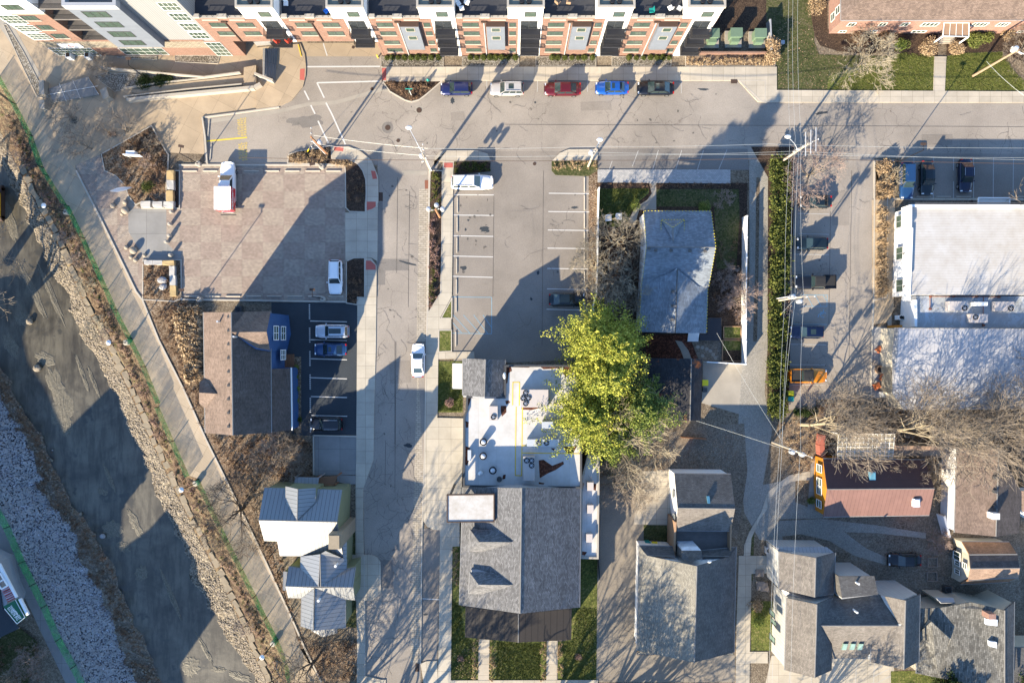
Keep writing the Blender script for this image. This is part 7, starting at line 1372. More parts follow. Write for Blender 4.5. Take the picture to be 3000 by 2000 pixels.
for key, px, py, h0, sc_, rz, mt, lb in (
  ('small',218,347,0,1.0,.3,GP,'bare young tree on the plaza beside the stone fountain'),('small',376,388,0,1.05,1.9,GP,'bare young tree on the plaza above the brown chair'),('small',268,436,0,1.1,3.0,GP,'bare young tree on the plaza near the trail, lowest of the three'),
  ('small',320,215,0,.8,4.0,GP,'thin bare tree beside the fountain slab and ramp'),
  ('round',2518,190,0,1.25,.4,PL,'pale spreading bare tree on the lawn below the pink brick building'),('wide',2985,150,0,.8,2.0,GP,'bare tree behind the street lamp at the right edge of the lawn'),
  ('wide',2365,515,0,.95,1.2,PK,'wide pinkish bare tree at the top of the hedge'),('shrub',2612,520,0,1.1,.4,PL,'small pale bare tree beside the left car of the upper right lot'),
  ('wide',1742,790,0,.95,2.6,PL,'bare tree leaning over the white board fence into the middle lot'),('wide',1800,715,0,.95,.9,PL,'bare tree between the curved path and the string light house'),('wide',1815,830,0,1.0,3.9,PL,'bare tree left of the lower string light house roof'),('wide',1790,905,0,.85,5.2,GP,'bare tree just above the conifers'),
  ('round',2130,820,0,.72,1.5,PK,'bare pinkish tree in the yard right of the string light house'),('round',2150,880,0,.85,3.3,PK,'bare tree overhanging the tall white fence'),
  ('sparse',1812,1282,0,1.1,1.35,PB,'pale trunked bare tree in front of the conifers'),('sparse',1850,1340,0,.6,4.0,PL,'forked bare tree below the conifers, right of the white roof'),('wide',1800,1410,0,1.05,.2,GP,'dense brown twiggy tree over the dark drive'),('wide',1850,1395,0,.85,2.2,GP,'twiggy bare tree at the top corner of the gravel drive'),
  ('lean',2345,1243,0,1.1,.12,PT,'large pale bare tree whose limbs reach right over the patio roof'),('lean',2590,1262,0,1.2,.35,PT,'large bare tree over the middle of the patio roofs'),('lean2',2720,1262,0,1.25,.3,PT,'large bare tree left of the tan roofed house'),('lean',2855,1250,0,1.15,.2,GP,'bare tree over the tan roofed house'),('lean2',2950,1225,0,1.0,.4,GP,'bare tree at the right edge below the metal roof'),('wide',2480,1230,0,1.0,.7,GP,'bare tree behind the end of the right parking lot'),('wide',2640,1230,0,1.0,1.7,GP,'low bare tree against the metal roofed building'),('wide',2780,1225,0,1.05,2.9,GP,'twiggy bare tree below the metal roofed building'),('wide',2660,1400,0,.9,.3,GP,'bare tree standing behind the orange house roof'),('wide',2560,1370,0,.8,5.3,GP,'bare tree leaning over the dark slope of the orange house'),
  ('wide',840,1345,0,.85,.2,GP,'bare tree between the blue house and the gravel pad'),('wide',712,1488,0,1.25,2.0,DK,'dark bare tree beside the trail left of the green house'),('wide',925,1930,0,1.15,4.4,DK,'dark bare tree on the leafy slope at the bottom'),('round',868,1330,0,.6,1.4,GP,'small bare tree beside the gravel pad'),
  ('round',60,1985,0,1.0,1.0,GP,'bare tree on the bank in the bottom left corner'),('round',110,1925,0,.7,2.0,PK,'small bare tree beside the far concrete path'),
  ('round',2735,1570,0,.55,.7,PK,'small bare tree next to the white steps railing'),('shrub',2115,585,0,1.0,1.0,PK,'small bare shrub tree on the shaded lawn'),('round',1905,645,0,.4,2.0,DK,'slim dark young tree by the corner of the string light house')):
    put_tree(key, W(px, py, h0), lb, mt, rz, sc_, gen=G[key])
# trees just beyond the lower edge of the frame, whose shadows fall across the drives
for k, (px, py, s_) in enumerate(((-70,660,.9),(-130,900,1.0),(-160,1130,1.0),(3120,700,.9),(3140,900,1.0),(1560,2150,.95),(1690,2200,1.1),(1790,2170,1.0),(940,2150,1.0),(1060,2260,1.1),(2330,2150,.8))):
    put_tree('tall', W(px, py), 'bare tree standing just outside the edge of the photo', GP, k*1.1, s_, 'trees beyond the edge', gen=G['tall'])
def leaf_quads(m, rg, c, n, rx, ry, rz, size, shell=.35, tilt=.9):
    for _ in range(n):
        while True:
            v = Vector((rg.uniform(-1, 1), rg.uniform(-1, 1), rg.uniform(-1, 1))); L = v.length
            if shell < L <= 1: break
        p = Vector((c[0]+v.x*rx, c[1]+v.y*ry, c[2]+v.z*rz)); u = Vector((rg.gauss(0, 1), rg.gauss(0, 1), rg.gauss(0, tilt))).normalized(); w_ = u.cross(Vector((rg.gauss(0, 1), rg.gauss(0, 1), rg.gauss(0, 1)))).normalized(); s_ = size*rg.uniform(.6, 1.4)
        m.face([p-u*s_-w_*s_*.35, p+u*s_*.2-w_*s_*.5, p+u*s_, p-u*s_*.2+w_*s_*.5])
def leafy_tree(name, px, py, height, rad, label, mat, seed, n=13000, size=.125, cat='tree'):
    rg = random.Random(seed); c = W(px, py); r = root(name, c, label, cat); m = MB(); m.tube(c+Vector((0, 0, -.3)), c+Vector((0, 0, height*.95)), .30*height/14, .04, 8); f = MB()
    nb = int(n/150)
    for k in range(nb):
        t = .16+.82*((k+rg.random())/nb)**.75; a = k*2.39996+rg.uniform(-.5, .5); z = height*t; env = 1 if t < .35 else (1-((t-.35)/.65)**1.25*.93)
        L = rad*env*rg.choice((.55, .75, .9, 1.05, 1.35))*rg.uniform(.85, 1.1)+.35; rise = .18+t*.75; d = Vector((math.cos(a), math.sin(a), rise)).normalized(); q = c+Vector((0, 0, z)); b0 = q; ns = 13
        for i in range(1, ns+1):
            u = i/ns; d2 = (d+Vector((0, 0, -.55*u))).normalized(); q2 = q+d2*(L/ns)
            if i % 3 == 0: m.tube(b0, q2, .05*(1.1-u), .05*(1-u)+.008, 3, cap=False); b0 = q2
            q = q2; w_ = (.52*math.sin(min(1, u*1.3)*2.2)+.12)*min(1, L/2.4)
            if u > .22: leaf_quads(f, rg, q, int(n/nb/ns*1.25), w_, w_, w_*.5, size, 0, .7)
    m.build('trunk', M['bark_dark'], r); f.build('crown', M[mat], r, uv=False); return r
leafy_tree('evergreen_tree', 1730, 1000, 13.5, 4.7, 'tall yellow green evergreen at the top of the group, beside the string light house', 'leaf_yellowgreen', 1, 42000)
leafy_tree('evergreen_tree', 1765, 1022, 16.0, 4.4, 'tallest evergreen of the group, its star shaped tip beside the black garage', 'leaf_yellowgreen', 2, 32000)
leafy_tree('evergreen_tree', 1742, 1096, 14.5, 4.6, 'evergreen in the middle of the group over the white roof edge', 'leaf_yellowgreen', 3, 32000)
leafy_tree('evergreen_tree', 1700, 1205, 11.0, 5.4, 'wide yellow evergreen hanging over the white flat roof', 'leaf_yellowgreen', 4, 42000)
leafy_tree('evergreen_tree', 1852, 1185, 11.0, 4.8, 'darker green evergreen in front of the black garage', 'leaf_midgreen', 5, 30000)
leafy_tree('evergreen_tree', 1775, 1262, 6.5, 4.2, 'low green evergreen at the bottom of the group', 'leaf_midgreen', 6, 20000)
# big tree shading the lawn beyond the townhouses
leafy_tree('evergreen_tree', 2660, 2140, 10.0, 5.0, 'dense evergreen just beyond the bottom edge that shades the mottled roof', 'leaf_midgreen', 7, 9000)
leafy_tree('conifer', 2725, 1958, 6.5, 2.4, 'dark green conifer in front of the mottled roof house at the bottom edge', 'leaf_dark', 8, 8000)
leafy_tree('conifer', 2955, 1985, 6.0, 2.6, 'green conifer at the bottom right corner', 'leaf_dark', 9, 8000)
def bush(px, py, r_, h_, mat, label, name='bush', cat='bush', group=None, n=500, size=.10, z0=0, seed=None):
    c = W(px, py, h_*.5); rg = random.Random(seed or int(px*7+py)); ro = root(name, (c.x, c.y, z0), label, cat, group); m = MB()
    [leaf_quads(m, rg, (c.x+rg.uniform(-.35, .35)*r_, c.y+rg.uniform(-.35, .35)*r_, z0+h_*.5), n//5, r_*rg.uniform(.5, .85), r_*rg.uniform(.5, .85), h_*rg.uniform(.35, .55), size*.75, .3) for _ in range(5)]; m.build('foliage', M[mat], ro, uv=False)
    m = MB(); [m.tube((c.x, c.y, z0-.05), (c.x+rg.uniform(-.5, .5)*r_, c.y+rg.uniform(-.5, .5)*r_, z0+h_*.7), .03, .01, 4, cap=False) for _ in range(5)]; m.build('stem', M['bark_dark'], ro); return ro
# round shrubs along the townhouses
protob = None; cnt = 0
m0 = MB(); leaf_quads(m0, random.Random(5), (0, 0, .38), 420, .40, .40, .40, .075, .5); tmp = m0.build('foliage', M['leaf_hedge'], None, uv=False); bmesh_ = tmp.data; bpy.data.objects.remove(tmp)
m0 = MB(); [m0.tube((0, 0, -.05), (math.cos(k)*.2, math.sin(k)*.2, .5), .02, .01, 4, cap=False) for k in range(5)]; tmp = m0.build('stem', M['bark_dark'], None); smesh_ = tmp.data; bpy.data.objects.remove(tmp)
for bn, xs in (('first bed', [1134,1149,1166,1185,1205,1224,1243,1264,1285]), ('second bed', [1378,1397,1417,1436,1452,1470,1489]), ('third bed', [1510,1618,1634,1655,1676,1694,1712,1736]), ('fourth bed', [1843,1865,1886,1906,1925,1942,1961])):
    for k, x in enumerate(xs):
        c = W(x, 169, .4); r = link(bpy.data.objects.new('round_shrub', None)); r.location = (c.x, c.y, .08); q = rnd.uniform(.85, 1.15); r.scale = (q, q, q*rnd.uniform(.8, 1.1)); r.rotation_euler = (0, 0, rnd.uniform(0, 6)); tag(r, '%s round clipped shrub from the left in the %s of pebbles before the townhouses' % (ORD[k], bn), 'shrub', 'clipped shrubs along the townhouses')
        for nm, me in (('foliage', bmesh_), ('stem', smesh_)): o = link(bpy.data.objects.new(nm, me)); o.parent = r
bush(434,548,.95,1.2,'leaf_hedge','bright green clipped bush in the upper left planter',n=1600,size=.09)
bush(468,234,1.4,.9,'leaf_dark','dark evergreen ground bush in the ramp bed, left part',n=2200); bush(420,238,1.3,.9,'leaf_dark','dark evergreen ground bush in the ramp bed at its left tip',n=1800); bush(495,230,.9,.7,'leaf_dark','small dark evergreen bush at the right of the ramp bed',n=900)
bush(2864,122,1.5,1.5,'grass_blades','bright green bush right of the entry steps',n=2600,size=.12); bush(2895,108,.9,1.2,'grass_blades','smaller bright green bush beside the entry bushes',n=1000,size=.12); bush(2642,130,1.1,1.3,'leaf_midgreen','dark green bush between the bare tree and the pink building',n=1500)
bush(2725,135,1.5,1.5,'leaf_tan','tan bare bush left of the entry steps',n=2300); bush(2805,135,1.4,1.3,'leaf_tan','tan bare bush right of the entry steps',n=2000); bush(2520,110,1.4,1.4,'leaf_brown','brown bush against the pink building wall',n=1800); bush(2595,105,1.3,1.4,'leaf_brown','second brown bush against the pink building wall',n=1700); bush(2400,12,1.7,1.5,'leaf_tan','large tan bush at the corner of the pink building',n=2200); bush(2945,95,1.5,1.4,'leaf_tan','tan bush at the right end of the pink building',n=1800)
bush(2268,130,1.4,2.0,'leaf_tan','tall tan leaved hedge bush beside the green cabinets, upper part',n=3000,size=.12); bush(2266,165,1.2,1.6,'leaf_tan','tan leaved hedge bush beside the green cabinets, lower part',n=2200,size=.12)
bush(2590,482,1.1,1.3,'leaf_tan','round tan grass clump at the top of the kerb bed by the right lot',n=2500,size=.12); bush(2215,1770,1.2,1.3,'leaf_tan','tan green bush left of the batten wall',n=1500); bush(2222,1815,1.3,1.4,'leaf_midgreen','dark green bush left of the batten wall',n=1500); bush(2377,1466,.6,.8,'grass_blades','agave like green plant by the orange house corner',n=400,size=.16)
bush(1318,1178,.75,.9,'leaf_pink','pinkish spiky bush on the lawn left of the white roof',n=1100,size=.09); bush(1693,1925,.6,.7,'bark_dark' if False else 'leaf_pink','small dark pinkish bush on the lawn right of the restaurant path',n=500,size=.07); bush(1350,1930,.55,.6,'leaf_pink','small pinkish bush on the lawn left of the restaurant paths',n=450,size=.07)
bush(1865,600,1.0,1.2,'leaf_midgreen','small green bush at the corner of the curved path',n=500); bush(2062,608,1.0,1.1,'leaf_midgreen','dark round bush at the top right corner of the string light house',n=1200)
for k, (px, py) in enumerate(((868,1076),(868,1104),(869,1136),(869,1172),(875,1227))): bush(px, py, .45, .6, 'leaf_hedge' if k > 3 else 'leaf_midgreen', ORD[k]+' small bush from the top in the strip beside the blue house porch', n=350, group='bushes beside the blue house porch')
def tufts(name, pts_fn, n, mat, label, h=.8, spread=.5, blades=26, w_=.02, z0=0.1, cat='grasses', kind='stuff', seed=1):
    rg = random.Random(seed); m = MB()
    for _ in range(n):
        px, py = pts_fn(rg); c = W(px, py, z0); q = rg.uniform(.6, 1.25)
        for b_ in range(blades):
            a = rg.uniform(0, 6.28); R_ = spread*rg.uniform(.2, 1)*q; t = Vector((math.cos(a), math.sin(a), 0)); hh = h*q*rg.uniform(.5, 1); p0 = c+t*.04; p1 = c+t*R_*.5+Vector((0, 0, hh)); p2 = c+t*R_+Vector((0, 0, hh*.72)); s_ = Vector((-t.y, t.x, 0))*w_
            m.face([p0-s_*.5, p0+s_*.5, p1+s_, p1-s_]); m.face([p1-s_, p1+s_, p2+s_*.2, p2-s_*.2])
    o = m.build(name, M[mat], None, uv=False); return tag(o, label, cat, kind=kind)
def inpoly(P):
    xs = [p[0] for p in P]; ys = [p[1] for p in P]
    def f(rg):
        while True:
            x, y = rg.uniform(min(xs), max(xs)), rg.uniform(min(ys), max(ys)); c = False; j = len(P)-1
            for i in range(len(P)):
                if (P[i][1] > y) != (P[j][1] > y) and x < (P[j][0]-P[i][0])*(y-P[i][1])/(P[j][1]-P[i][1])+P[i][0]: c = not c
                j = i
            if c: return x, y
    return f
def band(l0, l1, y0, y1, a=.05, b_=.95):
    def f(rg):
        y = rg.uniform(y0, y1); t = rg.uniform(a, b_); return interp(l0, y)*(1-t)+interp(l1, y)*t, y
    return f
tufts('ornamental_grass', inpoly(N(2565,600,2592,600,2592,872,2562,872)), 150, 'leaf_tan', 'tan feathery grass along the kerb of the right lot', 1.1, .75, 26, seed=2)
tufts('ornamental_grass', inpoly(N(2566,476,2612,476,2606,585,2566,585)), 60, 'leaf_tan', 'tan feathery grass at the top of the kerb bed by the right lot', 1.0, .7, 26, seed=3)
tufts('ornamental_grass', inpoly(T(1,0, 300,1430,690,1370,640,1500,300,1500)), 42, 'leaf_tan', 'tan grass in the kerb bed above the checkered paver lot', .7, .6, 24, seed=4); tufts('ornamental_grass', inpoly(T(1,0, 690,1470,900,1510,850,1540,690,1500)), 16, 'leaf_tan', 'tan grass right of the utility pole bed', .6, .6, 24, seed=5)
tufts('ornamental_grass', inpoly(T(1,0, 1180,755,1680,750,1480,905,1400,915)), 70, 'leaf_brown', 'brown dry grass filling the kerb island', .45, .45, 22, seed=6)
tufts('ornamental_grass', inpoly(T(1,1, 1605,20,1690,20,1690,380,1605,380)), 26, 'leaf_hedge', 'green yellow grass at the top of the narrow planting strip', .7, .5, 22, seed=7); tufts('ornamental_grass', inpoly(T(1,1, 1605,400,1690,400,1680,1150,1590,1250)), 50, 'leaf_pink', 'reddish dry grass in the narrow planting strip', .6, .5, 22, seed=8); tufts('ornamental_grass', inpoly(T(1,1, 1610,900,1650,900,1640,1200,1600,1200)), 18, 'leaf_hedge', 'green clumps at the bottom of the narrow planting strip', .6, .5, 22, seed=9)
tufts('ornamental_grass', inpoly(T(1,1, 835,20,1000,20,1000,330,850,330)), 24, 'leaf_brown', 'dry grass in the planter right of the paver lot, upper', .45, .4, 20, seed=10); tufts('ornamental_grass', inpoly(T(1,1, 840,1000,990,1000,990,1150,930,1210,840,1200)), 22, 'leaf_brown', 'dry grass in the planter right of the paver lot, lower', .5, .4, 20, seed=11)
tufts('ornamental_grass', inpoly(N(1331,476,1436,476,1436,500,1331,508)), 45, 'leaf_hedge', 'yellow green grass on the island above the white van', .5, .4, 22, seed=12); tufts('ornamental_grass', inpoly(T(2,0, 380,1485,780,1485,780,1560,380,1560)), 38, 'leaf_tan', 'tan grass on the island at the top right of the middle lot', .45, .4, 22, seed=13)
tufts('ornamental_grass', inpoly(N(2012,172,2270,172,2268,192,2012,192)), 90, 'leaf_tan', 'dry tan plants along the pavement below the green cabinets', .45, .4, 22, seed=14)
tufts('ornamental_grass', inpoly(T(1,3, 1990,1165,2045,1165,2035,1540,1985,1540)), 30, 'leaf_tan', 'tan grass strip left of the left restaurant path', .4, .3, 20, seed=15); tufts('ornamental_grass', inpoly(T(1,3, 2145,1175,2200,1175,2195,1540,2145,1540)), 30, 'leaf_tan', 'tan grass strip right of the left restaurant path', .4, .3, 20, seed=16)
tufts('ornamental_grass', inpoly(T(2,3, 265,1195,315,1195,310,1540,265,1540)), 30, 'leaf_tan', 'tan grass strip left of the right restaurant path', .4, .3, 20, seed=17); tufts('ornamental_grass', inpoly(T(2,3, 420,1195,465,1195,460,1540,420,1540)), 30, 'leaf_tan', 'tan grass strip right of the right restaurant path', .4, .3, 20, seed=18)
tufts('ornamental_grass', inpoly(T(1,3, 1808,320,1865,320,1862,740,1805,740)), 24, 'leaf_tan', 'tan grass between the pavement and the restaurant wall', .45, .4, 20, seed=19)
tufts('brush', inpoly(N(525,905,590,900,590,1110,560,1120,528,960)), 130, 'leaf_tan', 'tall pale dry brush left of the blue house', 1.3, 1.0, 26, .045, seed=20)
tufts('brush', inpoly(N(440,890,560,890,590,1000,590,1250,560,1180,500,1020)), 120, 'leaf_brown', 'brown brush on the slope left of the blue house', .7, .7, 22, seed=21)
tufts('brush', inpoly(N(610,1275,900,1280,915,1400,760,1400,750,1500,720,1440,670,1380)), 190, 'leaf_brown', 'brown brush below the blue house', .6, .6, 20, seed=22)
tufts('brush', inpoly(N(760,1510,820,1600,860,1790,880,1870,1040,1880,1040,1985,945,1990,865,1830,800,1680,755,1570)), 130, 'leaf_brown', 'brown brush around the green house', .5, .5, 20, seed=23)
tufts('brush', inpoly(N(300,460,443,375,485,450,490,590,400,595,350,530)), 110, 'leaf_brown', 'brown shrubs in the upper left planter', .8, .7, 22, seed=24); tufts('brush', inpoly(N(422,768,490,778,498,870,422,872)), 50, 'leaf_brown', 'brown plants in the lower left planter', .6, .5, 20, seed=25)
tufts('brush', band(LB, LA, 330, 1990, .3, .9), 520, 'leaf_brown', 'brown brush on the bank between trail fence and stone blocks', .45, .5, 16, z0=-.7, seed=26); tufts('brush', band(LB, LA, 330, 1990, .25, .85), 160, 'leaf_pink', 'pinkish bare brush on the creek bank', .7, .7, 18, z0=-.8, seed=27); tufts('brush', band(LB, LA, 330, 1990, .2, .9), 120, 'grass_blades', 'greenish weeds on the creek bank', .3, .4, 14, z0=-.6, seed=28)
tufts('brush', band(LE, LF, 1060, 2000, .0, 1.0), 260, 'leaf_brown', 'dark brush on the shaded far bank of the creek', .7, .8, 18, z0=-2.7, seed=29)
tufts('brush', inpoly(N(2390,1180,3000,1180,3000,1330,2750,1330,2400,1250)), 260, 'leaf_brown', 'brown undergrowth below the bare trees at the right', .9, .8, 20, seed=30); tufts('brush', inpoly(N(2270,1220,2400,1220,2390,1340,2330,1400,2290,1300)), 90, 'leaf_tan', 'tan weeds left of the orange house', .3, .4, 14, seed=31)
tufts('brush', inpoly(N(2940,1330,3000,1330,3000,1440,2930,1420)), 60, 'leaf_tan', 'dry leaves on brush at the right edge', .8, .7, 20, seed=32)
tufts('brush', inpoly(N(1755,660,1870,650,1868,930,1760,930)), 130, 'leaf_brown', 'brown undergrowth left of the string light house', .6, .6, 18, seed=33); tufts('brush', inpoly(N(2095,700,2168,700,2165,930,2080,920)), 60, 'leaf_brown', 'brown undergrowth right of the string light house', .4, .5, 16, seed=34)
tufts('brush', inpoly(N(1752,537,2160,537,2160,550,1752,550)), 60, 'leaf_brown', 'dry plants along the pavement above the lawn', .4, .35, 16, seed=35); tufts('brush', inpoly(N(0,1880,110,1890,140,1990,0,1995)), 60, 'leaf_brown', 'brush in the bottom left corner', .5, .5, 16, seed=36)
# hedge
rg = random.Random(77); r = root('hedge', (*xy((2278, 830)), 0), 'long dark green hedge between the gravel alley and the right lot', 'hedge'); m = MB(); LH0 = N(2255,455,2257,700,2250,1000,2250,1210); LH1 = N(2318,455,2322,700,2310,1000,2308,1215)
for k in range(330):
    y = 458+k*2.3; 
    for j in range(3):
        t = rg.uniform(.16, .84); x = interp(LH0, y)*(1-t)+interp(LH1, y)*t
        if 855 < y < 940 and t > .5: continue
        if math.sin(y*.045)+math.sin(y*.11+2) > .9 and rg.random() < .85: continue
        c = W(x, y+rg.uniform(-6, 6), 1.6); leaf_quads(m, rg, (c.x, c.y, rg.uniform(1.0, 1.7)), 34, .62, .62, .6, .15, .25)
        if rg.random() < .35: a = rg.uniform(0, 6.28); [leaf_quads(m, rg, (c.x+math.cos(a)*i*.08, c.y+math.sin(a)*i*.08, 1.5+i*.03), 2, .1, .1, .08, .12, 0) for i in range(12)]
m.build('foliage', M['leaf_hedge'], r, uv=False); m = MB()
for k in range(40): c = W(2282, 465+k*18.8); m.tube(c, c+Vector((rg.uniform(-.3, .3), 0, 1.2)), .05, .03, 5, cap=False)
m.build('trunk', M['bark_dark'], r)
for k in range(3): c = W(2345+k*25, 1206); bush(2340+k*22, 1206, .8, 1.3, 'leaf_dark', ORD[k]+' dark evergreen bush at the foot of the right lot', n=800, size=.12, group='evergreen bushes at the foot of the right lot')
put_tree('shrub', W(2285, 905), 'pinkish bare shrub in the hedge under the crossarm pole', PK, 0, 1.0, gen=G['shrub']); put_tree('shrub', W(2290, 835), 'pale bare shrub in the hedge', PL, 1, .8, gen=G['shrub'])
for k, (px, py, s_, mt, lb) in enumerate(((235,760,.9,PK,'pinkish bare shrub on the creek bank opposite the round stones'),(255,840,1.0,PL,'pale bare shrub on the creek bank left of the lower planter'),(290,960,1.1,PL,'large pale bare shrub on the creek bank left of the blue house'),(320,985,.8,PK,'pink bare shrub on the bank below the second trail lamp'),(205,700,.8,PK,'small pink shrub on the bank above the stone blocks'),(30,420,1.0,GP,'bare shrub on the bank at the left edge'),(60,470,.9,PK,'pink bare shrub on the bank at the left edge'),(720,1830,.9,PK,'pink shrub on the lower creek bank'),(640,1590,.7,GP,'grey shrub on the bank below the jog in the fence'),(455,430,1.0,GP,'bare shrub in the upper left planter beside the signboard'),(440,480,.9,PK,'twiggy shrub in the upper left planter'),(860,1290,1.0,GP,'bare shrub below the blue house porch'),(800,1295,1.1,PK,'twiggy shrub left of the gravel pad'),(1765,960,.8,GP,'bare shrub at the foot of the conifers'),(2735,1600,.7,PK,'twiggy shrub on the dirt yard'),(2830,1735,.8,GP,'bare shrub above the mottled roof'))):
    put_tree('shrub', W(px, py, -.5 if px < 330 or px in (720, 640) else 0), lb, mt, k*.9, s_, name='bare_shrub', cat='shrub', gen=G['shrub'])
# rocks
def rocks(name, fn, hfn, n, mat, label, r0, r1, seed):
    rg = random.Random(seed); m = MB(); g = (1+5**.5)/2
    base = [Vector(v).normalized() for v in ((-1,g,0),(1,g,0),(-1,-g,0),(1,-g,0),(0,-1,g),(0,1,g),(0,-1,-g),(0,1,-g),(g,0,-1),(g,0,1),(-g,0,-1),(-g,0,1))]
    F = [(0,11,5),(0,5,1),(0,1,7),(0,7,10),(0,10,11),(1,5,9),(5,11,4),(11,10,2),(10,7,6),(7,1,8),(3,9,4),(3,4,2),(3,2,6),(3,6,8),(3,8,9),(4,9,5),(2,4,11),(6,2,10),(8,6,7),(9,8,1)]
    for _ in range(n):
        px, py, h = fn(rg); c = W(px, py, h); q = rg.uniform(r0, r1)*(1.5 if rg.random() < .06 else 1); sx, sy, sz = q*rg.uniform(.8, 1.3), q*rg.uniform(.7, 1.1), q*rg.uniform(.5, .8); a = rg.uniform(0, 3.14); ca, sa = math.cos(a), math.sin(a)
        V = []
        for v in base: j = rg.uniform(.8, 1.15); x, y = v.x*sx*j, v.y*sy*j; V.append((c.x+x*ca-y*sa, c.y+x*sa+y*ca, c.z+v.z*sz*j))
        m.mesh(V, F)
    return tag(m.build(name, M[mat], None, uv=False), label, 'rocks', kind='stuff')
def rb(l0, l1, h0, h1, y0, y1):
    def f(rg): y = rg.uniform(y0, y1); t = rg.random(); return interp(l0, y)*(1-t)+interp(l1, y)*t, y, h0+(h1-h0)*t+.05
    return f
rocks('riprap', rb(LG, LF, -.4, -2.4, 1080, 2060), None, 11000, 'rock_white', 'pale grey loose rocks covering the far bank', .06, .17, 1)
rocks('riprap', rb(LC, LD, -1.5, -3.4, 380, 2030), None, 7500, 'rock_tan', 'tan loose rocks between the stone blocks and the creek', .05, .17, 2)
rocks('riprap', rb(LF, LE, -2.3, -3.3, 1100, 2030), None, 500, 'rock_tan', 'scattered rocks in the dark brush of the far bank', .08, .2, 3)
for k, (px, py, rr) in enumerate(((302,1569,.42),(155,1318,.12),(88,942,.5),(110,1078,.6))):
    c = W(px, py, -3.3); m = MB(); m.ball(c+Vector((0, 0, .1)), rr, rr*.9, rr*.7, 9, 6, .12); tag(m.build('boulder', M['rock_white' if k < 2 else 'rock_tan']), ['pale round boulder alone in the shaded creek', 'small pale rock in the shaded creek', 'boulder at the mud pool', 'dark squarish boulder in the creek mud'][k], 'boulder')
for (px, py, rr) in ((475,820,.7),(478,840,.6)): c = W(px, py, .3); m = MB(); m.ball((c.x, c.y, .3), rr, rr*.8, rr*.5, 9, 6, .1); tag(m.build('boulder', M['rock_white']), ['upper', 'lower'][px == 478]+' grey boulder in the lower left planter', 'boulder')
# fallen leaves lying on the ground
def litter(pts, n, label, seed, mat='litter_leaves', size=.045, z=.03):
    rg = random.Random(seed); f = inpoly(pts); m = MB()
    for _ in range(n):
        x, y = f(rg); c = W(x, y, z); a = rg.uniform(0, 6.28); s_ = size*rg.uniform(.6, 1.5); u = Vector((math.cos(a)*s_, math.sin(a)*s_, rg.uniform(-.3, .3)*s_)); v = Vector((-math.sin(a)*s_*.6, math.cos(a)*s_*.6, rg.uniform(-.2, .2)*s_)); c.z += .02; m.face([c-u-v, c+u-v, c+u+v, c-u+v])
    tag(m.build('fallen_leaves', M[mat], None, uv=False), label, 'leaves', kind='stuff')
litter(N(760,1500,800,1480,860,1800,900,1880,1045,1880,1040,1985,945,1990,860,1820,790,1660), 2500, 'fallen leaves around the green house', 1); litter(N(600,1290,880,1280,915,1400,760,1410,720,1480,680,1400), 2500, 'fallen leaves below the blue house', 2)
litter(N(1726,540,1748,540,1746,900,1724,900), 1400, 'pale fallen leaves along the white fence', 3, z=.05); litter(N(2390,1180,3000,1180,3000,1400,2400,1400), 3500, 'fallen leaves under the right hand trees', 4); litter(N(2270,1240,2380,1230,2370,1480,2330,1400), 1200, 'fallen leaves left of the orange house', 5)
litter(N(1345,1915,1385,1880,1400,1980,1330,1985), 150, 'fallen leaves on the restaurant lawn', 6); litter(N(2280,60,2380,60,2500,260,2280,260), 500, 'fallen leaves on the shaded lawn', 7); litter(N(1880,1380,2160,1260,2170,1370,1970,1380), 900, 'fallen leaves on the dirt yard below the garage', 8)
# grass blades on lawns
def grassy(pts, n, label, seed, mat='grass_blades', h=.09):
    rg = random.Random(seed); f = inpoly(pts); m = MB()
    for _ in range(n):
        x, y = f(rg); c = W(x, y, .02)
        for q in range(3): a = rg.uniform(0, 6.28); u = Vector((math.cos(a), math.sin(a), 0))*.035; t = Vector((rg.uniform(-.06, .06), rg.uniform(-.06, .06), h*rg.uniform(.6, 1.4))); o = Vector((rg.uniform(-.08, .08), rg.uniform(-.08, .08), 0)); m.face([c+o-u, c+o+u, c+o+t])
    tag(m.build('grass', M[mat], None, uv=False), label, 'grass', kind='stuff')
for k, (pts, n, lb) in enumerate(((T(3,0, 1640,520,1800,490,2150,480,2340,780,2340,832,1628,832), 6000, 'grass right of the entry path'), (T(3,0, 1000,560,1240,480,1525,520,1518,832,560,826), 6000, 'grass left of the entry path'), (T(2,1, 800,165,1255,165,1120,320,1060,480,800,500), 4000, 'grass of the bright lawn with the white chairs'), (T(1,3, 2210,1190,2352,1190,2352,1535,2205,1535), 1800, 'grass between the restaurant paths, left'), (T(2,3, 5,1200,262,1200,260,1535,5,1535), 2600, 'grass between the restaurant paths, right'), (T(2,3, 470,1190,545,1190,600,880,780,880,770,1535,465,1535), 4000, 'grass at the right of the restaurant'), (T(1,3, 1800,800,1875,870,1920,1150,1990,1180,1980,1530,1785,1530), 3000, 'grass at the left of the restaurant'), (T(1,2, 1680,200,1890,440,1890,640,1670,640), 1800, 'grass left of the white flat roof'))):
    grassy(pts, n, lb, 40+k)
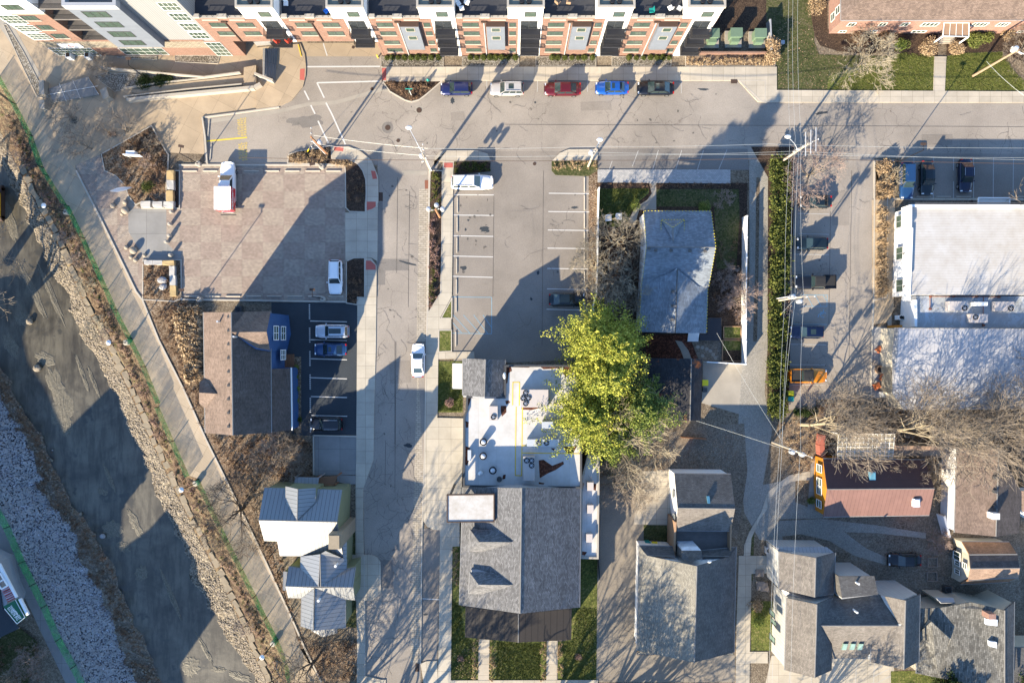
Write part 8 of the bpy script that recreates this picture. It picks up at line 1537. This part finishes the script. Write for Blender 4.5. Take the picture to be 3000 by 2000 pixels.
# ================================================================ poles, lamps, wires
def tube_line(m, P, r_, n=5):
    for a, b_ in zip(P, P[1:]): m.tube(a, b_, r_, n=n, cap=False)
def utility_pole(base, h, label, mat, arms, extras=()):
    b_ = W(*base); r = root('utility_pole', b_, label, 'utility pole'); m = MB(); m.tube((b_.x, b_.y, -.3), (b_.x, b_.y, h), .17, .12, 10); m.build('pole', M[mat], r)
    for (z, ang, L, y) in arms:
        m = MB(); m.box((b_.x, b_.y, z), (L, .11, .13), R(ang)); ca = m.build('crossarm', M['wood_grey' if mat != 'pole_pale' else 'pole_pale'], r)
        for t in (-.46, -.2, .2, .46): m = MB(); q = (b_.x+math.cos(R(ang))*L*t, b_.y+math.sin(R(ang))*L*t); m.lathe((q[0], q[1], z+.07), [(.03, 0), (.09, .06), (.05, .12), (.07, .18), (.03, .24)], 8); m.build('insulator', M['galvanised'], ca)
    for e in extras:
        if e[0] == 'transformer': m = MB(); q = (b_.x+e[1], b_.y+e[2]); m.lathe((q[0], q[1], e[3]), [(.28, -.45), (.30, -.4), (.30, .35), (.22, .45), (.08, .5)], 14); m.build('transformer', M['galvanised'], r)
        if e[0] == 'lamp':
            p0 = Vector((b_.x, b_.y, e[3]-.3)); p1 = Vector((b_.x+e[1], b_.y+e[2], e[3]+.2)); m = MB(); tube_line(m, [p0, p0.lerp(p1, .5)+Vector((0, 0, .25)), p1], .045); la = m.build('lamp_arm', M['galvanised'], r)
            m = MB(); d = (p1-p0).normalized(); m.ball(p1+Vector((d.x, d.y, 0))*.35, .42, .26, .15, 12, 7); o = m.build('lamp_head', M['white_paint'], la)
        if e[0] == 'conduit': m = MB(); m.tube((b_.x+e[1], b_.y+e[2], 0), (b_.x+e[1], b_.y+e[2], e[3]), .06, n=6); m.build('conduit', M['white_trim'], r)
        if e[0] == 'guy': m = MB(); q = W(*e[1]); m.tube((b_.x, b_.y, e[3]), q, .02, n=4); gy = m.build('guy_wire', M['wire'], r); m = MB(); a = Vector((b_.x, b_.y, e[3])).lerp(q, .72); m.tube(a, q, .06, n=6); m.build('guard', M['yellow_plastic'], gy)
    return b_
PA = utility_pole((960,451), 8.0, 'orange brown utility pole over the bed above the paver lot', 'pole_orange', ((7.6, 92, 2.6, 0),), (('transformer', .35, .15, 5.2), ('conduit', -.2, -.15, 6.5), ('guy', (900, 446), 0, 6.8)))
PB = utility_pole((1262,500), 9.0, 'utility pole at the top of the narrow planting strip with a lamp arm and cables', 'pole_pale', ((8.7, 88, 2.4, 0), (7.6, 88, 1.6, 0)), (('lamp', -1.6, 3.0, 8.4), ('transformer', -.4, .2, 6.8), ('conduit', .15, -.1, 7)))
PC = utility_pole((1289,636), 5.6, 'short pole with three round transformers in the planting strip', 'pole_orange', ((5.4, 10, 2.2, 0),), (('transformer', -.95, .1, 5.2), ('transformer', .1, .6, 5.2), ('transformer', .9, .1, 5.2)))
PD = utility_pole((1723,488), 8.9, 'pale utility pole at the top right corner of the middle lot', 'pole_pale', ((8.5, 60, 1.8, 0), (7.2, 60, 1.2, 0)), (('transformer', -.35, .15, 6.6), ('lamp', .4, .9, 8.5)))
PE = utility_pole((2281,479), 9.6, 'tall pale pole with a lamp and long insulators at the top of the hedge', 'pole_pale', ((9.2, 25, 3.2, 0), (7.7, 25, 2.6, 0)), (('lamp', -1.3, 1.4, 6.8), ('guy', (2300, 495), 0, 6.0)))
m = MB()
for dx in (-.3, .35, 1.0): m.tube((PE.x+dx, PE.y-1.4+dx*.45, 9.45), (PE.x+dx, PE.y+1.6+dx*.45, 9.5), .05, n=6)
m.build('line_insulator', M['galvanised'], bpy.data.objects[[o.name for o in sc.objects if o.name.startswith('utility_pole')][-1]])
PF = utility_pole((2266,882), 9.5, 'pole with two grey transformers standing in the hedge', 'pole_pale', ((9.1, 2, 3.6, 0), (7.9, 2, 2.4, 0)), (('transformer', -.5, .15, 7.6), ('transformer', .15, -.5, 8.2), ('conduit', -.25, .25, 7), ('guy', (2274, 936), 0, 7.5)))
PG = utility_pole((2262,1294), 9.8, 'utility pole with angled crossarms above the gravel alley', 'pole_pale', ((9.4, -22, 3.2, 0),), (('transformer', -.5, -.1, 8.0), ('transformer', .5, -.3, 8.6)))
PH = utility_pole((2850,223), 8.6, 'brown utility pole on the lawn at the top right with a curved lamp', 'pole_wood', ((8.2, -35, 1.6, 0),), (('lamp', 1.4, -.9, 8.3), ('transformer', -.2, .25, 8.2)))
def lamp_post(base, h, label, arm=None, foot=True, head='globe'):
    b_ = W(*base); r = root('lamp_post', b_, label, 'lamp post')
    if foot: m = MB(); m.lathe((b_.x, b_.y, -.05), [(.38, 0), (.38, .65), (.30, .72)], 16); m.build('footing', M['cream_stone'], r)
    m = MB(); m.tube((b_.x, b_.y, 0), (b_.x, b_.y, h), .07, .055, 8); m.build('pole', M['black_metal'], r)
    if head == 'globe':
        m = MB(); m.lathe((b_.x, b_.y, h), [(.05, -.1), (.34, .0), (.30, .08), (.12, .25), (.02, .3)], 14); m.build('lamp_head', M['white_paint'], r)
    else:
        for k, (dx, dy) in enumerate(arm): m = MB(); m.box((b_.x+dx/2, b_.y+dy/2, h-.05), (math.hypot(dx, dy), .07, .07), math.atan2(dy, dx)); a_ = m.build('lamp_arm', M['black_metal'], r); m = MB(); m.box((b_.x+dx, b_.y+dy, h-.03), (.7, .34, .12), math.atan2(dy, dx)+R(90)); m.build('lamp_head', M['iron'], a_)
lamp_post((200,623), 5.0, 'trail lamp beside the first jog of the green fence, uppermost'); lamp_post((375,1003), 4.6, 'trail lamp on the fence line left of the blue house'); lamp_post((578,1413), 4.6, 'trail lamp at the second jog of the green fence'); lamp_post((803,1880), 4.6, 'trail lamp at the bottom of the green fence')
lamp_post((945,490), 5.6, 'parking lamp on a round pale footing at the top of the paver lot', ((.2, -1.0),), True, 'arm'); lamp_post((588,877), 5.6, 'parking lamp on a round footing at the bottom left of the paver lot', ((0, .9),), True, 'arm'); lamp_post((949,876), 5.6, 'parking lamp on a round footing at the bottom right of the paver lot', ((0, .9),), True, 'arm'); lamp_post((585,482), 5.8, 'parking lamp on a round footing at the top left of the paver lot', ((.2, .9),), True, 'arm')
lamp_post((430,230), 4.6, 'slim lamp post in the dark evergreen ramp bed', ((0, .9),), False, 'arm')
lamp_post((2630,475), 6.0, 'slender lamp post at the corner of the upper right lot', ((0, .8),), False, 'arm')
def wire(pts, label, r_=.014, sag=.5, mat='wire_pale'):
    m = MB()
    for (a, b_) in zip(pts, pts[1:]):
        A, B_ = W(*a), W(*b_); prev = A
        for i in range(1, 13): t = i/12; p = A.lerp(B_, t); p.z -= sag*4*t*(1-t); m.tube(prev, p, r_, n=4, cap=False); prev = p
    tag(m.build('overhead_wire', M[mat]), label, 'wire')
wire([(919,397,8.1), (1254,435,8.9), (1742,429,8.9), (2250,422,9.0), (3060,434,9.0)], 'topmost overhead wire along the street')
wire([(943,424,7.2), (1255,457,7.6), (1742,455,7.6), (2330,443,7.6), (3060,470,7.6)], 'second overhead wire along the street')
wire([(700,461,6.3), (1256,469,6.6), (1738,470,6.6), (2300,462,6.6), (3060,480,6.6)], 'dark telephone cable along the street', .03, .4, 'iron')
wire([(1738,446,8.0), (2330,452,8.0), (3060,462,8.0)], 'overhead wire right of the pale pole', .014)
for k, (x0, x1, x2, x3, x4) in enumerate(((2312,2315,2300,2285,2252),(2324,2330,2318,2292,2262),(2338,2347,2355,2350,2316))):
    wire([(x0,-40,9.4), (x1,405,9.5), (x2,878,9.4), (x3 if k < 2 else 2346,1300,9.6), (x4,2040,9.6)], ['left', 'middle', 'right'][k]+' of the three overhead wires running down above the hedge', .014)
wire([(2340,445,8.0), (2330,878,8.0), (2290,1300,8.0)], 'lower overhead cable above the hedge', .018); wire([(2283,1310,8.8), (2040,1232,3.5)], 'service wire from the alley pole to the garage', .016); wire([(2100,975,5), (2290,1290,8)], 'service wire from the alley pole across the yard', .014)
wire([(2890,180,8.2), (3060,320,8.0)], 'service wire running down from the lawn pole', .016)
# ================================================================ buildings beyond the lower left that throw the creek shadows
def shade_block(name, label, pts, h, bed=-3.3):
    q = h-bed; k = q/math.tan(R(SUN_EL)); m = MB(); P = []
    for p in pts: w_ = W(p[0], p[1], bed); P.append((w_.x+TOX*k, w_.y+TOY*k))
    r = root(name, (P[0][0], P[0][1], 0), label, 'building'); m.prism(P, -.5, h); m.build('wall', M['brick_red'], r); m = MB(); m.prism([(p[0], p[1]) for p in P], h+.01, h+.2); m.build('flat_roof', M['asphalt_lot'], r)
shade_block('river_building', 'tall brick building outside the lower left corner of the photo', N(-250,850, 64,812, 92,892, 57,1000, 73,1073, 121,1143, 182,1274, 120,1420, -250,1420), 11.5)
shade_block('river_building', 'second tall brick building outside the lower left of the photo', N(180,1276, 322,1137, 345,1175, 437,1376, 350,1480, 345,1620, 180,1640), 11.5)
shade_block('river_building', 'third tall brick building outside the lower left of the photo', N(-250,1422, 118,1422, 182,1645, 345,1622, 430,1560, 500,1480, 545,1530, 590,1627, 606,1691, 628,1803, 516,1934, 560,2160, -250,2160), 11.5)
for o in list(sc.objects):
    if o.type == 'MESH' and not o.data.materials: pass
